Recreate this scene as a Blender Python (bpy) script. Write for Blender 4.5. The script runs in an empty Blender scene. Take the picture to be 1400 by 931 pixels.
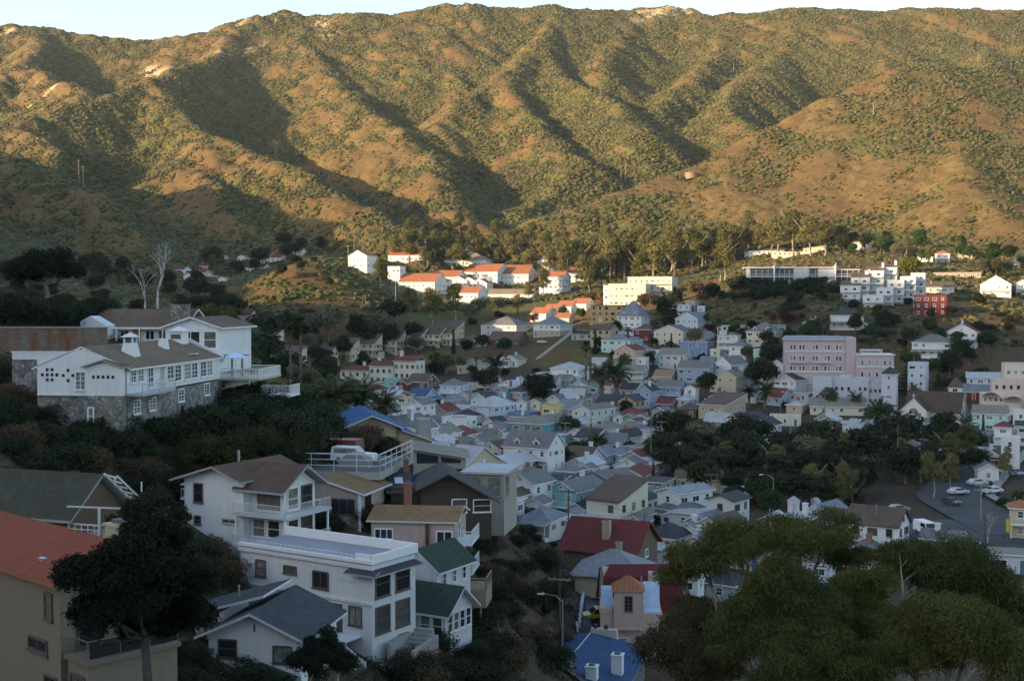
import bpy, bmesh, math, random
import numpy as np
from mathutils import Vector, Matrix
R = math.radians
random.seed(7)
sc = bpy.context.scene
C = bpy.context.scene.collection
# ------------------------------------------------------------------ camera
F_PX, PITCH, CAM_Z = 1690.0, math.atan(55.5 / 1690.0), 42.0
cp, sp = math.cos(PITCH), math.sin(PITCH)

def at(px, py, D):
    """world point seen at photo pixel (px,py) at forward distance D"""
    u, v = (px - 700.0) / F_PX, (465.5 - py) / F_PX
    y, z = cp + v * sp, -sp + v * cp
    k = D / y
    return Vector((u * k, D, CAM_Z + z * k))

def project(p):
    x, y, z = p[0], p[1], p[2] - CAM_Z
    f = y * cp - z * sp
    up = y * sp + z * cp
    return 700 + F_PX * x / f, 465.5 - F_PX * up / f

cam = bpy.data.cameras.new('camera')
cam.sensor_width = 36.0
cam.lens = 36.0 * F_PX / 1400.0
cam.clip_start, cam.clip_end = 1.0, 12000.0
cam_o = bpy.data.objects.new('camera', cam)
C.objects.link(cam_o)
cam_o.location = (0, 0, CAM_Z)
cam_o.rotation_euler = (math.pi / 2 - PITCH, 0, 0)
sc.camera = cam_o

# ------------------------------------------------------------------ light
SUN_EL, SUN_H = R(13.5), Vector((-0.90, -0.436))     # horizontal direction towards the sun
world = bpy.data.worlds.new('World')
sc.world = world
world.use_nodes = True
nt = world.node_tree
sky = nt.nodes.new('ShaderNodeTexSky')
sky.sky_type = 'NISHITA'
sky.sun_disc = False
sky.sun_elevation = SUN_EL
sky.sun_rotation = math.atan2(SUN_H.x, SUN_H.y)
sky.altitude = 50
sky.air_density, sky.dust_density, sky.ozone_density = 0.8, 0.6, 1.9
bg = nt.nodes['Background']
bg.inputs[1].default_value = 0.14
nt.links.new(sky.outputs[0], bg.inputs[0])
sun = bpy.data.lights.new('sun', 'SUN')
sun.energy, sun.angle, sun.color = 2.6, R(0.5), (1.0, 0.82, 0.57)
sun_o = bpy.data.objects.new('sun', sun)
C.objects.link(sun_o)
sd = Vector((SUN_H.x * math.cos(SUN_EL), SUN_H.y * math.cos(SUN_EL), math.sin(SUN_EL)))
sun_o.rotation_euler = sd.to_track_quat('Z', 'Y').to_euler()
sun_o.location = sd * 200
vs = sc.view_settings
vs.view_transform, vs.look, vs.gamma, vs.use_curve_mapping = 'Standard', 'None', 1.0, False
vs.exposure = 2.0
vs.use_white_balance = True          # the photograph's warm white balance
vs.white_balance_temperature, vs.white_balance_tint = 8000, 10
sc.cycles.max_bounces = 5
sc.cycles.diffuse_bounces = 3
sc.cycles.use_denoising = True

# ------------------------------------------------------------------ noise
def _h(ix, iy, seed):
    n = (ix.astype(np.int64) * 374761393 + iy.astype(np.int64) * 668265263 + seed * 1442695041) & 0x7fffffff
    n = ((n ^ (n >> 13)) * 1274126177) & 0x7fffffff
    return ((n ^ (n >> 16)) & 0xffff) / 65535.0

def vnoise(x, y, seed=0):
    x0, y0 = np.floor(x), np.floor(y)
    fx, fy = x - x0, y - y0
    fx, fy = fx * fx * fx * (fx * (fx * 6 - 15) + 10), fy * fy * fy * (fy * (fy * 6 - 15) + 10)
    a, b = _h(x0, y0, seed), _h(x0 + 1, y0, seed)
    c, d = _h(x0, y0 + 1, seed), _h(x0 + 1, y0 + 1, seed)
    return (a * (1 - fx) + b * fx) * (1 - fy) + (c * (1 - fx) + d * fx) * fy * 1.0

def fbm(x, y, octv=4, seed=0):
    s, a, t = 0.0, 1.0, 0.0
    for i in range(octv):
        s = s + a * (vnoise(x, y, seed + i * 17) * 2 - 1)
        t += a
        a *= 0.5
        x, y = x * 2.03 + 13.7, y * 2.03 - 7.1
    return s / t

# ------------------------------------------------------------------ terrain heights
FLOOR = [  # (photo x, photo y, distance) of ground seen or plainly there
    (840,900,140),(1000,890,142),(790,790,195),(860,860,165),(860,740,205),(1000,740,205),(1330,735,212),(1250,685,258),(1390,760,195),(1180,740,205),
    (700,690,238),(900,650,288),(1050,650,288),(1390,660,275),(1300,640,300),(700,600,355),(900,600,352),(560,600,350),(1000,560,405),(1200,600,352),
    (850,540,435),(720,540,435),(600,535,455),(850,500,498),(950,500,500),(950,450,560),(860,440,590),(780,470,545),(700,470,560),(600,495,535),
    (460,525,490),(640,467,630),(540,490,560),
    (410,355,630),(370,372,630),(330,395,640),(290,420,620),(470,375,625),(520,418,600),(560,450,580),(430,470,540),(400,440,560),(350,470,480),(300,395,800),(430,350,780),(200,400,760),
    (70,436,150),(0,395,170),(130,428,180),(-60,380,180),(160,430,300),(60,420,400),(250,430,470),
    (60,565,134),(340,565,143),(240,588,127),(190,592,116),(150,590,113),(110,585,117),(150,655,96),(330,635,121),(250,660,118),(400,602,138),(430,600,128),(520,600,170),(480,612,165),(560,615,190),(600,640,185),
    (460,712,118),(540,690,128),(640,705,136),(320,752,105),(270,754,107),(232,756,109),(200,800,92),(170,820,82),(480,885,91),(600,885,98),(645,860,105),(560,790,112),(640,815,112),(680,770,124),(690,850,118),(730,872,140),(680,925,104),(620,945,90),(742,930,125),(765,895,138),(430,900,85),
    (40,960,62),(200,960,68),(360,925,80),(0,640,95),(60,700,84),(0,860,68),
    (1290,605,352),(1140,540,418),(1080,540,420),(1240,535,425),(1380,560,385),(1300,480,470),(1180,450,500),(1090,430,520),(1050,400,580),(1090,388,600),(1150,390,600),(1100,357,650),(1350,410,560),(1380,372,640),(1300,352,720),(1230,410,540),(1200,430,520),
    (950,402,640),(880,412,650),(640,412,755),(780,402,755),(560,400,760),(700,385,840),(900,382,820),(1000,372,790),(600,352,940),(800,345,930),(1000,335,900),(1150,330,820),(500,360,850),(1250,330,820),(1400,340,800),
]
PTS = [tuple(at(*q)) for q in FLOOR] + [
    (24,90,5),(45,90,3),(12,72,10),(30,60,9),(60,60,5),(8,100,4),(6,125,1.5),(30,120,2),(70,130,1),(0,6,38.5),(0,-6,39.5),(-20,30,26),(15,25,26),(-8,30,26),(0,45,19.5),(-15,45,20.5),(-24,50,20.5),(0,20,31),(40,25,18),(80,30,9),(-60,40,30),(-90,80,40),(-60,100,37),
    (-200,300,40),(-120,250,38),(120,200,1),(200,250,1),(300,300,6),(400,300,10),(450,600,60),(300,100,2),(-300,500,45),(-350,800,75),(0,-200,80),(200,-200,40),(-200,-100,80),(500,0,5),
    (0,1200,130),(-500,1200,130),(500,1100,110),(900,900,110),(-900,800,120),(0,1600,180),(600,1500,150),(-600,1600,180),(-900,200,120),(900,400,80),(-900,-300,120)]
PTS = np.array(PTS)
_cx = 14.0
def _phi(r2): return np.sqrt(r2 + _cx * _cx)
_A = _phi(((PTS[:, None, :2] - PTS[None, :, :2]) ** 2).sum(2)) - 4.0 * np.eye(len(PTS))
_n = len(PTS)
_M = np.zeros((_n + 1, _n + 1)); _M[:_n, :_n] = _A; _M[:_n, _n] = 1; _M[_n, :_n] = 1
_W = np.linalg.solve(_M, np.concatenate([PTS[:, 2], [0]]))

def floor_z(x, y):
    x, y = np.atleast_1d(np.asarray(x, float)), np.atleast_1d(np.asarray(y, float))
    out = np.full(x.shape, _W[_n])
    for i in range(_n):
        out = out + _W[i] * _phi((x - PTS[i, 0]) ** 2 + (y - PTS[i, 1]) ** 2)
    return out

SPURS = [  # (slope, [(photo x, photo y, distance) ...])
    (.42, [(-300,20,1950),(-150,35,1950),(0,27,1950),(60,30,1950),(120,40,1930),(190,46,1920),(235,44,1900),(280,35,1900),(320,24,1900),(355,15,1920),(388,8,1950),(425,15,1930),(470,13,1900),(540,12,1900),(580,5,1900),(640,-3,1900),(700,5,1900),(760,2,1900),(800,6,1900),(870,6,1950),(900,3,1950),(930,6,1950),(960,13,1900),(1010,14,1900),(1080,8,1900),(1140,4,1900),(1200,10,1900),(1260,5,1900),(1330,7,1900),(1400,6,1900),(1550,10,1900),(1750,0,1900)]),
    (.52, [(340,22,1900),(300,62,1700),(255,78,1580),(205,97,1450),(100,135,1350),(0,165,1270),(-120,190,1200)]),
    (.56, [(205,97,1450),(240,140,1360),(262,166,1290),(300,178,1210),(350,200,1130),(400,222,1060),(450,242,1000),(500,270,940),(545,298,895)]),
    (.56, [(430,15,1930),(405,48,1780),(440,85,1640),(475,115,1520),(520,152,1390),(560,182,1300),(592,200,1240)]),
    (.58, [(565,8,1900),(580,48,1760),(602,78,1660),(628,102,1560)]),
    (.54, [(760,2,1900),(742,45,1720),(690,90,1560),(640,122,1460),(590,160,1380)]),
    (.56, [(742,45,1720),(760,92,1560),(800,112,1460),(840,140,1380),(874,166,1300)]),
    (.56, [(690,90,1560),(705,135,1420),(745,168,1320),(792,206,1230)]),
    (.52, [(1000,14,1900),(980,60,1720),(940,97,1560),(880,142,1430),(820,188,1320),(760,245,1190),(700,285,1090),(655,300,1010)]),
    (.54, [(1090,8,1900),(1070,60,1720),(1015,98,1540),(985,130,1430),(1030,172,1320)]),
    (.56, [(870,6,1950),(850,45,1760),(820,80,1600)]),
    (.52, [(1200,10,1900),(1190,58,1720),(1215,98,1560)]),
    (.52, [(1330,7,1900),(1345,60,1720),(1330,90,1560)]),
    (.52, [(60,30,1950),(40,78,1660),(0,108,1530),(-100,130,1450)]),
    (.55, [(40,78,1660),(80,100,1540),(120,120,1440)]),
    (.55, [(100,135,1350),(30,165,1260),(85,198,1150)]),
    (.52, [(-150,170,1150),(0,196,1090),(60,216,1040),(120,250,970),(170,290,890),(215,335,810)]),
    (.50, [(300,178,1210),(290,235,1080),(330,285,980),(390,325,890)]),
    (.50, [(592,200,1240),(600,240,1130),(640,275,1040)]),
    (.45, [(560,322,850),(640,314,900),(700,295,940),(760,277,965),(850,249,1005),(960,216,1045),(1050,166,1085),(1150,120,1125),(1225,85,1155),(1275,75,1175),(1325,83,1205),(1400,97,1255),(1550,100,1300)]),
    (.44, [(1325,83,1205),(1310,165,1030),(1330,235,910),(1380,290,830)]),
]
# crest of the hill behind and beside the camera whose shadow covers the town (found by following the sun back from the shadow's edge)
CREST_X, CREST = -560.0, None
CREST = [(CREST_X, y, z) for y, z in ((-900,250),(-36,252),(220,255),(280,252),(300,236),(311,192),(320,171),(345,166),(375,169),(400,173),(440,178),(620,200),(720,222),(860,232),(960,220),(1060,188),(1200,120))]

def _tent(x, y, pts, slope, seed):
    best = np.full(x.shape, -1e4)
    s0 = 0.0
    for a, b in zip(pts[:-1], pts[1:]):
        dx, dy = b[0] - a[0], b[1] - a[1]
        L2 = dx * dx + dy * dy
        t = np.clip(((x - a[0]) * dx + (y - a[1]) * dy) / L2, 0, 1)
        qx, qy = a[0] + t * dx, a[1] + t * dy
        zc = a[2] + t * (b[2] - a[2])
        d = np.sqrt((x - qx) ** 2 + (y - qy) ** 2)
        best = np.maximum(best, zc - slope * (np.sqrt(d * d + 9 ** 2) - 9))
    return best

SP3 = [(s, [tuple(at(*q)) for q in p]) for s, p in SPURS]

def mountain_z(x, y):
    # warped coordinates give ribs and side gullies
    wx = x + 13 * fbm(x / 130, y / 130, 2, 5) + 5 * fbm(x / 42, y / 42, 2, 9)
    wy = y + 13 * fbm(x / 130, y / 130, 2, 33) + 5 * fbm(x / 42, y / 42, 2, 51)
    acc = np.zeros(x.shape)
    k = 3.0
    base = 40 + (y - 840) * .235
    base = base - 45 * np.clip((x - 60) / 150, 0, 1) * np.clip((y - 1150) / 80, 0, 1) * np.clip((1500 - y) / 150, 0, 1)
    base = np.where(y > 1900, 289 - (y - 1900) * .35, base)
    zs = [base]
    for i, (s, p) in enumerate(SP3):
        zs.append(_tent(wx, wy, p, s * 1.36, i))
    if CREST is not None:
        zs.append(_tent(wx, wy, CREST, 1.25, 99))
    m = np.max(zs, axis=0)
    for z in zs:
        acc += np.exp(np.clip((z - m) / k, -40, 0))
    z = m + k * np.log(acc) - 1.0
    # side ribs running down the flanks, weak on the crests
    hgt = np.clip((m - base) / 60, 0, 1)
    al, pe = wx * .53 - wy * .85, wx * .85 + wy * .53
    rib = np.abs(fbm(pe / 42, al / 170, 3, 21))
    soft = np.clip((x - (y - 900) * .10 + 20) / 120, 0, 1) * np.clip((1230 - y) / 60, 0, 1)
    z = z - 9.0 * (1 - np.clip(rib * 2.4, 0, 1)) * (1 - .55 * hgt) * (1 - .75 * soft) + 3
    rib2 = np.abs(fbm(pe / 15 + 3.1, al / 60, 3, 91))
    z = z - 3.5 * (1 - np.clip(rib2 * 2.6, 0, 1)) * (1 - .6 * soft)
    return z

def ground_z(x, y):
    x, y = np.atleast_1d(np.asarray(x, float)), np.atleast_1d(np.asarray(y, float))
    f = floor_z(x, y)
    m = mountain_z(x, y) - 8
    k = 5.0
    mx = np.maximum(f, m)
    z = mx + k * np.log(np.exp(np.clip((f - mx) / k, -40, 0)) + np.exp(np.clip((m - mx) / k, -40, 0)))
    # keep the near ground exactly as given
    w = np.clip((y - 500) / 150, 0, 1) + np.clip((np.abs(x) - 300) / 100, 0, 1)
    w = np.clip(w, 0, 1)
    return f * (1 - w) + z * w

def gz(x, y): return float(ground_z(x, y)[0])

def cast(px, py, h=0.0, d0=40.0, d1=2300.0, step=2.0):
    """first point along the pixel's ray that is h above the ground"""
    Ds = np.arange(d0, d1, step)
    a = at(px, py, 1.0)
    X, Z = a.x * Ds, CAM_Z + (a.z - CAM_Z) * Ds
    G = ground_z(X, Ds) + h
    i = np.argmax(Z <= G)
    if not (Z <= G).any():
        i = len(Ds) - 1
    if i > 0:
        e0, e1 = Z[i-1] - G[i-1], Z[i] - G[i]
        t = e0 / (e0 - e1) if e0 != e1 else 0
        D = Ds[i-1] + t * step
    else:
        D = Ds[0]
    return at(px, py, D)
# ------------------------------------------------------------------ materials
_mats = {}
class NT:
    def __init__(self, name):
        self.m = bpy.data.materials.new(name)
        self.m.use_nodes = True
        self.t = self.m.node_tree
        self.b = self.t.nodes['Principled BSDF']
        self.b.inputs['Specular IOR Level'].default_value = 0.25
    def n(self, t, **kw):
        nd = self.t.nodes.new('ShaderNode' + t)
        for k, v in kw.items():
            if hasattr(nd, k): setattr(nd, k, v)
            else: nd.inputs[k].default_value = v
        return nd
    def l(self, a, b): self.t.links.new(a, b)
    def coord(self, which='Object', scale=(1, 1, 1)):
        tc = self.n('TexCoord'); mp = self.n('Mapping')
        mp.inputs['Scale'].default_value = scale
        self.l(tc.outputs[which], mp.inputs[0])
        return mp.outputs[0]
    def noise(self, vec, scale, detail=4.0, rough=0.55):
        n = self.n('TexNoise'); n.inputs['Scale'].default_value = scale
        n.inputs['Detail'].default_value = detail; n.inputs['Roughness'].default_value = rough
        self.l(vec, n.inputs['Vector']); return n.outputs[0]
    def ramp(self, fac, stops):
        r = self.n('ValToRGB'); e = r.color_ramp.elements
        while len(e) < len(stops): e.new(0.5)
        for el, (p, c) in zip(e, stops):
            el.position = p; el.color = (c[0], c[1], c[2], 1) if not isinstance(c, (int, float)) else (c, c, c, 1)
        self.l(fac, r.inputs[0]); return r.outputs[0]
    def mix(self, fac, a, b, mode='MIX'):
        m = self.n('Mix'); m.data_type = 'RGBA'; m.blend_type = mode
        for v, i in ((fac, 0), (a, 6), (b, 7)):
            if hasattr(v, 'links'): self.l(v, m.inputs[i])
            elif isinstance(v, (int, float)): m.inputs[i].default_value = v
            else: m.inputs[i].default_value = (v[0], v[1], v[2], 1)
        return m.outputs[2]
    def bump(self, h, strength=.3, dist=.05):
        b = self.n('Bump'); b.inputs['Strength'].default_value = strength; b.inputs['Distance'].default_value = dist
        self.l(h, b.inputs['Height']); self.l(b.outputs[0], self.b.inputs['Normal'])
    def col(self, c):
        if hasattr(c, 'links'): self.l(c, self.b.inputs['Base Color'])
        else: self.b.inputs['Base Color'].default_value = (c[0], c[1], c[2], 1)
    def rough(self, v): self.b.inputs['Roughness'].default_value = v

def cached(fn):
    def g(*a):
        k = (fn.__name__,) + a
        if k not in _mats: _mats[k] = fn(*a)
        return _mats[k]
    return g

def mul(c, k): return tuple(min(1, v * k) for v in c)

@cached
def wall_mat(c, kind='stucco'):
    t = NT('wall_' + kind); v = t.coord()
    n = t.noise(v, .45, 5); n2 = t.noise(v, 3.5, 4)
    base = t.mix(n, mul(c, .86), mul(c, 1.06))
    base = t.mix(t.ramp(n2, [(.35, 0), (.75, .22)]), base, mul(c, .72))
    # rain streaks: stretched noise
    vs_ = t.coord('Object', (2.2, 2.2, .12)); n3 = t.noise(vs_, 1.0, 5, .65)
    base = t.mix(t.ramp(n3, [(.48, 0), (.8, .45)]), base, mul(c, .62))
    t.col(base); t.rough(.85)
    if kind == 'board':
        w = t.n('TexWave', wave_type='BANDS', bands_direction='Z', wave_profile='SAW'); w.inputs['Scale'].default_value = 1.5
        t.l(t.coord(), w.inputs[0]); t.bump(w.outputs[1], .55, .03)
    elif kind == 'batten':
        w = t.n('TexWave', wave_type='BANDS', bands_direction='DIAGONAL'); w.inputs['Scale'].default_value = 1.2
        t.l(t.coord('Object', (1, 1, 0)), w.inputs[0]); t.bump(w.outputs[1], .3, .03)
    else: t.bump(n2, .12, .05)
    return t.m

@cached
def stone_mat(c):
    t = NT('rubble_stone'); v = t.coord()
    vo = t.n('TexVoronoi', feature='F1'); vo.inputs['Scale'].default_value = 2.6; t.l(v, vo.inputs['Vector'])
    ed = t.n('TexVoronoi', feature='DISTANCE_TO_EDGE'); ed.inputs['Scale'].default_value = 2.6; t.l(v, ed.inputs['Vector'])
    sep = t.n('SeparateColor'); t.l(vo.outputs['Color'], sep.inputs[0])
    b = t.ramp(sep.outputs[0], [(0, mul(c, .55)), (.5, c), (1, mul(c, 1.5))])
    b = t.mix(t.ramp(ed.outputs[0], [(.0, 1), (.09, 0)]), b, mul(c, .4))
    t.col(b); t.rough(.9); t.bump(ed.outputs[0], .6, .1)
    return t.m

@cached
def roof_mat(c, kind='shingle'):
    t = NT('roof_' + kind); v = t.coord()
    n = t.noise(v, .35, 5, .6); n2 = t.noise(v, 5.0, 3)
    b = t.mix(n, mul(c, .58), mul(c, 1.36))
    b = t.mix(t.ramp(n2, [(.3, 0), (.8, .45)]), b, mul(c, .6))
    if kind == 'tile':
        w = t.n('TexWave', wave_type='BANDS', bands_direction='X'); w.inputs['Scale'].default_value = 1.0
        t.l(v, w.inputs[0])
        b = t.mix(t.ramp(w.outputs[1], [(0, .55), (.5, 0)]), b, mul(c, .45))
        w2 = t.n('TexWave', wave_type='BANDS', bands_direction='Z', wave_profile='SAW'); w2.inputs['Scale'].default_value = 2.2
        t.l(v, w2.inputs[0])
        b = t.mix(t.ramp(w2.outputs[1], [(.0, .5), (.25, 0)]), b, mul(c, .5))
        t.bump(w.outputs[1], .5, .08); t.rough(.8)
    elif kind == 'shingle':
        w2 = t.n('TexWave', wave_type='BANDS', bands_direction='Z', wave_profile='SAW'); w2.inputs['Scale'].default_value = 2.8
        w2.inputs['Distortion'].default_value = .4
        t.l(v, w2.inputs[0])
        b = t.mix(t.ramp(w2.outputs[1], [(.0, .55), (.3, 0)]), b, mul(c, .45))
        vo = t.n('TexVoronoi', feature='F1'); vo.inputs['Scale'].default_value = 2.3; t.l(v, vo.inputs['Vector'])
        s = t.n('SeparateColor'); t.l(vo.outputs['Color'], s.inputs[0])
        b = t.mix(t.ramp(s.outputs[0], [(.3, 0), (1, .35)]), b, mul(c, 1.45))
        t.bump(w2.outputs[1], .4, .04); t.rough(.9)
    elif kind == 'metal':
        w = t.n('TexWave', wave_type='BANDS', bands_direction='X'); w.inputs['Scale'].default_value = .8
        t.l(v, w.inputs[0]); t.bump(w.outputs[1], .4, .04); t.rough(.45)
        t.b.inputs['Specular IOR Level'].default_value = .5
    else:
        t.rough(.75); t.bump(n2, .1, .04)
    t.col(b)
    return t.m

@cached
def paint(c, rough=.6):
    t = NT('paint'); n = t.noise(t.coord(), 2.0, 4)
    t.col(t.mix(n, mul(c, .82), mul(c, 1.08))); t.rough(rough)
    return t.m

@cached
def metal(c, rough=.4):
    t = NT('metal'); n = t.noise(t.coord(), 4.0, 4)
    t.col(t.mix(n, mul(c, .7), mul(c, 1.15))); t.rough(rough); t.b.inputs['Metallic'].default_value = .7
    return t.m

@cached
def glass_mat(k=0):
    t = NT('window_glass'); v = t.coord('Object')
    oi = t.n('ObjectInfo')
    b = t.ramp(oi.outputs['Random'], [(0, (.012, .014, .017)), (.45, (.03, .032, .035)), (.6, (.10, .095, .08)), (.8, (.30, .27, .22)), (1, (.05, .04, .035))])
    n = t.noise(v, 1.7, 2)
    t.col(t.mix(t.ramp(n, [(.4, 0), (.7, .6)]), b, (.015, .017, .02))); t.rough(.08)
    t.b.inputs['Specular IOR Level'].default_value = .6
    return t.m

@cached
def leaf_mat(c, c2, k=.5):
    t = NT('foliage'); v = t.coord('Object')
    oi = t.n('ObjectInfo')
    n = t.noise(v, .45, 4); n2 = t.noise(v, 4.0, 3)
    b = t.mix(t.ramp(n, [(.32, 0), (.7, 1)]), c, c2)
    b = t.mix(t.ramp(n2, [(.35, 0), (.8, .55)]), b, mul(c, .5))
    hs = t.n('HueSaturation'); t.l(b, hs.inputs['Color'])
    mr = t.n('MapRange'); t.l(oi.outputs['Random'], mr.inputs[0]); mr.inputs[3].default_value = .70; mr.inputs[4].default_value = 1.3
    t.l(mr.outputs[0], hs.inputs['Value'])
    mr2 = t.n('MapRange'); t.l(oi.outputs['Random'], mr2.inputs[0]); mr2.inputs[3].default_value = .515; mr2.inputs[4].default_value = .485
    t.l(mr2.outputs[0], hs.inputs['Hue'])
    t.col(hs.outputs[0]); t.rough(.6)
    t.b.inputs['Specular IOR Level'].default_value = .15
    tr = t.n('BsdfTranslucent'); t.l(hs.outputs[0], tr.inputs[0])
    mx = t.n('MixShader'); mx.inputs[0].default_value = .25
    out = t.t.nodes['Material Output']
    t.l(t.b.outputs[0], mx.inputs[1]); t.l(tr.outputs[0], mx.inputs[2]); t.l(mx.outputs[0], out.inputs[0])
    return t.m

@cached
def bark_mat(c):
    t = NT('bark'); v = t.coord('Object', (3, 3, .5)); n = t.noise(v, 1.5, 5)
    t.col(t.ramp(n, [(.3, mul(c, .45)), (.55, c), (.8, mul(c, 1.5))])); t.rough(.9); t.bump(n, .5, .06)
    return t.m

@cached
def asphalt(c=.05):
    t = NT('asphalt'); v = t.coord(); n = t.noise(v, .12, 6, .6); n2 = t.noise(v, 9, 2)
    b = t.mix(t.ramp(n, [(.3, 0), (.7, 1)]), (c * .75, c * .77, c * .8), (c * 1.5, c * 1.5, c * 1.5))
    t.col(t.mix(t.ramp(n2, [(.4, 0), (.9, .5)]), b, (c * 2, c * 2, c * 2))); t.rough(.85); t.bump(n2, .2, .02)
    return t.m

@cached
def ground_mat():
    t = NT('hillside'); v = t.coord()
    at_ = t.n('Attribute'); at_.attribute_name = 'cover'      # r: scrub, g: town soil, b: bare pale earth
    s = t.n('SeparateColor'); t.l(at_.outputs['Color'], s.inputs[0])
    n = t.noise(v, .012, 8, .62); n2 = t.noise(v, .16, 6, .7); n3 = t.noise(v, .6, 5, .7)
    dry = t.ramp(n2, [(.28, (.065, .043, .018)), (.5, (.132, .086, .036)), (.72, (.205, .140, .062))])
    red = t.ramp(n3, [(.3, (.085, .048, .024)), (.7, (.155, .092, .044))])
    b = t.mix(t.ramp(n, [(.42, 0), (.62, .75)]), dry, red)
    grn = t.ramp(n3, [(.25, (.050, .052, .020)), (.5, (.10, .10, .036)), (.75, (.16, .14, .055))])
    # scrub break-up at small scale
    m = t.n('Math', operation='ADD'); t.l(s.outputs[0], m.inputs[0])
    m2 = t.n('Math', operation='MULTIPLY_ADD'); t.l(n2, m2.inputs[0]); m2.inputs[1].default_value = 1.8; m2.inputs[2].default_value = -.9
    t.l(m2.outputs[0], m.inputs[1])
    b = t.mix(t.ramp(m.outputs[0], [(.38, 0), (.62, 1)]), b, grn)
    pale = t.ramp(n3, [(.3, (.34, .24, .13)), (.7, (.5, .37, .22))])
    b = t.mix(s.outputs[2], b, pale)
    soil = t.ramp(n3, [(.3, (.042, .032, .024)), (.6, (.085, .062, .044)), (.8, (.14, .11, .08))])
    b = t.mix(s.outputs[1], b, soil)
    t.col(b); t.rough(.95); t.b.inputs['Specular IOR Level'].default_value = .05
    t.bump(n3, .6, .8)
    return t.m
# ------------------------------------------------------------------ object helpers
def tag(o, label=None, cat=None, group=None, kind=None):
    if label: o['label'] = label
    if cat: o['category'] = cat
    if group: o['group'] = group
    if kind: o['kind'] = kind
    return o

def empty(name, loc, rz=0.0):
    o = bpy.data.objects.new(name, None)
    o.empty_display_size = .3
    o.location = loc; o.rotation_euler = (0, 0, rz)
    C.objects.link(o)
    return o

def link(name, me, parent=None, loc=(0, 0, 0), rot=(0, 0, 0), scale=(1, 1, 1)):
    o = bpy.data.objects.new(name, me)
    o.location, o.rotation_euler, o.scale = loc, rot, scale
    if parent is not None: o.parent = parent
    C.objects.link(o)
    return o

def np_mesh(name, V, faces, mats, mat_idx=None, smooth=False):
    """V (n,3); faces (m,k) array, k constant"""
    me = bpy.data.meshes.new(name)
    V = np.asarray(V, np.float32); Fc = np.asarray(faces, np.int32)
    m, k = Fc.shape
    me.vertices.add(len(V)); me.vertices.foreach_set('co', V.ravel())
    me.loops.add(m * k); me.loops.foreach_set('vertex_index', Fc.ravel())
    me.polygons.add(m)
    me.polygons.foreach_set('loop_start', np.arange(0, m * k, k, dtype=np.int32))
    for mt in mats: me.materials.append(mt)
    if mat_idx is not None: me.polygons.foreach_set('material_index', np.asarray(mat_idx, np.int32))
    me.polygons.foreach_set('use_smooth', np.full(m, smooth))
    me.update(calc_edges=True)
    return me

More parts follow.
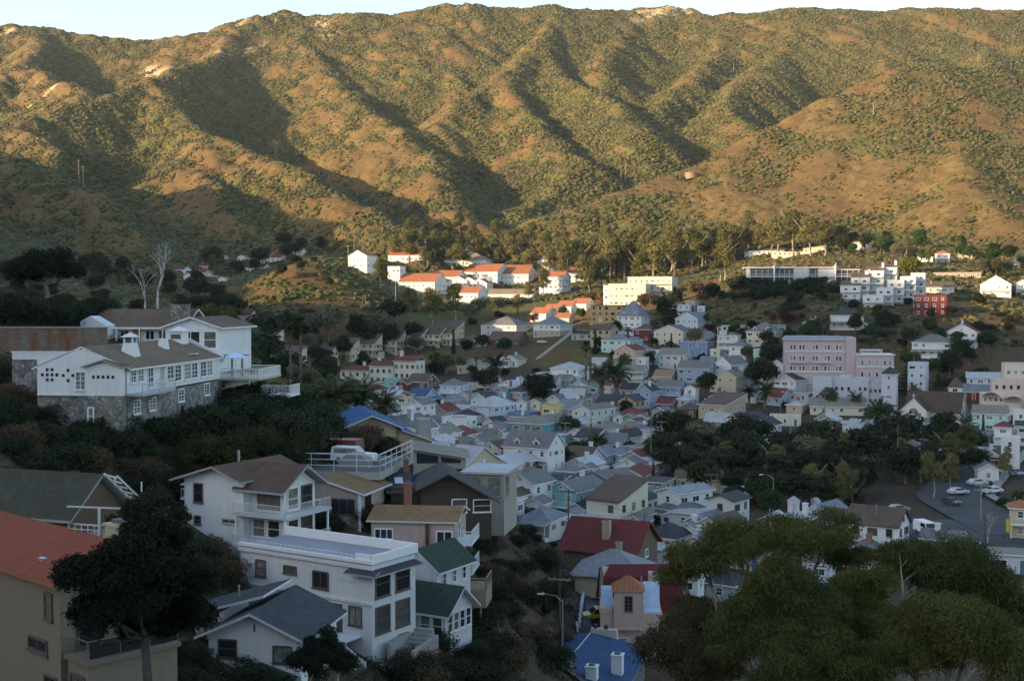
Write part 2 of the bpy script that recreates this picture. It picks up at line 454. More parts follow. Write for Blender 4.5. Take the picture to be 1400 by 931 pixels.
# ------------------------------------------------------------------ terrain sheet
def build_terrain():
    rows = np.concatenate([np.linspace(-900, -20, 40), np.linspace(-15, 20, 14), np.geomspace(22, 640, 250), np.geomspace(645, 2100, 330), np.linspace(2120, 2900, 24)])
    t = np.linspace(-1, 1, 561)
    X = np.zeros((len(rows), len(t))); Y = np.repeat(rows[:, None], len(t), 1)
    for i, y in enumerate(rows):
        w = 55 + .52 * max(y, 0)
        a = np.abs(t)
        x = np.where(a < .86, w * a / .86, w + (2000 - w) * (np.clip(a - .86, 0, 1) / .14) ** 1.6)
        X[i] = x * np.sign(t)
    Z = ground_z(X.ravel(), Y.ravel()).reshape(X.shape)
    far = np.clip((Y - 650) / 250, 0, 1)
    Z = Z + far * 1.6 * fbm(X / 16, Y / 16, 3, 77)
    nr, ncn = X.shape
    V = np.stack([X, Y, Z], -1).reshape(-1, 3)
    idx = np.arange(nr * ncn).reshape(nr, ncn)
    Fq = np.stack([idx[:-1, :-1], idx[:-1, 1:], idx[1:, 1:], idx[1:, :-1]], -1).reshape(-1, 4)
    me = np_mesh('terrain', V, Fq, [ground_mat()], None, True)
    # cover: kind of surface
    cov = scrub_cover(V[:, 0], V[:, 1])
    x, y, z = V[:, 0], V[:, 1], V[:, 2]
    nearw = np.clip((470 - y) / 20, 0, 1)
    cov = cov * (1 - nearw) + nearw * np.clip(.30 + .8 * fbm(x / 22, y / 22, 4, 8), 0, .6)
    town = np.clip((19 - z) / 6, 0, 1) * np.clip((640 - y) / 40, 0, 1) * np.clip((y - 120) / 30, 0, 1)
    town = town * np.clip((x + 70 - (y - 300) * .0) / 40, 0, 1)
    town = np.maximum(town, .6 * np.clip((x + 60) / 40, 0, 1) * np.clip((655 - y) / 50, 0, 1) * np.clip((y - 300) / 50, 0, 1))
    town = np.maximum(town, .75 * np.clip((230 - y) / 60, 0, 1))
    px, py = V[:, 0] / np.maximum(V[:, 1], 1) * F_PX + 700, 410 - (z - CAM_Z) / np.maximum(V[:, 1], 1) * F_PX
    def blob(cx, cy, r): return np.clip(1 - np.sqrt((x - cx) ** 2 + (y - cy) ** 2) / r, 0, 1)
    for q, r in (((770, 490, 525), 26), ((610, 495, 535), 30)):
        p = at(*q); town = town * (1 - np.clip(2 * blob(p.x, p.y, r), 0, 1))
    bare = np.zeros(len(V))
    for (a, b, D, w) in (((250,48),(190,64),1700,16),((455,12),(430,36),1850,18),((640,3),(600,10),1900,8),((870,4),(1000,10),1930,16),((330,28),(420,20),1900,9),((60,94),(95,84),1500,7),((310,54),(350,42),1750,9),((0,30),(60,32),1930,10)):
        A, B = at(*a, D), at(*b, D)
        dx, dy = B.x - A.x, (B.y - A.y) + 60
        tt = np.clip(((x - A.x) * dx + (y - A.y + 30) * dy) / (dx * dx + dy * dy), 0, 1)
        d = np.sqrt((x - A.x - tt * dx) ** 2 + ((y - A.y + 30 - tt * dy) * .35) ** 2)
        bare = np.maximum(bare, np.clip(1.6 * (1 - d / w), 0, 1))
    bare = bare * np.clip(.4 + 1.2 * (fbm(x / 12, y / 12, 3, 5) + .3), 0, 1)
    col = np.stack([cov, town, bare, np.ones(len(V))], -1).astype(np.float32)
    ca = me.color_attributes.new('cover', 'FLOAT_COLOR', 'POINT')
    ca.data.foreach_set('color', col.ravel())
    o = link('terrain', me)
    return tag(o, kind='structure')

_GX, _GY = np.arange(-1000, 1001, 5.0), np.arange(440, 2060, 5.0)
_GG = np.meshgrid(_GX, _GY)
_GZ = ground_z(_GG[0].ravel(), _GG[1].ravel()).reshape(_GG[0].shape)

def _interp(A, x, y):
    fx = np.clip((x - _GX[0]) / 5.0, 0, len(_GX) - 1.001); fy = np.clip((y - _GY[0]) / 5.0, 0, len(_GY) - 1.001)
    ix, iy = fx.astype(int), fy.astype(int); fx, fy = fx - ix, fy - iy
    return (A[iy, ix] * (1 - fx) + A[iy, ix + 1] * fx) * (1 - fy) + (A[iy + 1, ix] * (1 - fx) + A[iy + 1, ix + 1] * fx) * fy

def _cover_grid():
    gy, gx = np.gradient(_GZ, 5.0)
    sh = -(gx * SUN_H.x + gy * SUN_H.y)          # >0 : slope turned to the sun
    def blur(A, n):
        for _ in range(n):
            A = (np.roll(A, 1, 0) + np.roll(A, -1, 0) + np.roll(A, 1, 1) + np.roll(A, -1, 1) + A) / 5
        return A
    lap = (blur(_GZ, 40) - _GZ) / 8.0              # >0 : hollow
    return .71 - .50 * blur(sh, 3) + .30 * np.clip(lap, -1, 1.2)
_CG = _cover_grid()

def scrub_cover(x, y):
    """0..1 density of chaparral: gullies and the flanks turned from the sun carry more"""
    c = _interp(_CG, x, y) + .40 * fbm(x / 60, y / 60, 4, 3) + .42 * fbm(x / 17, y / 17, 3, 13)
    c = c - .22 * np.clip((x - 60) / 200, 0, 1) * np.clip((1150 - y) / 200, 0, 1)
    c = c + .26 * np.clip((x + 60) / 100, 0, 1) * np.clip((y - (1020 + x * .55)) / 90, 0, 1) * np.clip((1750 - y) / 200, 0, 1)
    c = c - .08 * np.clip(1.6 - np.hypot(x + 104, (y - 610) * .8) / 55, 0, 1)
    c = c - .22 * np.clip((720 - y) / 60, 0, 1)
    return np.clip(c, 0, 1)

terrain = build_terrain()

# ------------------------------------------------------------------ chaparral
def blob_mesh(seed, n=1):
    """an uneven shrub: an icosphere pushed about"""
    bm = bmesh.new()
    bmesh.ops.create_icosphere(bm, subdivisions=n, radius=1.0)
    rnd = random.Random(seed)
    V = np.array([v.co for v in bm.verts]); Fc = np.array([[v.index for v in f.verts] for f in bm.faces])
    bm.free()
    for i in range(len(V)):
        V[i] *= 1 + rnd.uniform(-.35, .3)
    V[:, 2] = V[:, 2] * .75 + .35
    return V, Fc

def scatter_mesh(name, P, S, mats, seeds=6, sub=1, mat_w=None):
    rng = np.random.default_rng(3)
    Vs, Fs, Ms, off = [], [], [], 0
    kinds = rng.integers(0, seeds, len(P)); mi = rng.choice(len(mats), len(P), p=mat_w)
    for k in range(seeds):
        bv, bf = blob_mesh(k, sub)
        sel = kinds == k
        p, s = P[sel], S[sel]
        a = rng.uniform(0, 6.28, len(p)); ca, sa = np.cos(a)[:, None], np.sin(a)[:, None]
        v = np.empty((len(p), len(bv), 3))
        v[..., 0] = (bv[:, 0] * ca - bv[:, 1] * sa) * s[:, None, None][:, :, 0] + p[:, 0:1]
        v[..., 1] = (bv[:, 0] * sa + bv[:, 1] * ca) * s[:, None, None][:, :, 0] + p[:, 1:2]
        v[..., 2] = bv[:, 2] * (s * rng.uniform(.7, 1.2, len(s)))[:, None] + p[:, 2:3]
        f = bf[None] + (np.arange(len(p)) * len(bv))[:, None, None] + off
        Vs.append(v.reshape(-1, 3)); Fs.append(f.reshape(-1, 3)); Ms.append(np.repeat(mi[sel], len(bf)))
        off += len(p) * len(bv)
    return np_mesh(name, np.concatenate(Vs), np.concatenate(Fs), mats, np.concatenate(Ms), False)

SCRUB = [leaf_mat((.075, .082, .030), (.115, .112, .042)), leaf_mat((.10, .10, .036), (.15, .135, .052)), leaf_mat((.15, .105, .05), (.21, .145, .07)), leaf_mat((.045, .056, .021), (.07, .078, .03))]

def chaparral():
    rng = np.random.default_rng(11)
    N = 760000
    y = 470 + (1980 - 470) * rng.random(N) ** .8
    x = (rng.random(N) * 2 - 1) * (y * .44 + 30)
    c = scrub_cover(x, y)
    keep = rng.random(N) < np.clip(c * 1.15 - .10, .05, .9)
    x, y, c = x[keep], y[keep], c[keep]
    z = _interp(_GZ, x, y)
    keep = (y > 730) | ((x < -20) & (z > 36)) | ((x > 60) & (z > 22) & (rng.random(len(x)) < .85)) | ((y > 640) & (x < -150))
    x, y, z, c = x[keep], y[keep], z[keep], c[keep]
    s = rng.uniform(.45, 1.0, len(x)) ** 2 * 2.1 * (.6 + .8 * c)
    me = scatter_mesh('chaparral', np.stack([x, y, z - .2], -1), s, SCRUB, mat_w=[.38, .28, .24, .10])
    o = link('chaparral', me)
    print('chaparral', len(x))
    tag(o, 'low green and brown chaparral shrubs dotted over the dry hillsides', 'chaparral', kind='stuff')
chaparral()
# ------------------------------------------------------------------ mesh builder
class MB:
    """collects boxes, prisms and bars into one mesh; faces carry a material slot"""
    def __init__(self, *mats):
        self.v, self.f, self.mi, self.mats = [], [], [], list(mats)
    def add(self, vs, fs, mi=0):
        o = len(self.v)
        self.v += [tuple(p) for p in vs]
        self.f += [tuple(i + o for i in f) for f in fs]
        self.mi += [mi] * len(fs)
        return self
    def box(self, x0, x1, y0, y1, z0, z1, mi=0):
        if x0 > x1: x0, x1 = x1, x0
        if y0 > y1: y0, y1 = y1, y0
        if z0 > z1: z0, z1 = z1, z0
        vs = [(x0,y0,z0),(x1,y0,z0),(x1,y1,z0),(x0,y1,z0),(x0,y0,z1),(x1,y0,z1),(x1,y1,z1),(x0,y1,z1)]
        return self.add(vs, [(0,3,2,1),(4,5,6,7),(0,1,5,4),(1,2,6,5),(2,3,7,6),(3,0,4,7)], mi)
    def prism(self, poly, axis, a, b, mi=0, capmi=None):
        """polygon in the plane across `axis`, swept from a to b. axis 'y': poly is (x,z); 'x': (y,z); 'z': (x,y)"""
        n = len(poly)
        def P(p, t):
            if axis == 'y': return (p[0], t, p[1])
            if axis == 'x': return (t, p[0], p[1])
            return (p[0], p[1], t)
        vs = [P(p, a) for p in poly] + [P(p, b) for p in poly]
        self.add(vs, [(i, (i+1) % n, n + (i+1) % n, n + i) for i in range(n)], mi)
        o = len(self.v) - 2 * n
        self.f += [tuple(o + i for i in reversed(range(n))), tuple(o + n + i for i in range(n))]
        self.mi += [mi if capmi is None else capmi] * 2
        return self
    def slab(self, quad, th, mi=0, edge=1):
        """a sloping slab: quad is the top face (4 points), thickness th straight down"""
        q = [Vector(p) for p in quad]
        lo = [p - Vector((0, 0, th)) for p in q]
        n = len(q)
        self.add(q, [tuple(range(n))], mi)
        self.add(lo, [tuple(reversed(range(n)))], edge)
        for i in range(n):
            j = (i + 1) % n
            self.add([q[i], lo[i], lo[j], q[j]], [(0, 1, 2, 3)], edge)
        return self
    def bar(self, a, b, r, mi=0, n=6, r2=None):
        a, b = Vector(a), Vector(b)
        r2 = r if r2 is None else r2
        d = b - a
        if d.length < 1e-6: return self
        q = d.to_track_quat('Z', 'Y')
        vs = []
        for p, rr in ((a, r), (b, r2)):
            for i in range(n):
                t = 2 * math.pi * (i + .5) / n
                vs.append(p + q @ Vector((rr * math.cos(t), rr * math.sin(t), 0)))
        return self.add(vs, [(i, (i+1) % n, n + (i+1) % n, n + i) for i in range(n)] + [tuple(reversed(range(n))), tuple(range(n, 2*n))], mi)
    def tube(self, pts, rs, mi=0, n=7):
        for i in range(len(pts) - 1):
            self.bar(pts[i], pts[i+1], rs[i], mi, n, rs[i+1])
        return self
    def mesh(self, name, smooth=False):
        me = bpy.data.meshes.new(name)
        me.from_pydata(self.v, [], self.f)
        for m in self.mats: me.materials.append(m)
        me.polygons.foreach_set('material_index', self.mi)
        if smooth: me.polygons.foreach_set('use_smooth', [True] * len(self.f))
        bm = bmesh.new(); bm.from_mesh(me)
        bmesh.ops.recalc_face_normals(bm, faces=bm.faces)
        bm.to_mesh(me); bm.free()
        me.update()
        return me
    def build(self, name, parent=None, loc=(0,0,0), rot=(0,0,0), smooth=False):
        return link(name, self.mesh(name, smooth), parent, loc, rot)

# colours -----------------------------------------------------------
WALL = dict(white=(.66,.645,.61), cream=(.60,.55,.42), grey=(.37,.365,.355), paleblue=(.46,.51,.56), blue=(.17,.26,.38), teal=(.12,.33,.34), turq=(.20,.44,.42), mint=(.45,.62,.56),
    pink=(.56,.40,.38), palepink=(.60,.50,.49), tan=(.42,.32,.21), beige=(.50,.41,.28), brown=(.13,.085,.06), yellow=(.62,.46,.17), red=(.15,.034,.03), green=(.17,.28,.20), salmon=(.58,.36,.25), lilac=(.52,.50,.54), orange=(.48,.30,.15), stone=(.22,.21,.20), bluegrey=(.28,.35,.43), pgrey=(.54,.525,.49))
ROOF = dict(grey=(.155,.15,.145), dark=(.05,.052,.056), pale=(.36,.36,.36), brown=(.11,.078,.058), red=(.17,.048,.038), blue=(.05,.09,.165), tile=(.42,.15,.07), tan=(.25,.18,.11), bgrey=(.17,.185,.205), green=(.035,.055,.042), deepred=(.15,.03,.028), white=(.6,.6,.6), gtan=(.2,.185,.15))
TRIM = (.70, .69, .66)
DARKTRIM = (.10, .075, .06)

@cached
def win_mesh(w, h, style, trim):
    """a window: frame bars standing 5 cm proud, panes set back; slot 0 frame, slot 1 glass. Origin at the sill centre, face to -y"""
    m = MB(paint(trim), glass_mat())
    t = .09
    m.box(-w/2, w/2, -.012, .0, 0, h, 1)
    m.box(-w/2 - .02, -w/2 + t, -.06, .0, 0, h); m.box(w/2 - t, w/2 + .02, -.06, .0, 0, h)
    m.box(-w/2 + t, w/2 - t, -.06, .0, h - t, h + .03); m.box(-w/2 - .06, w/2 + .06, -.10, .0, -.06, 0.0)
    m.box(-w/2 + t, w/2 - t, -.06, .0, 0, t)
    if style in ('sash', 'grid'): m.box(-w/2 + t, w/2 - t, -.045, -.012, h * .5 - .03, h * .5 + .03)
    if style in ('pair', 'grid'): m.box(-.03, .03, -.047, -.012, t, h - t)
    if style == 'grid':
        for k in (.25, .75): m.box(-w/2 + t, w/2 - t, -.040, -.012, h * k - .016, h * k + .016)
        for k in (-.25, .25): m.box(w * k - .016, w * k + .016, -.042, -.012, t, h - t)
    if style == 'triple':
        for k in (-1/6, 1/6): m.box(w * k - .035, w * k + .035, -.047, -.012, t, h - t)
    if style == 'louvre':
        for k in range(1, 8): m.box(-w/2 + t, w/2 - t, -.04, -.012, h * k / 8 - .02, h * k / 8 + .02)
    return m.mesh('window')

@cached
def frame_mesh(w, h, style, trim):
    m = MB(paint(trim)); t = .09
    m.box(-w/2 - .02, -w/2 + t, -.07, -.001, 0, h); m.box(w/2 - t, w/2 + .02, -.07, -.001, 0, h)
    m.box(-w/2 + t, w/2 - t, -.07, -.001, h - t, h + .03); m.box(-w/2 + t, w/2 - t, -.07, -.001, 0, t)
    if style in ('sash', 'grid'): m.box(-w/2 + t, w/2 - t, -.05, -.013, h * .5 - .03, h * .5 + .03)
    if style in ('pair', 'grid'): m.box(-.035, .035, -.052, -.013, t, h - t)
    if style == 'grid':
        for k in (.25, .75): m.box(-w/2 + t, w/2 - t, -.045, -.013, h * k - .018, h * k + .018)
    if style == 'triple':
        for k in (-1/6, 1/6): m.box(w * k - .035, w * k + .035, -.052, -.013, t, h - t)
    return m.mesh('frame')

@cached
def pane_mesh(w, h):
    return MB(glass_mat()).box(-w/2, w/2, -.012, 0, 0, h).mesh('window')

@cached
def sill_mesh(w, trim):
    return MB(paint(trim)).box(-w/2 - .08, w/2 + .08, -.13, -.001, -.08, -.002).mesh('sill')

@cached
def door_mesh(c, w, h):
    m = MB(paint(c), paint(TRIM))
    m.box(-w/2, w/2, -.04, 0, 0, h)
    m.box(-w/2 - .1, -w/2, -.07, 0, 0, h + .1, 1); m.box(w/2, w/2 + .1, -.07, 0, 0, h + .1, 1); m.box(-w/2, w/2, -.07, 0, h, h + .1, 1)
    for z in (.25, 1.15): m.box(-w/2 + .14, w/2 - .14, -.055, -.04, z, z + .65)
    return m.mesh('door')

FACES = dict(front=lambda w, d, t: ((t, -d/2, 0), 0.0), right=lambda w, d, t: ((w/2, t, 0), math.pi/2), left=lambda w, d, t: ((-w/2, -t, 0), -math.pi/2), back=lambda w, d, t: ((-t, d/2, 0), math.pi))

def put_window(parent, w, d, face, t, z, ww=1.0, wh=1.2, style='sash', trim=TRIM, deep=False, off=.0):
    p, rz = FACES[face](w, d, t)
    n = Vector((0, -1, 0)); n.rotate(Matrix.Rotation(rz, 3, 'Z'))
    p = Vector(p) + n * (.004 + off); p.z = z
    if not deep:
        ww = round(ww * random.choice((.9, 1, 1, 1.1)), 1)
        return link('window', win_mesh(round(ww, 1), round(wh, 1), style, trim), parent, p, (0, 0, rz))
    o = link('window', pane_mesh(ww, wh), parent, p, (0, 0, rz))
    link('frame', frame_mesh(ww, wh, style, trim), o)
    link('sill', sill_mesh(ww, trim), o)
    return o

def put_door(parent, w, d, face, t, z=.05, c=(.2,.12,.08), ww=.95, wh=2.05, off=0.0):
    p, rz = FACES[face](w, d, t)
    n = Vector((0, -1, 0)); n.rotate(Matrix.Rotation(rz, 3, 'Z'))
    p = Vector(p) + n * (.004 + off); p.z = z
    return link('door', door_mesh(c, ww, wh), parent, p, (0, 0, rz))

def walls(m, w, d, z0, z1, kind='flat', rise=0.0, mi=0, cx=0, cy=0):
    """wall block with gable / shed tops; sides in slot mi"""
    x0, x1, y0, y1 = cx - w/2, cx + w/2, cy - d/2, cy + d/2
    if kind == 'gf':
        m.prism([(x0, z0), (x1, z0), (x1, z1), (cx, z1 + rise), (x0, z1)], 'y', y0, y1, mi)
    elif kind == 'gs':
        m.prism([(y0, z0), (y1, z0), (y1, z1), (cy, z1 + rise), (y0, z1)], 'x', x0, x1, mi)
    elif kind == 'shed':      # rises to the back
        m.prism([(y0, z0), (y1, z0), (y1, z1 + rise), (y0, z1)], 'x', x0, x1, mi)
    elif kind == 'shedr':     # rises to local +x
        m.prism([(x0, z0), (x1, z0), (x1, z1 + rise), (x0, z1)], 'y', y0, y1, mi)
    else:
        m.box(x0, x1, y0, y1, z0, z1, mi)
    return m

def roof(m, w, d, z, kind, rise, oh=.45, th=.16, mi=0, edge=1, cx=0, cy=0):
    x0, x1, y0, y1 = cx - w/2, cx + w/2, cy - d/2, cy + d/2
    g = .05
    if kind == 'gf':
        s = rise / (w / 2); e = z - s * oh + g + th
        for sg in (-1, 1):
            xe = cx + sg * (w/2 + oh)
            q = [(xe, y0 - oh, e), (xe, y1 + oh, e), (cx, y1 + oh, z + rise + g + th), (cx, y0 - oh, z + rise + g + th)]
            m.slab(q if sg > 0 else q[::-1], th, mi, edge)
    elif kind == 'gs':
        s = rise / (d / 2); e = z - s * oh + g + th
        for sg in (-1, 1):
            ye = cy + sg * (d/2 + oh)
            q = [(x0 - oh, ye, e), (x1 + oh, ye, e), (x1 + oh, cy, z + rise + g + th), (x0 - oh, cy, z + rise + g + th)]
            m.slab(q if sg < 0 else q[::-1], th, mi, edge)
    elif kind in ('hip', 'pyr'):
        k = min(w, d) / 2
        s = rise / k; e = z - s * oh + th
        X0, X1, Y0, Y1 = x0 - oh, x1 + oh, y0 - oh, y1 + oh
        if w >= d: a, b = (x0 + k, cy, z + rise + th), (x1 - k, cy, z + rise + th)
        else: a, b = (cx, y0 + k, z + rise + th), (cx, y1 - k, z + rise + th)
        c = [(X0, Y0, e), (X1, Y0, e), (X1, Y1, e), (X0, Y1, e)]
        lo = [(p[0], p[1], p[2] - th) for p in c]
        same = abs(a[0] - b[0]) + abs(a[1] - b[1]) < .05
        if same:
            m.add(c + [a], [(0, 1, 4), (1, 2, 4), (2, 3, 4), (3, 0, 4)], mi)
        elif w >= d:
            m.add(c + [a, b], [(0, 1, 5, 4), (1, 2, 5), (2, 3, 4, 5), (3, 0, 4)], mi)
        else:
            m.add(c + [a, b], [(0, 1, 4), (1, 2, 5, 4), (2, 3, 5), (3, 0, 4, 5)], mi)
        m.add(c + lo, [(0, 4, 5, 1), (1, 5, 6, 2), (2, 6, 7, 3), (3, 7, 4, 0), (4, 7, 6, 5)], edge)
    elif kind == 'shed':
        s = rise / d
        m.slab([(x0 - oh, y0 - oh, z - s * oh + g + th), (x1 + oh, y0 - oh, z - s * oh + g + th), (x1 + oh, y1 + oh, z + rise + s * oh + g + th), (x0 - oh, y1 + oh, z + rise + s * oh + g + th)], th, mi, edge)
    elif kind == 'shedr':
        s = rise / w
        m.slab([(x0 - oh, y0 - oh, z - s * oh + g + th), (x1 + oh, y0 - oh, z + rise + s * oh + g + th), (x1 + oh, y1 + oh, z + rise + s * oh + g + th), (x0 - oh, y1 + oh, z - s * oh + g + th)], th, mi, edge)
    elif kind == 'slabflat':
        m.slab([(x0 - oh, y0 - oh, z + th + .01), (x1 + oh, y0 - oh, z + th + .01), (x1 + oh, y1 + oh, z + th + .01), (x0 - oh, y1 + oh, z + th + .01)], th, mi, edge)
    else:   # parapet
        p, t = .5, .2
        m.box(x0 + t, x1 - t, y0 + t, y1 - t, z - .1, z + .06, mi)
        m.box(x0 - .03, x1 + .03, y0 - .03, y0 + t, z, z + p, edge); m.box(x0 - .03, x1 + .03, y1 - t, y1 + .03, z, z + p, edge)
        m.box(x0 - .03, x0 + t, y0 + t, y1 - t, z, z + p, edge); m.box(x1 - t, x1 + .03, y0 + t, y1 - t, z, z + p, edge)
    return m

def railing(m, pts, h=1.0, mi=0, step=.35, r=.025, rails=2, posts=True):
    """rail along a polyline: top and bottom rails, balusters"""
    for a, b in zip(pts[:-1], pts[1:]):
        a, b = Vector(a), Vector(b)
        L = (b - a).length
        up = Vector((0, 0, h))
        m.bar(a + up, b + up, r * 1.5, mi, 4)
        for k in range(1, rails): m.bar(a + up * (.12 if rails == 2 else k / rails), b + up * (.12 if rails == 2 else k / rails), r, mi, 4)
        n = max(1, int(L / step))
        for i in range(n + 1):
            p = a.lerp(b, i / n)
            m.bar(p, p + up, r * (1.5 if i in (0, n) else .8), mi, 4)
    return m

def frm(tile, u, v):
    ox, oy, s = tile
    return ox + u / s, oy + v / s

HOUSES = []
TNAME = {}
def town_house(tile, u, ve, W, n, th, kind, wall, rf, label, r=1.25, pitch=.55, rk=None, wk=None, porch=False, balcony=False, chimney=False, dormer=0, dark=False, base=None, cat='house', name='house', fh=2.75, win=(1.0, 1.25, 'sash'), dd=1.0, D=None, group=None, open_=False):
    """place a house by the middle of its eaves in the photograph; its distance follows from the ground under it"""
    px, py = frm(tile, u, ve)
    H = n * fh
    tall_ = 1.35 if TNAME.get(tile) == 'TG' else 1.0
    fh *= tall_; H *= tall_
    d0 = {'TA': 330, 'TB': 190, 'TJ': 400, 'TM': 380, 'TG': 450}.get(TNAME.get(tile), 150)
    p = cast(px, py, H, d0) if D is None else at(px, py, D)
    t = R(th)
    w = (1.6 if TNAME.get(tile) == 'TG' else 1.2) * W / tile[2] * p.y / F_PX / (math.cos(t) + r * abs(math.sin(t)))
    w = max(3.2, w); d = max(3.4, r * w)
    rise = pitch * (w/2 if kind == 'gf' else d/2 if kind == 'gs' else min(w, d)/2 if kind in ('hip', 'pyr') else d * .5 if kind == 'shed' else w * .5)
    b = p + Vector((p.x / p.y, 1, 0)) * (d * .42)
    z = p.z - H
    root = empty(name, (b.x, b.y, z), t)
    tag(root, label, cat, group)
    wc, rc = WALL[wall], ROOF[rf]
    tr = DARKTRIM if dark else TRIM
    rng = random.Random(hash((round(px), round(py))) & 0xffff)
    wm = wall_mat(wc, wk or rng.choice(['stucco', 'board', 'board', 'batten']))
    m = MB(wm, wall_mat(WALL[base], 'stucco') if base else wm)
    fl = fh if base else 0
    if base: m.box(-w/2 - .02, w/2 + .02, -d/2 - .02, d/2 + .02, -3.5, fl, 1)
    walls(m, w, d, fl if base else -3.5, H, kind if kind in ('gf', 'gs', 'shed', 'shedr') else 'flat', rise)
    m.build('wall', root)
    rm = MB(roof_mat(rc, rk or ('tile' if rf == 'tile' else 'plain' if kind in ('flat', 'slabflat') else 'metal' if rf in ('pale', 'white') else 'shingle')), paint(tr) if kind != 'flat' else wm)
    roof(rm, w, d, H, kind, rise, oh=.35 if p.y > 420 else .45, th=.18)
    ro = rm.build('roof', root)
    if chimney:
        cm = MB(wall_mat((.25, .13, .09) if chimney == 'brick' else (.6, .6, .6), 'stucco'))
        cx, cy = rng.uniform(-.25, .25) * w, rng.uniform(-.1, .25) * d
        cm.box(cx - .4, cx + .4, cy - .35, cy + .35, H - .2, H + rise + 1.0).box(cx - .48, cx + .48, cy - .43, cy + .43, H + rise + 1.0, H + rise + 1.15)
        cm.build('chimney', ro)
    elif kind in ('gf', 'gs', 'hip', 'flat') and rng.random() < .7:
        vx, vy = rng.uniform(-.3, .3) * w, rng.uniform(-.3, .1) * d
        MB(metal((.35, .36, .37))).bar((vx, vy, H), (vx, vy, H + rise + .5), .07).bar((vx, vy, H + rise + .5), (vx, vy, H + rise + .62), .13).build('vent_pipe', ro)
    for k in range(dormer):
        dx = (k - (dormer - 1) / 2) * w / (dormer + .3)
        dm = MB(wm, roof_mat(rc, 'shingle'), paint(tr), glass_mat())
        yb = -d/2 + .6 if kind != 'gf' else 0
        zb = H + .15
        dm.prism([(dx - .75, zb), (dx + .75, zb), (dx + .75, zb + 1.1), (dx, zb + 1.75), (dx - .75, zb + 1.1)], 'y', yb, yb + 2.4)
        for sg in (-1, 1):
            q = [(dx + sg * 1.0, yb - .2, zb + .95), (dx + sg * 1.0, yb + 2.5, zb + .95), (dx, yb + 2.5, zb + 1.9), (dx, yb - .2, zb + 1.9)]
            dm.slab(q if sg > 0 else q[::-1], .1, 1, 2)
        dm.box(dx - .38, dx + .38, yb - .03, yb, zb + .2, zb + 1.05, 3)
        dm.build('dormer', ro)
    # which faces can be seen
    ww, wh, ws = win
    view = Vector((-b.x, -b.y))
    for face, nx, ny, L in (('front', 0, -1, w), ('right', 1, 0, d), ('left', -1, 0, d)):
        g = Vector((nx * math.cos(t) - ny * math.sin(t), nx * math.sin(t) + ny * math.cos(t)))
        if g.dot(view) < -.12 * view.length: continue
        for s in range(n):
            k = max(1, int(L / 2.7))
            if open_ and s == 0 and face == 'front': continue
            dr = rng.randrange(k) if (s == 0 and face == 'front') else -1
            for i in range(k):
                x = (i + .5 - k / 2) * L / k
                if i == dr and k > 1:
                    put_door(root, w, d, face, x, .05 + 0, rng.choice([(.2,.1,.06), (.5,.5,.5), (.08,.14,.2), (.35,.08,.06)])); continue
                if rng.random() < .12: continue
                a, bh = (ww, wh) if rng.random() < .75 else (min(1.8, L / k - .5), 1.1)
                if L / k < 1.5: a = .7
                put_window(root, w, d, face, x, s * fh + .95, a, bh, ws if a < 1.3 else 'pair', tr, off=.02 if (base and s == 0) else 0)
        if kind == 'gf' and face == 'front' and rise > 1.3:
            put_window(root, w, d, 'front', 0, H + rise * .18, .7, .7, 'pair', tr)
        if kind == 'gs' and face == 'right' and rise > 1.5:
            put_window(root, w, d, 'right', 0, H + rise * .15, .7, .7, 'pair', tr)
    if rng.random() < .42 and w > 4.5:
        sx = rng.choice((-1, 1)); aw, ad = rng.uniform(1.6, 2.6), rng.uniform(.45, .8) * d
        y0 = rng.uniform(-d/2 + .1, d/2 - ad - .1); hz = min(H - .35, rng.uniform(2.1, 2.6))
        am = MB(wm, roof_mat(rc, 'plain'), paint(tr), glass_mat())
        xa, xb = sx * (w/2 + .03), sx * (w/2 + aw)
        am.prism([(xa, -3.5), (xb, -3.5), (xb, hz - .35), (xa, hz)], 'y', y0, y0 + ad)
        q = [(xa, y0 - .25, hz + .16), (sx * (w/2 + aw + .3), y0 - .25, hz - .26), (sx * (w/2 + aw + .3), y0 + ad + .25, hz - .26), (xa, y0 + ad + .25, hz + .16)]
        am.slab(q if sx > 0 else q[::-1], .12, 1, 2)
        am.box(min(xa, xb) + .5, max(xa, xb) - .4, y0 - .03, y0 - .004, .9, 1.7, 3)
        am.build('annex', root)
    if porch:
        pm = MB(paint(TRIM), roof_mat(rc, 'plain'))
        y0, y1 = -d/2 - 1.9, -d/2 - .02
        pm.box(-w/2, w/2, y0, y1, -.6, .12)
        pm.slab([(-w/2 - .2, y0 - .25, 2.35), (w/2 + .2, y0 - .25, 2.35), (w/2 + .2, y1, 2.75), (-w/2 - .2, y1, 2.75)], .14, 1, 0)
        k = max(2, int(w / 2.4))
        for i in range(k + 1):
            x = -w/2 + .12 + (w - .24) * i / k
            pm.box(x - .07, x + .07, y0 + .05, y0 + .19, .12, 2.3)
        railing(pm, [(-w/2 + .1, y0 + .12, .12), (w/2 - .1, y0 + .12, .12)], .85, 0, .3)
        pm.build('porch', root)
    if balcony:
        for s in range(1, n):
            bm_ = MB(paint(TRIM), paint((.35, .35, .36)))
            y0, y1 = -d/2 - 1.4, -d/2 - .02
            bm_.box(-w/2, w/2, y0, y1, s * fh - .18, s * fh)
            railing(bm_, [(-w/2 + .05, y1, s * fh), (-w/2 + .05, y0 + .06, s * fh), (w/2 - .05, y0 + .06, s * fh), (w/2 - .05, y1, s * fh)], 1.0, 0, .22)
            for x in (-w/2 + .1, w/2 - .1): bm_.box(x - .06, x + .06, y0, y0 + .12, (s - 1) * fh - (3 if s == 1 else 0), s * fh - .18)
            bm_.build('balcony', root)
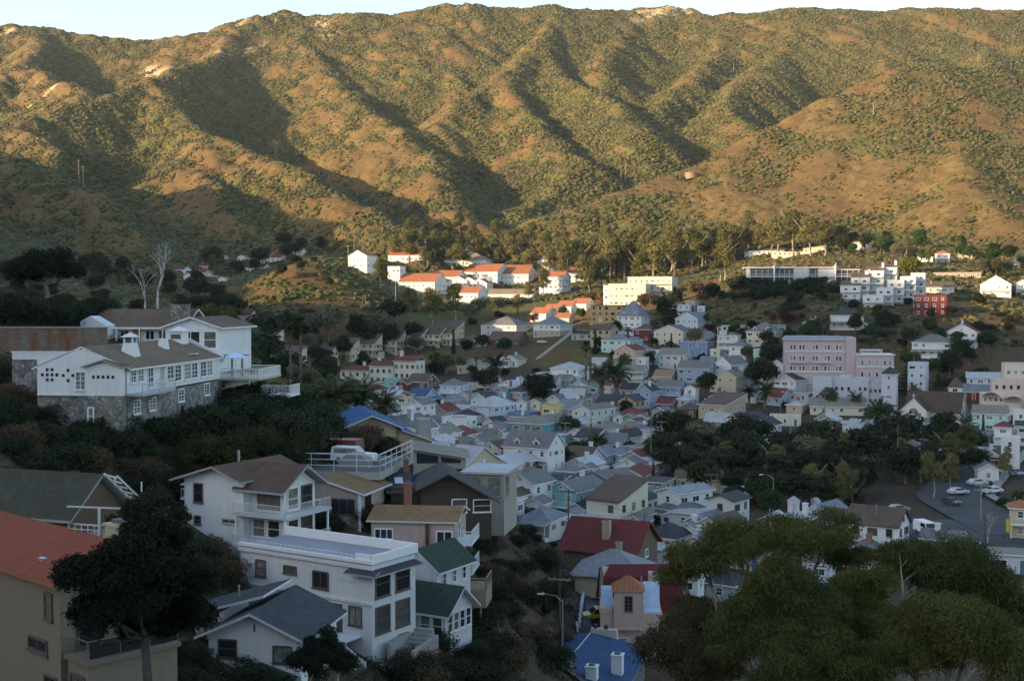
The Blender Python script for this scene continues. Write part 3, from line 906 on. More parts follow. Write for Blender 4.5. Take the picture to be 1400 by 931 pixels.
    HOUSES.append((px, py, root, w, d, H, label))
    return root
# ------------------------------------------------------------------ the town, house by house
TA, TB, TC, TD = (440, 480, 4.654), (640, 540, 4.654), (640, 380, 5.173), (860, 380, 5.173)
TE, TF, TG, TH = (1060, 440, 4.118), (1000, 300, 3.5), (460, 320, 2.917), (880, 500, 4.231)
TI, TJ, TK, TL, TM = (1060, 600, 4.118), (200, 320, 4.654), (680, 660, 3.436), (900, 640, 2.8), (380, 360, 4.667)
H = town_house
TNAME.update({TA: 'TA', TB: 'TB', TJ: 'TJ', TM: 'TM', TG: 'TG'})
# west end of the flats
H(TA,485,132,130,1,-20,'gs','pink','red','low bright pink cottage below the long red-roofed cream building')
H(TA,460,185,100,2,-15,'flat','turq','bgrey','flat-topped turquoise two-storey house beside the small red gabled cottage')
H(TA,517,205,68,2,-15,'gf','red','brown','narrow red gabled cottage with white trim between turquoise and brown houses',pitch=.9)
H(TA,640,195,150,2,-20,'gs','brown','brown','dark brown two-storey house with white windows right of the red cottage')
H(TA,400,178,150,1,-25,'gs','beige','grey','beige cottage with long grey roof left of the flat turquoise house')
H(TA,610,160,130,1,-20,'hip','pgrey','bgrey','low grey hip-roofed cottage at the foot of the bare brown cut slope')
H(TA,840,215,145,2,-22,'hip','paleblue','grey','pale blue two-storey house with white balconies left of the palm',r=.9,balcony=True)
H(TA,522,288,72,2,-15,'gf','cream','brown','tall narrow cream gabled house behind the dark blue roof')
H(TA,440,292,105,1,-25,'shed','paleblue','pale','pale blue shed-roofed cottage between palm fronds and narrow cream house')
H(TA,640,288,160,1,-25,'gs','bluegrey','blue','blue-grey cottage with dark blue roof in front of the brown house')
H(TA,632,340,150,2,-32,'gf','white','grey','white gabled two-storey house with long grey roof below the dark blue roof')
H(TA,525,372,95,2,-20,'flat','white','pale','white flat-topped house with roof terrace behind the big blue roof',balcony=True)
H(TA,655,420,120,1,-20,'flat','cream','gtan','low cream flat-roofed bungalow behind the small white gable')
H(TA,715,455,165,1,-25,'gf','white','grey','small white gabled bungalow right of the tan chimney tower',dormer=0)
H(TA,850,355,215,1,-12,'slabflat','paleblue','pale','long white pavilion-like bungalow with pale flat roof and open porch',porch=True,r=.7)
H(TA,875,430,185,2,-28,'flat','white','grey','white two-storey house with roof terrace in the middle of the cottages',balcony=True,r=.9)
H(TA,1090,345,235,2,-35,'hip','paleblue','pale','big pale blue two-storey block with low pale hip roof',r=1.3)
H(TA,825,555,150,1,-18,'flat','pgrey','pale','small pale bungalow with flat roof left of the red shed roof')
H(TA,1010,580,250,2,-42,'shed','grey','tile','grey long-sided house with orange-red shed roof and white chimney',r=1.6,chimney='white',pitch=.5)
H(TA,1110,500,210,1,-28,'hip','grey','grey','grey house with broad low hip roof above the orange shed roof')
H(TA,832,615,100,1,-20,'gs','beige','red','small beige cottage with red roof beside the blue roof end')
H(TA,1020,682,245,1,-18,'gs','white','grey','white porch house with grey roof behind the tan glass-fronted flat house',porch=True,r=.8,pitch=.35)
H(TA,1110,625,190,1,-30,'gf','yellow','grey','yellow-trimmed grey gabled cottage right of the orange shed roof')
H(TA,1140,255,95,1,-20,'gf','turq','grey','tiny turquoise gabled cottage right of the date palm')
H(TA,915,282,100,1,-20,'gf','cream','grey','cream gabled cottage under the date palm')
H(TA,1005,287,90,1,-22,'gf','white','brown','white gabled cottage between the date palm and the tiny turquoise one')
H(TA,970,95,180,1,-12,'hip','gtan' if 'gtan' in WALL else 'beige','gtan','low olive-beige cottage with flat hip roof above the date palm',r=.8)
H(TA,1172,62,95,1,-20,'gf','white','brown','half hidden white cottage with brown roof beside the second palm')
H(TA,300,290,105,1,-25,'gf','white','grey','white cottage glimpsed between the palms behind the big blue roof')
H(TA,335,338,110,1,-20,'flat','white','pale','white flat bungalow directly behind the ridge of the big blue roof')
H(TA,430,372,70,1,-20,'gf','cream','brown','tiny cream gabled cottage touching the big blue roof behind')
# centre of the flats
H(TB,420,330,330,2,-30,'gs','white','grey','large white house with grey roof, front porch and red chimney',r=.72,porch=True,chimney='brick',wk='board',pitch=.75,fh=2.9,dormer=2)
H(TB,425,180,255,2,-30,'hip','teal','gtan','teal house with white lower storey and brown-grey hip roof',r=.9,base='white',pitch=.4)
H(TB,200,240,235,1,-30,'hip','grey','bgrey','grey bungalow with wide blue-grey hip roof left of the teal house')
H(TB,800,95,240,2,-42,'gf','pgrey','grey','long pale grey two-storey house with cream gable right of the dark red tree',r=1.9,pitch=.4)
H(TB,1000,270,225,1,-38,'gf','white','dark','white cottage with dark gabled roof beside the palms and hedge',r=1.7,chimney='brick')
H(TB,400,560,250,2,-36,'gf','white','grey','white gabled house with balcony and grey roof, long wall to the right',r=1.2,balcony=True)
H(TB,545,575,150,2,-36,'shed','grey','dark','grey boarded rear wing house with dark shed roof beside the white gable',r=1.3)
H(TB,690,610,330,2,-34,'gf','turq','grey','turquoise two-storey gabled house with white balcony',r=1.7,balcony=True,pitch=.5,wk='board')
H(TB,950,670,345,2,-36,'shed','cream','brown','large cream house with brown sloping roof and white balcony',r=1.5,balcony=True,pitch=.55,fh=2.9,dark=True)
H(TB,870,560,350,1,-44,'gf','white','grey','white gabled house with very long grey roof behind the large cream house',r=2.0)
H(TB,712,722,128,1,-26,'gf','paleblue','dark','small sky blue gabled cottage below the turquoise house')
H(TB,955,765,115,1,-26,'gf','paleblue','gtan','small lavender blue gabled cottage below the large cream house',r=1.0,pitch=.8)
H(TB,1060,770,210,1,-45,'gf','grey','gtan','grey bungalow with long olive-grey roof right of the lavender blue cottage',r=1.6)
H(TB,1082,805,135,1,-28,'gf','mint','grey','mint and white gabled cottage at the edge of the red barn roof',r=1.2)
H(TB,445,690,105,1,-24,'gf','white','grey','small white gabled cottage between satellite dish and turquoise house')
H(TB,270,672,150,1,-26,'slabflat','pgrey','pale','little bungalow with bright pale blue flat roof',r=1.0)
H(TB,300,640,150,1,-30,'gf','white','brown','white-fronted cottage with dark gable above the pale blue flat roof')
H(TB,110,310,205,1,-36,'gf','pgrey','grey','pale grey house left of the large white porch house',r=1.4)
H(TB,190,345,200,1,-30,'gf','cream','brown','cream gabled cottage with brown-grey roof below the blue-grey hip roof')
H(TB,540,75,120,2,-15,'flat','yellow','dark','bright yellow flat-topped house left of the dark red tree',D=None)
H(TB,355,120,150,1,-25,'flat','blue','grey','blue flat-roofed cottage behind the teal house')
H(TB,670,18,160,1,-15,'gs','cream','pale','cream cottage with pale roof directly behind the bright yellow house')
H(TB,820,22,130,1,-20,'hip','cream','grey','cream hip-roofed cottage left of the brown gabled pair')
H(TB,960,60,260,1,-30,'gs','brown','dark','brown house with long dark roof below the grey-blue gabled house',r=.8,dark=True)
H(TB,1040,35,150,2,-32,'gf','tan','dark','tan and brown gabled house left of the grey-blue gabled house',dark=True)
H(TB,962,135,75,1,-20,'gf','white','brown','tiny white gabled cottage with brown roof, leftmost of three small gables')
H(TB,1030,140,80,1,-22,'gf','green','grey','tiny dark green gabled cottage with white bargeboards, middle of three small gables')
H(TB,1110,145,75,1,-22,'gf','mint','grey','tiny pale green gabled cottage, rightmost of three small gables')
H(TB,1080,425,200,1,-40,'slabflat','pgrey','pale','long bungalow with shiny pale metal roof right of the palms',r=1.6)
H(TB,1165,440,90,1,-30,'slabflat','beige','pale','beige shed with pale roof right of the shiny metal roof')
H(TB,900,220,210,1,-25,'hip','pgrey','gtan','low pale bungalow with olive roof behind the white dark-roofed cottage',r=.8)
H(TB,1190,235,110,2,-25,'slabflat','pgrey','grey','pale grey house with open verandas right of the white dark-roofed cottage',balcony=True)
H(TB,1040,210,120,1,-25,'gs','cream','gtan','cream bungalow under the three small gables')
H(TB,500,235,150,1,-28,'gf','paleblue','grey','pale blue cottage tucked behind the large white porch house')
H(TB,600,255,90,1,-25,'slabflat','turq','pale','tiny turquoise cottage left of the dark tree')
H(TB,640,520,160,1,-28,'slabflat','cream','dark','cream flat house with dark tar roof behind the turquoise gable',r=.9)
H(TB,1100,590,120,1,-30,'slabflat','pgrey','bgrey','grey bungalow with blue-grey flat roof right of the large cream house')
H(TB,1150,640,110,1,-34,'hip','grey','grey','grey hip-roofed bungalow at the right of the large cream house')
H(TB,660,800,300,1,-25,'slabflat','grey','pale','low building with patched pale grey flat roof above the red barn roof',r=.8)
H(TB,760,470,100,1,-25,'gf','pgrey','grey','small grey gabled cottage left of the very long grey roof')
# terraces above the flats
H(TC,275,335,310,2,-28,'hip','palepink','grey','pale pink two-storey house with grey hip roof on the terrace',r=.9,pitch=.45)
H(TC,285,440,240,1,-20,'gs','brown','brown','dark brown low house with broad brown roof below the pale pink house',r=.9,dark=True)
H(TC,70,442,150,1,-12,'gs','white','brown','low white house with brown roof at the end of the tan condominiums',r=.7)
H(TC,600,330,235,2,-28,'hip','white','bgrey','white house with blue-grey hip roof and tan lower storey above the cut slope',base='tan',r=.95)
H(TC,965,365,170,3,-32,'gs','tan','brown','tall tan apartment house with three rows of dark windows',r=.8,dark=True,wk='stucco')
H(TC,1090,440,255,2,-30,'hip','mint','bgrey','mint-grey house with blue-grey hip roof left of the pink balcony house',r=1.0,pitch=.4)
H(TC,1150,515,205,3,-28,'gf','salmon','red','pink three-storey house with red gable roof and balconies',r=1.5,balcony=True,pitch=.5,dark=False)
H(TC,1000,195,225,3,-20,'slabflat','orange','brown','brown wooden hotel with flat roof half in the last sun',r=.7,dark=True,wk='board')
H(TC,330,580,140,1,-28,'gf','cream','gtan','small cream gabled cottage with white terrace walls beside the palm',chimney='white')
H(TC,720,640,235,2,-26,'hip','white','pale','white two-storey house with pale hip roof at the foot of the bare slope',r=.95,balcony=True,pitch=.4)
H(TC,520,705,170,1,-42,'gf','cream','pale','cream gabled cottage with pale grey roof left of the pale hip-roofed house',r=1.5)
H(TC,690,720,110,1,-20,'gs','grey','grey','small grey cottage between the cream gable and the pale hip roof')
H(TC,230,805,120,1,-22,'gs','turq','grey','blue-green cottage left of the round dark shrubs',pitch=.4)
H(TC,390,880,90,1,-20,'gf','white','grey','small white gabled cottage, left one of a pair behind the pale blue block')
H(TC,490,880,100,1,-22,'gf','cream','brown','small cream gabled cottage, right one of a pair beside the bright yellow house')
H(TC,1270,800,150,2,-32,'gf','bluegrey','dark','grey-blue gabled house with white trim and dark roof',r=1.2,pitch=.75,wk='board',chimney='white')
H(TC,1160,790,150,1,-30,'gs','white','dark','white cottage with dark roof left of the grey-blue gabled house')
H(TC,1170,660,180,1,-20,'gs','cream','gtan','low cream house with olive roof below the pink balcony house',r=.8,porch=True)
H(TC,930,575,100,2,-10,'flat','pgrey','grey','pale grey square block between date palms and mint-grey house')
H(TC,1255,365,150,2,-25,'hip','red','brown','rust red house with brown hip roof below the white Victorian house',dark=False)
H(TC,820,395,150,1,-20,'slabflat','grey','dark','dark flat carport building above the bare slope',r=.6,dark=True)
H(TC,1230,570,90,2,-20,'flat','white','pale','narrow white block right of the pink balcony house')
H(TD,370,190,190,2,-26,'slabflat','paleblue','gtan','pale blue and white flat-roofed house high on the slope',r=.9,balcony=True)
H(TD,450,165,90,2,-30,'slabflat','tan','gtan','tan wing house behind the pale blue flat-roofed house')
H(TD,470,290,250,2,-38,'gf','paleblue','bgrey','pale blue gabled house with blue-grey roof above the cream gable',r=1.4,pitch=.5)
H(TD,320,380,255,2,-27,'gf','cream','grey','big cream house with grey clipped gable and rows of windows',r=1.1,pitch=.4,wk='board')
H(TD,480,455,210,2,-25,'slabflat','blue','bgrey','blue flat-roofed house right of the big cream house',r=.8)
H(TD,775,340,210,1,-14,'slabflat','white','pale','long low white house with flat roof and four dark windows',r=.5,win=(1.4,1.4,'pair'))
H(TD,710,408,150,3,-20,'slabflat','pgrey','gtan','stacked grey-beige house in three flat-roofed tiers',r=.9,balcony=True)
H(TD,960,378,230,2,-28,'hip','cream','grey','cream house with rounded grey hip roof and two dormers',r=.9,dormer=2,pitch=.65)
H(TD,790,482,150,2,-27,'hip','white','grey','bright white two-storey house with grey hip roof below the stacked house')
H(TD,1000,515,220,2,-16,'flat','mint','grey','pale mint flat-roofed house left of the pink hotel',r=.7)
H(TD,720,612,215,2,-42,'gf','white','grey','white gabled house with grey roof in front of the bright white hip roof',r=1.6,pitch=.75)
H(TD,480,640,240,2,-25,'gs','bluegrey','grey','blue-grey house with wide grey roof right of the cream-white house',r=.8)
H(TD,725,700,205,2,-36,'gf','beige','gtan','beige gabled house with lattice windows left of the big round tree',r=1.2,chimney='brick')
H(TD,1165,722,250,2,-42,'gf','pgrey','dark','off-white gabled house with dark roof and terrace below the pink hotel',r=1.5,pitch=.5,balcony=True)
H(TD,330,545,210,2,-28,'gs','pgrey','gtan','cream-white house with grey-brown roof below the big cream house',r=.8)
H(TD,215,520,135,2,-15,'flat','mint','pale','pale green-white flat block right of the pink balcony house')
H(TD,300,770,190,2,-25,'gs','blue','grey','blue house with white balcony right of the grey-blue gabled house',balcony=True,r=.8)
H(TD,442,780,95,2,-22,'gf','white','red','small white house with stacked balconies beside the dark round tree',balcony=True)
H(TD,260,700,160,1,-25,'gs','tan','tan','low tan-roofed house above the blue balcony house')
H(TD,512,205,58,1,-15,'flat','paleblue','pale','tiny pale blue hut on the slope behind the pale blue gabled house')
H(TD,1060,340,110,1,-15,'flat','green','grey','small grey-green cottage behind the rounded hip roof')
H(TD,612,510,75,2,-15,'flat','cream','gtan','narrow cream annex left of the bright white hip-roofed house')
H(TD,270,890,130,1,-25,'gs','brown','deepred','dark cottage with deep red roof below the blue balcony house')
H(TD,560,590,110,1,-25,'gs','grey','bgrey','small grey-roofed cottage between red bougainvillea and white gable')
H(TH,455,228,245,2,-38,'shed','tan','brown','tan two-storey house with brown sloping roof edged in white',r=1.5,pitch=.4,fh=2.9)
H(TH,440,312,150,1,-22,'gs','mint','pale','mint-grey porch cottage in front of the white-edged tan house',porch=True,r=.8)
H(TH,590,322,245,1,-46,'gf','cream','dark','cream gabled cottage with long dark roof right of the mint-grey porch',r=1.8)
H(TH,705,342,165,1,-35,'gf','white','dark','white gabled cottage with dark roof, right of the cream gable')
H(TH,670,392,180,1,-25,'gs','white','dark','white low house with dark roof among the park trees')
H(TH,285,345,160,1,-30,'flat','orange','red','orange-tan flat house with red roof edge left of the mint-grey porch')
H(TH,60,375,120,2,-25,'slabflat','pgrey','bgrey','pale grey two-storey house with flat roof left of the small white block',balcony=True)
H(TH,170,345,90,2,-20,'slabflat','white','bgrey','small white block with blue-grey roof left of the orange-tan house')
H(TH,70,515,130,1,-25,'gs','beige','red','beige bungalow with bright red roof left of the park trees')
H(TH,60,560,110,1,-30,'slabflat','pgrey','pale','low shed with pale blue metal roof below the bright red roof')
H(TH,320,655,235,1,-14,'gs','beige','brown','long beige bungalow with brown roof below the park trees',r=.55)
H(TH,240,738,280,2,-50,'gf','white','bgrey','white two-storey house with pale blue-grey roof',r=1.8,pitch=.3,rk='metal')
H(TH,320,785,150,1,-22,'hip','green','brown','green house with brown mansard edge beside the white two-storey one',r=.9)
H(TH,490,778,215,2,-38,'gf','pgrey','dark','off-white square house with low gable and two dark windows',r=1.2,pitch=.35,wk='board',dark=True)
H(TH,50,730,110,1,-30,'hip','pgrey','grey','pale hip-roofed bungalow left of the white two-storey house')
H(TH,262,250,130,1,-20,'hip','brown','brown','dark brown bungalow with wide hip roof below the blue balcony house',dark=True)
H(TH,110,265,110,1,-30,'gf','grey','grey','grey gabled cottage left of the dark brown bungalow')
H(TH,820,295,165,1,-15,'flat','cream','pale','low cream building with flat white roof right of the park palms',r=.6)
H(TH,755,890,110,1,-30,'gf','white','pale','tiny white gabled roof right of the round green tree',D=205)
H(TH,210,830,240,1,-40,'hip','grey','grey','broad grey-roofed bungalow in front of the white two-storey house',r=1.0)
# the right-hand side
H(TE,345,475,265,1,-12,'gs','cream','gtan','long low cream house with grey-brown roof below the grey block',r=.5)
H(TE,430,570,110,1,-15,'slabflat','cream','pale','small cream house with white flat roof above the park trees')
H(TE,645,290,88,4,-25,'pyr','lilac','dark','slim lilac corner tower house with dark pyramid roof beside the pink hotel',r=1.0,pitch=.9,fh=3.0)
H(TE,805,236,110,4,-28,'flat','paleblue','grey','tall narrow sky blue house right of the pink hotel',r=1.0)
H(TE,890,115,220,2,-26,'hip','white','grey','white cottage with grey hip roof and terrace below the red-roofed white house',r=.8,porch=True,pitch=.5)
H(TE,1075,58,205,2,-34,'gf','white','deepred','white gabled house with dark red roof on the right slope',r=1.2,chimney='white',balcony=True)
H(TE,1205,315,230,2,-20,'gs','paleblue','pale','pale blue two-storey motel with balcony and light roof behind the church',r=.6,balcony=True,pitch=.35)
H(TE,1015,362,75,3,-25,'pyr','white','brown','white tower with brown pyramid roof behind the church roof',r=1.0,pitch=1.5,name='tower_house',cat='tower')
H(TE,1145,395,190,1,-22,'gs','red','bgrey','rust brown house with blue-grey roof right of the church',r=.7)
H(TE,1210,515,185,2,-25,'gs','mint','gtan','pale mint house with grey-green roof right of the church',r=.8)
H(TE,1285,590,110,2,-25,'hip','white','red','small white house with red hip roof and balcony behind the palms',balcony=True)
H(TE,1380,508,85,3,-20,'flat','white','pale','tall plain white block at the right picture edge')
H(TE,1325,660,112,3,-25,'flat','white','pale','tall white stepped house with small windows near the right street')
H(TE,770,705,140,2,-26,'hip','white','grey','white house with grey hip roof behind the park trees')
H(TE,650,665,100,2,-20,'flat','paleblue','pale','pale blue flat house half hidden left of the white hip-roofed house')
H(TE,775,588,150,1,-38,'gf','white','brown','white gabled cottage with dark brown roof in front of the church',r=1.8)
H(TE,1035,700,95,1,-38,'gf','white','grey','small white gabled cottage with grey roof above the right street')
H(TE,1130,720,80,1,-22,'flat','cream','tan','small cream cottage, left one of two near the right street')
H(TE,1205,742,90,1,-20,'gs','cream','pale','small cream cottage with pale roof, right one of two near the right street')
H(TE,1190,832,120,1,-14,'gf','white','grey','white garage-like gabled cottage at the top of the right street',r=1.3)
H(TE,1095,662,110,1,-20,'slabflat','turq','pale','low cottage with bright pale turquoise roof among the palms')
H(TE,655,752,60,1,-25,'gf','beige','brown','tiny beige gabled cottage under the park palms')
H(TE,925,662,75,1,-25,'gf','white','grey','white cottage glimpsed behind the park pines')
# the upper right slope
H(TF,165,150,145,1,-8,'gs','white','brown','long white sunlit house with red-brown roof under the eucalyptus trees',r=.35,pitch=.4)
H(TF,275,156,140,1,-8,'slabflat','cream','pale','low sunlit cream house with thin flat roof under the eucalyptus trees',r=.5)
H(TF,400,140,100,1,-12,'shedr','cream','white','sunlit modern house with tilted white roof and lamp post beside it',r=.7,pitch=.25)
H(TF,620,110,130,2,-15,'hip','white','tile','sunlit white villa with tiled roof among the garden trees')
H(TF,605,75,60,3,-15,'hip','white','tile','square white tower of the villa with tiled cap, in the sun',name='tower_house',cat='tower',D=None)
H(TF,930,182,80,1,-22,'gf','white','tile','small sunlit white house with tiled gable right of the yellow shrub')
H(TF,1010,165,75,2,-20,'hip','white','tile','white house with tiled roof and balcony, uphill of the tan long house',balcony=True)
H(TF,1120,168,60,1,-15,'gs','beige','grey','small grey-roofed house beneath the big near hill')
H(TF,1080,256,180,1,-10,'slabflat','tan','gtan','long low tan house with flat roof right of the white stepped condominium',r=.4)
H(TF,1265,312,150,2,-22,'gf','white','grey','large sunlit white gabled house on the right slope',r=1.0,pitch=.6,balcony=True)
H(TF,1392,306,65,2,-22,'gf','white','brown','sunlit white house cut by the right picture edge',balcony=True)
H(TF,1360,202,48,1,-22,'gf','cream','tan','small sunlit cream gabled house high at the right edge')
H(TF,980,325,140,1,-12,'gs','pgrey','brown','white house with brown roof behind the dark red house',r=.6)
H(TF,950,366,145,3,-16,'flat','red','dark','dark red flat-topped house with white windows',r=.8,dark=False,fh=2.8)
H(TF,555,458,150,2,-20,'hip','white','dark','white two-storey house with dark hip roof and white lattice terrace',r=.8,porch=True)
# sunlit white condominiums
GW = 'sunlit white condominiums with tiled roofs'
for a in ((105,88,70,3,-25,'gf','tall white house with tiled gable, leftmost in the sun'),
          (290,86,100,1,-10,'gs','low white building with long tiled roof behind the palms'),
          (345,192,120,2,-18,'gs','white condominium with wide tiled roof at the lower left of the sunlit cluster'),
          (445,172,90,2,-15,'gs','white condominium left of the three small tiled gables'),
          (500,188,60,2,-22,'gf','small white tiled gable, left of three in the sunlit cluster'),
          (540,192,60,2,-22,'gf','small white tiled gable, middle of three in the sunlit cluster'),
          (580,196,55,2,-22,'gf','small white tiled gable, right of three in the sunlit cluster'),
          (600,152,115,2,-22,'gs','white condominium with steep orange tiled roof in the middle of the cluster'),
          (700,160,120,2,-12,'gs','wide plain white condominium wall with thin tiled roof edge'),
          (730,128,100,2,-20,'gf','white condominium with tall tiled gable behind the plain wide wall'),
          (855,125,110,2,-22,'gf','white condominium with tiled gable at the upper right of the cluster'),
          (872,172,80,3,-24,'gs','tall white condominium at the right behind the dark tree'),
          (530,236,90,2,-20,'gs','white condominium with tiled roof, lowest of the sunlit cluster'),
          (950,156,80,2,-15,'gs','white condominium standing apart under the eucalyptus at the right')):
    H(TG, a[0], a[1], a[2], a[3], a[4], a[5], 'white', 'tile', a[6], group=GW, wk='stucco', cat='condominium', name='condominium', pitch=.5, r=.9)
H(TG,530,106,125,2,-15,'hip','white','tan','large white building with tan hip roof at the back of the sunlit cluster',r=.7)
H(TG,240,132,42,3,-15,'flat','white','pale','narrow white shaded block on the slope below the palms')
H(TG,1092,208,36,3,-15,'flat','white','pale','slim sunlit white tower left of the cream stepped apartments',name='tower_house',cat='tower')
H(TG,1170,202,110,3,-18,'flat','cream','tan','sunlit cream apartment block, lower left of the stepped pair',r=.7)
H(TG,1262,172,130,3,-18,'slabflat','cream','tan','sunlit cream apartment block with flat tan roof, upper right of the stepped pair',r=.7,balcony=True)
for a in ((825,318,66,'lowest'), (872,303,62,'second lowest'), (925,290,62,'middle'), (985,279,60,'uppermost')):
    H(TG, a[0], a[1], a[2], 1, -30, 'gs', 'white', 'tile', 'small tile-roofed bungalow in the sunlit row climbing behind the white hip-roofed house, ' + a[3], group='row of small tile-roofed bungalows')
H(TG,910,336,50,1,-20,'gs','cream','tile','lone little tile-roofed cottage in front of the sunlit bungalow row')
H(TG,700,240,120,1,-10,'gs','white','tan','low white garage row in the sun below the condominiums',r=.4)
# tan condominium row
GT = 'tan condominiums stepping up the slope'
for k, (u, v, W, w_) in enumerate(((320,558,100,'first and lowest'), (440,534,130,'second'), (580,512,140,'third'), (725,492,150,'fourth'), (880,462,130,'fifth'), (1000,452,130,'sixth'), (1085,445,110,'seventh and highest in line'))):
    H(TM, u, v, W, 2, -22, 'shed', 'beige', 'brown', 'tan condominium with brown sloping roof, ' + w_ + ' unit of the stepped row', group=GT, r=.9, pitch=.95, cat='condominium', name='condominium', balcony=True, wk='stucco', dark=True)
H(TM,1090,395,165,2,-15,'shed','beige','brown','sunlit tan condominium standing behind the upper end of the stepped row',r=.6,cat='condominium',name='condominium',wk='stucco',dark=True)
# shaded valley at the left
for k, (u, v, W, n, kd, w_) in enumerate(((785,135,90,2,'gf','with tall gable behind the scrubby hill'), (978,112,60,1,'gs','at the very crest of the scrubby hill'), (690,215,85,1,'gs','low on the left flank of the scrubby hill'), (622,150,60,1,'gf','half hidden left of the tall gable'),
        (385,205,80,1,'gs','above the bare-branched tree, upper one'), (235,228,70,1,'gs','right of the tall dead tree, upper one'), (290,268,75,2,'gf','right of the tall dead tree with a white chimney'), (365,248,85,1,'gs','in the middle of the valley cluster'), (425,268,70,1,'gf','right end of the valley cluster'),
        (490,155,55,1,'gs','alone high in the valley trees'), (745,212,60,1,'gs','with dark red roof beside the scrubby hill'), (845,152,80,1,'gs','right of the tall gable'), (500,288,60,1,'gf','low among the valley trees'), (290,312,50,1,'gs','lowest of the valley cluster'))):
    H(TJ, u, v, W, n, -20, kd, 'white', 'red' if k % 3 else 'tile', 'small white house with red roof ' + w_, group='white houses in the shaded valley')
H(TJ,415,352,90,1,-25,'gf','grey','grey','grey gabled house in the dark valley trees')
H(TJ,710,628,270,1,-6,'gs','cream','red','long cream building with red roof and arched windows left of the palms',r=.3,fh=3.4)
H(TJ,890,765,210,2,-20,'shed','beige','brown','tan stepped house with brown sloping roof behind the twin fan palms',r=.8,dark=True)
H(TJ,645,520,90,1,-15,'gs','beige','red','low red-roofed house beneath the yellow-green shrub')
# nearer flats behind the red roofs and the big trees
H(TK,800,252,205,1,-32,'hip','white','dark','white house with black hip roof and white front gable',r=1.1,pitch=.6)
H(TK,742,312,130,1,-25,'slabflat','pgrey','pale','low building with pale blue-grey flat roof below the black hip roof',r=.9)
H(TK,920,215,110,1,-35,'gf','white','bgrey','white gabled cottage with white chimney right of the black hip roof',chimney='white')
H(TK,640,245,160,1,-30,'hip','grey','grey','grey-roofed bungalow right of the red barn roof',r=1.0)
H(TK,905,440,120,2,-22,'gs','white','grey','white two-storey house right of the dark red gambrel roof')
H(TL,640,178,170,1,-40,'gf','white','bgrey','white gabled cottage with blue-grey roof below the park',r=1.6,pitch=.6)
H(TL,725,202,160,1,-20,'gs','pgrey','dark','grey-white bungalow with near-black blue roof left of the half-timbered house',r=.8)
H(TL,842,212,200,2,-35,'gs','white','brown','white two-storey house with dark brown roof and timbered gable',r=.7,pitch=.8,dark=True)
H(TL,785,246,82,1,-30,'gs','pgrey','grey','small grey-roofed lean-to house before the timbered gable house')
H(TL,1090,272,150,1,-28,'gs','mint','grey','mint green cottage with grey roof and small cupola by the big parking lot',r=.8,pitch=.45,chimney='white')
H(TL,1350,332,160,1,-18,'slabflat','lilac','gtan','low building with mauve flat roof at the lower right edge',r=.8)
H(TL,1385,150,60,2,-20,'hip','beige','tile','beige house with tiled roof at the right edge of the parking lot',balcony=True)
H(TL,240,228,190,1,-40,'gf','cream','brown','cream gabled bungalow with wide brown roof above the big trees',r=1.4)
H(TL,190,208,150,1,-38,'gf','paleblue','bgrey','pale blue bungalow with blue-grey roof left of the wide brown roof',r=1.5)
H(TL,130,425,120,1,-25,'gs','white','dark','white cottage with a four-pane window behind the leftmost big tree')
H(TL,265,440,150,1,-35,'hip','grey','dark','house with black roof seen through the leftmost big tree')
H(TL,625,362,100,2,-25,'gs','paleblue','grey','pale blue house seen through a gap in the big trees')
H(TL,850,345,60,1,-25,'gf','white','grey','small white gable between the two biggest trees')
H(TE,1392,585,60,2,-20,'gs','pgrey','dark','dark-roofed white house cut by the right edge above the street')
H(TC,1170,268,200,3,-28,'hip','white','bgrey','white three-storey Victorian house with steep blue-grey roof and dormers',pitch=1.25,dormer=2,porch=True,wk='board',r=.9)
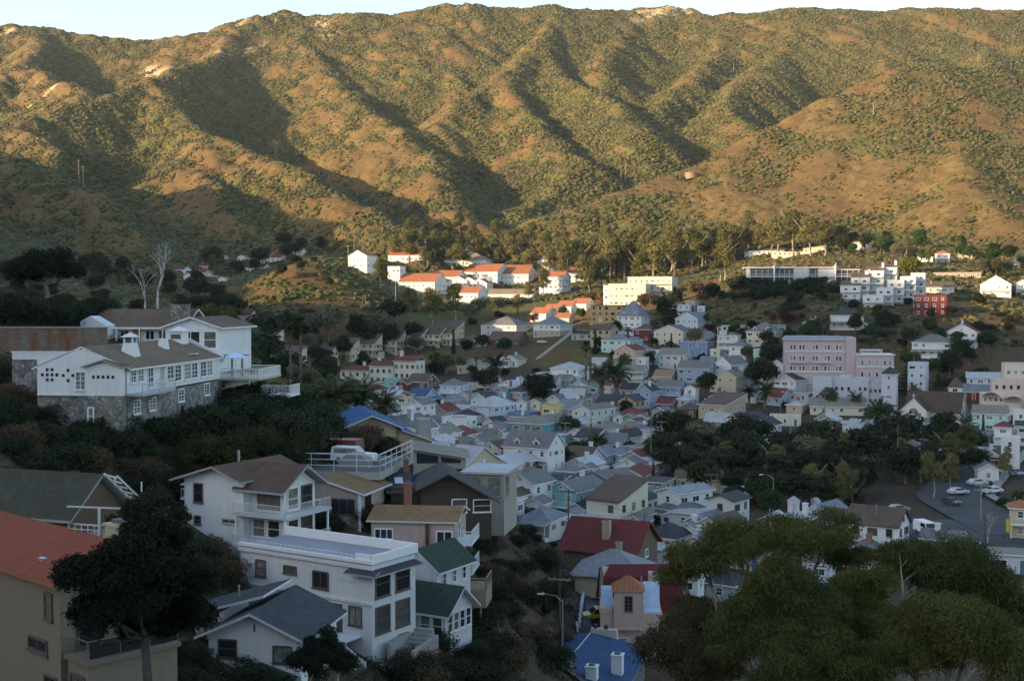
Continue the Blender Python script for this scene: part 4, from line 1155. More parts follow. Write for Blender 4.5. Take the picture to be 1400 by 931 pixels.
# ------------------------------------------------------------------ small cottages filling the gaps between the named ones
def fill_cottages():
    rnd = random.Random(77)
    used = [(o.location.x, o.location.y, .5 * math.hypot(w, d)) for _, _, o, w, d, _, _ in HOUSES]
    names = list(HOUSES)
    wallc = [('white', 'white'), ('cream', 'cream'), ('pgrey', 'pale grey'), ('paleblue', 'pale blue'), ('grey', 'grey'), ('mint', 'mint'), ('beige', 'beige'), ('white', 'white'), ('palepink', 'pale pink'), ('pgrey', 'pale grey')]
    roofc = [('grey', 'grey'), ('grey', 'grey'), ('gtan', 'olive-brown'), ('brown', 'brown'), ('bgrey', 'blue-grey'), ('pale', 'pale'), ('dark', 'dark'), ('red', 'red'), ('pale', 'pale')]
    kinds = [('gf', 'gabled'), ('gs', 'long-roofed'), ('hip', 'hip-roofed'), ('slabflat', 'flat-roofed'), ('gf', 'gabled')]
    seen = set(); n = 0
    regions = [((505, 900), (520, 735), 100), ((870, 1130), (440, 560), 26), ((1120, 1400), (560, 625), 14), ((920, 1180), (700, 760), 9)]
    for (x0, x1), (y0, y1), want in regions:
        got = tries = 0
        while got < want and tries < 2600:
            tries += 1
            px, py = rnd.uniform(x0, x1), rnd.uniform(y0, y1)
            if y0 == 520 and px < 505 + max(0, (py - 560)) * 1.45: continue
            if 735 < px < 945 and py > 712: continue
            if 1010 < px < 1080 and 655 < py < 720: continue
            p = cast(px, py, 2.75, 190)
            w = rnd.uniform(4.6, 7.2); r = rnd.uniform(1.0, 1.7)
            rad = .5 * math.hypot(w, w * r) * .78
            if any((p.x - a) ** 2 + (p.y + 2 - b) ** 2 < ((rad + c) * .80) ** 2 for a, b, c in used): continue
            near = sorted(names, key=lambda q: (q[0] - px) ** 2 + ((q[1] - py) * 1.6) ** 2)[:6]
            lab = None
            for _ in range(12):
                wc, wn = rnd.choice(wallc); rc, rn = rnd.choice(roofc); k, kn = rnd.choice(kinds)
                q = rnd.choice(near)
                dx, dy = px - q[0], py - q[1]
                rel = ('right of' if dx > 0 else 'left of') if abs(dx) > abs(dy) * 1.3 else ('below' if dy > 0 else 'behind')
                base = q[6].split(' with ')[0].split(' beside ')[0].split(' behind ')[0].split(' left of')[0].split(' right of')[0].split(' below')[0].split(' above')[0].split(' in ')[0].split(' between')[0].split(' under')[0].split(' at the')[0].split(' of ')[0].split(',')[0]
                t = f'small {wn} {kn} cottage with {rn} roof {rel} the {base}'
                if len(t.split()) <= 16 and t not in seen: lab = t; break
            if not lab: continue
            seen.add(lab)
            t = rnd.choice((-20, -25, -30, -35, -40, 58 - 90))
            W = w * (math.cos(R(t)) + r * abs(math.sin(R(t)))) * F_PX / p.y / 1.2
            town_house((0, 0, 1.0), px, py, W, 1 if rnd.random() < .75 else 2, t, k, wc, rc, lab, r=r, pitch=rnd.uniform(.4, .65), D=p.y, name='cottage', cat='cottage', porch=rnd.random() < .22, chimney=rnd.choice((False, False, 'white', 'brick')))
            used.append((p.x, p.y + 2, rad)); got += 1; n += 1
    print('filled', n)
fill_cottages()
# ------------------------------------------------------------------ plants
def leaf_cloud(name, lobes, n, size, seed, mat, aspect=.6, fill=.25, droop=0.0, smooth=False):
    """leaf clumps as small bent faces spread through the lobes' outer volume. lobes: (x,y,z,rx,ry,rz)"""
    rng = np.random.default_rng(seed)
    L = np.array(lobes, float)
    wgt = (L[:, 3] * L[:, 4] + L[:, 4] * L[:, 5] + L[:, 3] * L[:, 5]); wgt /= wgt.sum()
    k = rng.choice(len(L), n, p=wgt)
    d = rng.normal(size=(n, 3)); d /= np.linalg.norm(d, axis=1)[:, None]
    low = d[:, 2] < -.35
    d[low, 2] *= np.where(rng.random(low.sum()) < .7, -1, 1)
    rad = np.where(rng.random(n) < fill, rng.uniform(.45, .85, n), rng.uniform(.82, 1.0, n))
    # ragged surface: knots in and out
    bump = np.sin(d[:, 0] * 7 + k * 1.7) * np.sin(d[:, 1] * 6 + k) * np.sin(d[:, 2] * 7 + k * .6)
    rad = rad * (1 + .28 * bump) * (1 + rng.normal(0, .09, n))
    P = L[k, :3] + d * rad[:, None] * L[k, 3:6]
    nr = d + rng.normal(0, .55, (n, 3)); nr[:, 2] += .25
    nr /= np.linalg.norm(nr, axis=1)[:, None]
    a = np.cross(nr, rng.normal(size=(n, 3))); a /= np.linalg.norm(a, axis=1)[:, None]
    if droop:
        a = a * (1 - droop) + np.array([0, 0, -1.0]) * droop; a /= np.linalg.norm(a, axis=1)[:, None]
    b = np.cross(nr, a)
    b /= np.maximum(np.linalg.norm(b, axis=1), 1e-6)[:, None]
    s = size * rng.uniform(.6, 1.4, n)[:, None]
    V = np.stack([P - a * s * .5, P + b * s * aspect * .5 + nr * s * .1, P + a * s * .5, P - b * s * aspect * .5 + nr * s * .1], 1).reshape(-1, 3)
    Fq = np.arange(4 * n).reshape(n, 4)
    return np_mesh(name, V, Fq, [mat], None, smooth)

def trunk_mesh(h, r, seed, forks=3, col=(.16, .12, .09), lean=.05, top=None):
    rnd = random.Random(seed)
    m = MB(bark_mat(col))
    pts, rs = [Vector((0, 0, -1.0))], [r * 1.25]
    for i in range(1, 5):
        pts.append(Vector((rnd.uniform(-1, 1) * lean * h, rnd.uniform(-1, 1) * lean * h, h * i / 4))); rs.append(r * (1 - .15 * i))
    m.tube(pts, rs, 0, 8)
    for k in range(forks):
        s = pts[rnd.choice((2, 3, 4))]
        ang = rnd.uniform(0, 6.28); L = rnd.uniform(.35, .6) * h
        e1 = s + Vector((math.cos(ang) * L * .5, math.sin(ang) * L * .5, L * .45)); e2 = e1 + Vector((math.cos(ang + rnd.uniform(-.6, .6)) * L * .35, math.sin(ang) * L * .35, L * .5))
        m.tube([s, e1, e2], [r * .5, r * .34, r * .12], 0, 6)
    return m.mesh('trunk', True)

LEAF = dict(
    park=leaf_mat((.020, .028, .010), (.044, .054, .018)), euc=leaf_mat((.125, .118, .040), (.205, .178, .062)), bush=leaf_mat((.018, .028, .012), (.040, .052, .020)),
    olive=leaf_mat((.11, .11, .055), (.17, .16, .085)), green=leaf_mat((.028, .060, .014), (.055, .10, .025)), palm=leaf_mat((.035, .05, .016), (.07, .085, .028)), red=leaf_mat((.045, .012, .010), (.09, .025, .018)),
    yellow=leaf_mat((.10, .10, .02), (.17, .15, .03)), dry=leaf_mat((.10, .065, .035), (.16, .10, .055)), hero=leaf_mat((.066, .078, .019), (.130, .135, .034)), hero2=leaf_mat((.082, .088, .021), (.155, .146, .036)))

PROTO = {}
def lobes_round(rnd, R_, H_, n, base):
    out = []
    for i in range(n):
        a = rnd.uniform(0, 6.28); q = R_ * rnd.uniform(.15, .62)
        r = R_ * rnd.uniform(.38, .62)
        out.append((math.cos(a) * q, math.sin(a) * q, base + H_ * rnd.uniform(.2, .75), r, r * rnd.uniform(.8, 1.1), r * rnd.uniform(.65, .9)))
    out.append((0, 0, base + H_ * .5, R_ * .6, R_ * .6, H_ * .42))
    return out

def frond_mesh(nf, L, droop, w, seed, mat, up=.9, skirt=0, leaflets=12, fan=False):
    rnd = random.Random(seed); m = MB(mat, LEAF['dry'])
    for i in range(nf + skirt):
        az = 6.283 * i * .618 + rnd.uniform(-.2, .2)
        dry = i >= nf
        el = rnd.uniform(-.35, up) if not dry else rnd.uniform(-1.4, -1.0)
        l = L * rnd.uniform(.8, 1.1) * (.6 if dry else 1)
        p = Vector((0, 0, 0)); pts = []
        for k in range(5):
            t = k / 4
            e = el - droop * t * t * 1.6
            pts.append(Vector(p)); p = p + Vector((math.cos(az) * math.cos(e), math.sin(az) * math.cos(e), math.sin(e))) * l / 4
        side = Vector((-math.sin(az), math.cos(az), 0))
        mi = 1 if dry else 0
        if fan:
            m.tube(pts[:3], [.03, .025, .02], mi, 3)
            c = pts[2]; dirv = (pts[4] - pts[2]).normalized()
            for q in range(-4, 5):
                a = q * .3
                v = (dirv * math.cos(a) + side * math.sin(a)) * l * .5 + Vector((0, 0, -.12 * abs(q) * l * .25))
                n2 = v.cross(side).normalized() if abs(a) < 1 else Vector((0, 0, 1))
                s2 = v.cross(Vector((0, 0, 1))).normalized() * l * .06
                m.add([c, c + v * .55 + s2, c + v, c + v * .55 - s2], [(0, 1, 2, 3)], mi)
        else:
            for k in range(4):
                a, b = pts[k], pts[k+1]
                m.bar(a, b, .03, mi, 3)
                for q in range(leaflets // 4):
                    c = a.lerp(b, (q + .5) / (leaflets // 4))
                    fw = w * (1 - .6 * abs((k + q / 4) / 4 - .35))
                    for sg in (-1, 1):
                        tip = c + side * sg * fw + (b - a).normalized() * fw * .5 + Vector((0, 0, -fw * .45))
                        m.add([c, c.lerp(tip, .5) + (b - a).normalized() * .09, tip, c.lerp(tip, .5) - (b - a).normalized() * .09], [(0, 1, 2, 3)], mi)
    return m.mesh('crown')

def proto(kind, v):
    """(trunk mesh, crown mesh, nominal height, crown base height)"""
    if (kind, v) in PROTO: return PROTO[(kind, v)]
    rnd = random.Random(kind + str(v))
    sd = rnd.randrange(9999)
    if kind in ('park', 'bush', 'green', 'olive', 'red', 'yellow', 'dry'):
        if kind in ('park', 'olive', 'green', 'red'):
            Rr = rnd.uniform(3.6, 4.6)
            lob = lobes_round(rnd, Rr, 6.0, 9 if kind != 'green' else 6, 3.2)
            T = trunk_mesh(5.2, .28, sd, 3); Hn = 9.5
            Cm = leaf_cloud('crown', lob, 2600 if kind != 'green' else 3800, .62, sd, LEAF[kind], .62, .3)
        else:
            lob = lobes_round(rnd, 2.2, 2.6, 6, -.1)
            T = None; Hn = 2.5
            Cm = leaf_cloud('foliage', lob, 1300, .42, sd, LEAF[kind], .55, .3)
    elif kind == 'euc':
        lob = []
        for i in range(rnd.randrange(8, 11)):
            a = rnd.uniform(0, 6.28); z = rnd.uniform(7.5, 17.5); q = rnd.uniform(.5, 3.2) * (1.15 - (z - 7) / 16)
            r = rnd.uniform(1.7, 2.9)
            lob.append((math.cos(a) * q, math.sin(a) * q, z, r, r, r * rnd.uniform(.7, 1.1)))
        T = trunk_mesh(13, .33, sd, 5, (.34, .27, .20), .05); Hn = 19
        Cm = leaf_cloud('crown', lob, 3000, .75, sd, LEAF['euc'], .5, .3, .25)
    elif kind in ('fine', 'finedry'):
        lob = lobes_round(rnd, 2.2, 2.6, 9, -.1); T = None; Hn = 2.5
        Cm = leaf_cloud('foliage', lob, 5200, .19, sd, LEAF['bush' if kind == 'fine' else 'dry'], .5, .3)
    elif kind == 'finetree':
        lob = lobes_round(rnd, 4.0, 6.0, 12, 3.0); T = trunk_mesh(5.2, .25, sd, 3); Hn = 9.5
        Cm = leaf_cloud('crown', lob, 12000, .26, sd, LEAF['park'], .5, .35)
    elif kind == 'tall_palm':
        T = MB(bark_mat((.13, .10, .075))).tube([(0, 0, -1), (.1, 0, 6), (0, .12, 12), (.12, 0, 17)], [.3, .24, .2, .24], 0, 9).mesh('trunk', True); Hn = 19
        Cm = frond_mesh(44, 2.7, .6, .5, sd, LEAF['palm'], 1.3, 30, fan=True); Cm.transform(Matrix.Translation((.12, 0, 16.8)))
    elif kind == 'conifer':
        lob = [(0, 0, 1.5 + i * 1.25, 2.6 - i * .33, 2.6 - i * .33, .55) for i in range(7)]
        T = trunk_mesh(9, .2, sd, 0); Hn = 10.5
        Cm = leaf_cloud('crown', lob, 1800, .5, sd, LEAF['park'], .4, .4, .1)
    elif kind == 'cypress':
        lob = [(0, 0, 1.2 + i * 1.2, 1.0 - .08 * i, 1.0 - .08 * i, 1.0) for i in range(8)]
        T = trunk_mesh(4, .15, sd, 0); Hn = 10.5
        Cm = leaf_cloud('crown', lob, 1600, .45, sd, LEAF['bush'], .4, .3, .2)
    elif kind == 'fan_palm':
        T = MB(bark_mat((.16, .12, .085))).tube([(0, 0, -1), (.05, 0, 3), (0, .08, 6), (.08, 0, 8.6)], [.34, .26, .24, .3], 0, 9).mesh('trunk', True); Hn = 10
        Cm = frond_mesh(34, 1.9, .55, .5, sd, LEAF['palm'], 1.3, 16, fan=True); Cm.transform(Matrix.Translation((.08, 0, 8.5)))
    elif kind == 'date_palm':
        T = MB(bark_mat((.13, .10, .075))).tube([(0, 0, -1), (0, 0, 2.5), (.05, 0, 5.0)], [.5, .42, .5], 0, 9).mesh('trunk', True); Hn = 7.5
        Cm = frond_mesh(40, 3.4, .75, .62, sd, LEAF['palm'], 1.25, 10, 16); Cm.transform(Matrix.Translation((.05, 0, 5.0)))
    elif kind == 'bare':
        m = MB(bark_mat((.42, .38, .33)))
        rr = random.Random(sd)
        def br(p, d, l, r, dep):
            e = p + d * l
            m.bar(p, e, r, 0, 6, r * .62)
            if dep == 0: return
            for _ in range(rr.choice((2, 3))):
                nd = (d + Vector((rr.uniform(-.6, .6), rr.uniform(-.6, .6), rr.uniform(-.15, .45)))).normalized()
                br(e, nd, l * rr.uniform(.55, .8), r * .58, dep - 1)
        br(Vector((0, 0, -1)), Vector((.03, 0, 1)), 5.5, .36, 5)
        T = m.mesh('trunk', True); Cm = None; Hn = 14
    PROTO[(kind, v)] = (T, Cm, Hn)
    return PROTO[(kind, v)]

CATS = dict(park='tree', euc='tree', conifer='tree', cypress='tree', fan_palm='palm tree', date_palm='palm tree', bush='shrub', green='tree', olive='tree', red='tree', yellow='shrub', dry='shrub', bare='tree', fine='shrub', finedry='shrub', finetree='tree', tall_palm='palm tree')
NAMES = dict(park='leafy_tree', euc='eucalyptus_tree', conifer='conifer_tree', cypress='cypress_tree', fan_palm='fan_palm', date_palm='date_palm', bush='shrub', green='garden_tree', olive='olive_tree', red='leafy_tree', yellow='shrub', dry='shrub', bare='bare_tree', fine='shrub', finedry='shrub', finetree='leafy_tree', tall_palm='fan_palm')
_rp = random.Random(42)
def plant(kind, loc, h, label, group=None, nv=5, squash=1.0):
    T, Cm, Hn = proto(kind, _rp.randrange(nv))
    s = h / Hn
    root = empty(NAMES[kind], loc, _rp.uniform(0, 6.28))
    root.scale = (s * squash, s * squash, s)
    tag(root, label, CATS[kind], group)
    if T: link('trunk', T, root)
    if Cm: link(Cm.name.split('.')[0], Cm, root)
    return root

def plant_px(kind, px, pyb, pyt, label, group=None, d0=150, D=None, squash=1.0, hmul=1.0):
    """by the photograph: foot and top of the plant"""
    p = cast(px, pyb, 0.0, d0) if D is None else at(px, pyb, D)
    h = max(1.0, (pyb - pyt) * p.y / F_PX) * hmul
    z = p.z if D is None else min(p.z, p.z)
    return plant(kind, (p.x, p.y, p.z - .1), h, label, group, squash=squash)

# --- eucalyptus grove
G = 'eucalyptus grove'
rg = random.Random(5)
def grove(n, x0, x1, base, tops, d0=560):
    for i in range(n):
        px = x0 + (x1 - x0) * (i + rg.uniform(-.4, .4)) / n
        pyb = np.interp(px, base[0], base[1]) + rg.uniform(-14, 10)
        h = np.interp(px, tops[0], tops[1]) * rg.uniform(.8, 1.15)
        plant_px('euc', px, pyb, pyb - h, 'tall eucalyptus with pale trunk in the sunlit grove between town and hills', G, d0, squash=1.25)
BX = ([530, 600, 700, 800, 900, 1000, 1130], [352, 362, 372, 390, 388, 372, 345])
grove(34, 540, 1010, BX, ([530, 700, 800, 1000], [34, 46, 62, 56]))
grove(34, 560, 1120, (BX[0], [v - 16 for v in BX[1]]), ([530, 700, 800, 1000, 1130], [32, 40, 52, 50, 40]))
grove(26, 600, 1010, (BX[0], [v - 32 for v in BX[1]]), ([530, 700, 800, 1000], [28, 34, 44, 44]))
for (px, b, t) in ((1062,352,296),(1085,350,286),(1108,352,292),(1128,350,300),(1040,350,305),(1150,345,305),(1020,352,300)):
    plant_px('euc', px, b, t, 'spreading eucalyptus with forked pale trunk behind the sunlit long houses', 'eucalyptus trees behind the sunlit long houses', 600, squash=1.3)
# --- trees around the sunlit condominiums
for (px, b, t, k, l) in ((743,408,366,'euc','dark full eucalyptus standing against the sunlit white condominiums'), (805,402,366,'euc','eucalyptus at the right end of the sunlit condominiums'), (722,412,385,'euc','small eucalyptus left of the dark full one among the condominiums'),
        (520,398,352,'euc','eucalyptus beside the leftmost sunlit white house'), (575,380,352,'fan_palm','tall palm glowing orange in the sun left of the condominiums'), (592,384,356,'fan_palm','sunlit green palm right of the orange one'), (604,384,360,'fan_palm','rightmost of the three sunlit palms'),
        (560,446,392,'euc','large eucalyptus left of the upper tan condominiums'), (590,448,392,'euc','large spreading eucalyptus in front of the lower sunlit condominiums'), (622,440,385,'euc','eucalyptus right of the large spreading one'), (537,452,408,'park','dark dense tree left of the eucalyptus trio'),
        (655,436,404,'olive','low olive tree left of the utility pole below the condominiums'), (680,432,404,'olive','low olive tree just left of the utility pole'), (708,430,402,'euc','loose tree right of the utility pole below the condominiums'), (640,446,412,'olive','olive tree at the upper end of the tan condominium row'),
        (795,440,420,'green','bright green tree beside the sunlit bungalow row'), (768,436,418,'green','bright green shrub-like tree above the white hip-roofed house'), (730,445,428,'red','dark red tree left of the white hip-roofed house'),
        (620,486,450,'cypress','dark upright tree in front of the upper tan condominiums'), (568,482,455,'euc','thin tree among the tan condominiums'), (497,512,478,'park','dark tree in front of the lowest tan condominium'), (470,515,485,'fan_palm','palm before the lowest tan condominium')):
    plant_px(k, px, b, t, l, None, 380, squash=1.25 if k == 'euc' else 1.0)
# --- the scrubby hill and its foot
for (px, b, t, k, l) in ((448,468,410,'olive','large rounded grey-olive tree at the foot of the scrubby hill'), (425,470,425,'olive','grey-olive tree left of the large rounded one'), (488,470,425,'park','dark tree right of the large grey-olive tree'), (515,472,420,'olive','loose grey-brown tree on the hill foot'), (505,480,440,'park','dark tree between grey-olive trees'), (470,492,455,'park','dark leafy tree behind the tan condominium row'), (535,478,438,'park','dark leafy tree above the middle of the tan row'),
        (450,395,378,'green','bright green round tree on the flank of the scrubby hill'), (430,362,350,'green','bright green tree at the hilltop'), (330,378,362,'green','green bush tree at the left flank of the scrubby hill'),
        (285,440,414,'yellow','yellow-green round shrub tree below the scrubby hill'), (305,440,416,'yellow','yellow-green shrub tree right of its twin'), (320,442,420,'park','dark tree beside the yellow-green shrubs')):
    plant_px(k, px, b, t, l, None, 380)
GV = 'dark trees of the shaded valley'
for i in range(75):
    px = rg.uniform(-10, 440); b = rg.uniform(372, 452)
    if 300 < px < 440 and 385 < b: b = rg.uniform(345, 372) if px > 350 else rg.uniform(430, 460)
    plant_px('euc' if rg.random() < .2 else 'park', px, b, b - rg.uniform(20, 40), 'dark leafy tree in the shaded valley at the left below the hills', GV, 400)
for i in range(60):
    px = rg.uniform(340, 560); b = rg.uniform(455, 560)
    if px > 460 and b > 480: px = rg.uniform(330, 460)
    plant_px(rg.choice(('park', 'park', 'bush', 'olive')), px, b, b - rg.uniform(18, 40), 'dark tree or shrub on the wooded slope between inn and palms', 'wooded slope between the inn and the palms', 300)
# --- park mass
GP = 'park trees on the right of town'
for i in range(105):
    px = rg.uniform(900, 1335)
    b = rg.uniform(622, 702) if px < 1185 else rg.uniform(615, 665)
    if px < 960: b = rg.uniform(615, 655)
    k = rg.choice(('park', 'park', 'park', 'park', 'euc', 'conifer', 'olive' if rg.random() < .2 else 'park'))
    plant_px(k, px, b, b - rg.uniform(34, 60), 'dark tall tree in the dense park across the right of town', GP, 180, squash=1.25)
for (px, b, t) in ((1152,690,628),(1165,692,640),(1130,688,640),(1275,682,610),(1300,672,618)):
    plant_px('euc', px, b, t, 'park-edge eucalyptus with pale peeling trunk', 'pale-trunked trees at the park edge', 180)
# --- single town trees
for (px, b, t, k, l) in ((1052,714,664,'green','dense round bright green tree below the park'), (780,602,566,'park','dark round tree behind the large white porch house'), (776,566,548,'red','dark red leafed tree beside the bright yellow house'),
        (731,542,511,'bush','big dark round shrub left of the pale hip-roofed house'), (665,530,505,'bush','big dark shrub behind the pale blue two-storey house'), (742,545,518,'bush','dark shrub right of the big round shrub'), (965,548,508,'park','dark round tree left of the beige gabled house'), (1036,536,484,'park','big dark tree right of the beige gabled house'), (1050,540,492,'park','dark tree against the left end of the pink hotel'),
        (908,446,406,'park','tall dark tree right of the white Victorian house'), (918,452,420,'park','lower dark tree right of the white Victorian house'), (970,460,442,'red','reddish shrub tree left of the long low white house'), (1238,540,496,'conifer','pale speckled conifer right of the lilac corner tower'), (1297,520,474,'park','large round tree under the white cottages of the right slope'), (1325,500,474,'park','round tree below the red-roofed white house'), (1284,596,564,'park','dark tree in front of the church'), (1375,658,610,'euc','street tree with bare forked trunk at the right parking lot'), (1344,600,566,'cypress','slim dark cypress right of the mint house'),
        (1058,500,470,'bush','shrub on the brown slope above the pink hotel'), (1273,438,418,'park','dark tree in front of the dark red house'), (1215,446,424,'bush','dark shrub below the stepped condominium'), (1247,372,350,'yellow','bright yellow shrub in the sunlit gardens'),
        (1340,380,352,'olive','brown-olive tree behind the sunlit white gable, left one'), (1362,380,350,'olive','brown-olive tree behind the sunlit white gable, middle one'), (1380,378,354,'olive','brown-olive tree behind the sunlit white gable, right one'), (857,572,545,'park','dark tree right of the fan palms in the flats'), (700,600,580,'bush','dark shrub below the teal house'), (820,625,600,'bush','garden shrub under the palms of the white porch house'), (790,632,600,'park','dark garden tree beside the date palms of the flats'), (770,640,612,'bush','dark hedge bush right of the white porch house'), (735,640,612,'park','dark tree right of the porch of the large white house'), (720,648,628,'bush','hedge bush below the large white porch house'), (845,622,606,'bush','clipped shrub before the white dark-roofed cottage'), (860,622,604,'bush','second clipped shrub before the white dark-roofed cottage'), (893,665,630,'cypress','dark upright tree left of the long beige bungalow'), (921,655,600,'cypress','tall dark upright tree at the left end of the park'), (894,715,700,'bush','small round shrub beside the mint and white cottage'),
        (690,560,545,'bush','shrub among the cottages left of the yellow house'), (600,560,546,'bush','dark shrub right of the white terrace house'), (596,512,492,'bush','dark shrub at the foot of the bare cut slope'), (985,610,592,'park','tree left of the mint-grey porch cottage'), (1390,690,668,'green','green hedge tree at the right end of the parking lot'), (1370,700,678,'green','green hedge tree left of its neighbour at the parking lot')):
    plant_px(k, px, b, t, l, None, 190)
for (px, b, t, k, l) in ((678,528,482,'date_palm','date palm above the tiny turquoise cottage'), (801,522,466,'fan_palm','fan palm at the right end of the bare cut slope'), (822,548,492,'date_palm','shaggy thick-trunked palm below the mint-grey house, left one'), (843,550,490,'date_palm','shaggy thick-trunked palm below the mint-grey house, right one'), (1046,560,520,'date_palm','broad date palm below the off-white gabled house'), (1024,556,524,'date_palm','date palm left of the broad one'), (817,628,588,'date_palm','date palm in the garden of the flats, right one'), (799,634,598,'date_palm','date palm in the garden of the flats, left one'), (757,640,610,'date_palm','low date palm in front of the large white porch house'), (1200,604,544,'date_palm','tall date palm in front of the grey block'), (1320,608,566,'date_palm','broad date palm right of the church'), (1227,660,560,'tall_palm','tall slim palm rising from the park'), (1305,640,575,'tall_palm','tall slim palm behind the park near the street'), (1262,650,585,'tall_palm','slim palm right of the white hip-roofed house'),
        (397,560,424,'tall_palm','left one of two tall fan palms behind the inn'), (412,566,430,'tall_palm','right one of two tall fan palms behind the inn'), (456,612,508,'date_palm','arching palm left of the big blue roof'), (492,602,512,'date_palm','arching palm directly behind the big blue roof'), (524,596,530,'date_palm','arching palm with drooping fronds over the blue roof ridge'), (432,600,520,'date_palm','arching palm at the far left of the blue roof'), (500,420,398,'fan_palm','sunlit palm on the hill foot, left of the condominiums'), (525,425,400,'fan_palm','second sunlit palm on the hill foot')):
    D = {397: 250, 412: 245, 456: 190, 492: 195, 524: 190, 432: 200}.get(px)
    plant_px(k, px, b, t, l, None, 190, D)
# --- gardens of the upper right
GS = 'garden trees of the upper right slope'
for i in range(46):
    px = rg.uniform(1135, 1400); b = np.interp(px, [1135, 1250, 1400], [345, 352, 372]) + rg.uniform(-14, 12)
    plant_px(rg.choice(('green', 'park', 'park', 'euc', 'olive')), px, b, b - rg.uniform(14, 30), 'green garden tree among the sunlit houses on the upper right slope', GS, 500)
for i in range(30):
    px = 1012 + i * 4.8 + rg.uniform(-3, 3); b = 405 + rg.uniform(-12, 6)
    plant_px('bush', px, b, b - rg.uniform(12, 20), 'dark green shrub of the thick hedge below the long modern building', 'hedge below the long modern building', 450)
for i in range(24):
    px = rg.uniform(980, 1400); b = rg.uniform(412, 470)
    plant_px(rg.choice(('bush', 'bush', 'dry', 'dry')), px, b, b - rg.uniform(6, 14), 'low shrub on the brown slope above the pink hotel', 'shrubs on the brown slope above the pink hotel', 400)
for i in range(26):
    px = rg.uniform(560, 1390); b = rg.uniform(470, 640)
    plant_px('bush', px, b, b - rg.uniform(7, 13), 'small dark garden shrub squeezed between the cottages of the flats', 'garden shrubs between the cottages', 260)
GR2 = 'garden trees among the right-hand houses'
for i in range(58):
    px = rg.uniform(1090, 1400); b = rg.uniform(455, 585)
    if 1070 < px < 1225 and 470 < b < 560: continue
    plant_px(rg.choice(('park', 'park', 'olive', 'green', 'date_palm', 'conifer')), px, b, b - rg.uniform(18, 36), 'dark garden tree between the houses of the right-hand slope around the church', GR2, 300)
GB2 = 'scrubby trees of the brown slope'
for i in range(48):
    px = rg.uniform(985, 1400); b = rg.uniform(408, 478)
    if 1150 < px < 1260 and b < 440: continue
    plant_px(rg.choice(('olive', 'park', 'park', 'red')), px, b, b - rg.uniform(9, 20), 'low scrubby tree dotted over the brown slope above hotel and church', GB2, 400, squash=1.5)
GM = 'yard trees among the upper terraces'
for i in range(56):
    px = rg.uniform(560, 1060); b = rg.uniform(440, 535)
    if 720 < px < 790 and 455 < b < 505: continue
    plant_px(rg.choice(('park', 'park', 'olive', 'green', 'fan_palm', 'cypress')), px, b, b - rg.uniform(16, 32), 'dark yard tree between the terraced houses of the middle slope', GM, 350)
# sunlit gardens round (880-1000, 390-420)
for i in range(30):
    px = rg.uniform(800, 1005); b = np.interp(px, [800, 900, 1005], [408, 412, 402]) + rg.uniform(-10, 10)
    plant_px(rg.choice(('green', 'bush', 'dry', 'euc')), px, b, b - rg.uniform(8, 18), 'sunlit garden tree beside the cream stepped apartments', 'garden trees beside the cream apartments', 500)
# ------------------------------------------------------------------ large buildings in the foreground and single landmarks
ROT = dict(f=0.0, r=math.pi/2, l=-math.pi/2, b=math.pi)
def hero(name, label, cat, px, py, D, th, group=None):
    p = at(px, py, D)
    o = empty(name, p, R(th)); tag(o, label, cat, group)
    return o

def W_(root, x, y, z, f, ww, wh, style='pair', trim=TRIM, label=None):
    n = Vector((0, -1, 0)); n.rotate(Matrix.Rotation(ROT[f], 3, 'Z'))
    o = link('window', pane_mesh(ww, wh), root, Vector((x, y, z)) + n * .005, (0, 0, ROT[f]))
    link('frame', frame_mesh(ww, wh, style, trim), o)
    link('sill', sill_mesh(ww, trim), o)
    if label: o['label'] = label
    return o

def D_(root, x, y, z, f, c=(.2, .12, .08), ww=.95, wh=2.05):
    n = Vector((0, -1, 0)); n.rotate(Matrix.Rotation(ROT[f], 3, 'Z'))
    return link('door', door_mesh(c, ww, wh), root, Vector((x, y, z)) + n * .005, (0, 0, ROT[f]))

def chim(root, x, y, z0, z1, s, mat, name='chimney', cap=True):
    m = MB(mat, paint((.12, .11, .10)))
    m.box(x - s, x + s, y - s, y + s, z0, z1)
    if cap: m.box(x - s - .08, x + s + .08, y - s - .08, y + s + .08, z1, z1 + .12).box(x - s * .5, x + s * .5, y - s * .5, y + s * .5, z1 + .12, z1 + .3, 1)
    return m.build(name, root)

def rail(root, pts, h=1.0, c=TRIM, name='railing', step=.3, rails=2, r=.022):
    m = MB(paint(c)); railing(m, pts, h, 0, step, r, rails)
    return m.build(name, root)

WHITE = wall_mat((.65, .64, .62), 'board'); STUC = wall_mat((.67, .66, .64), 'stucco'); PINK = wall_mat((.44, .33, .29), 'stucco'); PINKB = wall_mat((.44, .33, .29), 'board')
STONE = stone_mat((.20, .185, .165)); BRICK = wall_mat((.24, .10, .065), 'stucco'); CONC = wall_mat((.30, .285, .26), 'stucco'); WOOD = wall_mat((.16, .11, .075), 'board')
DK = (.11, .09, .075)

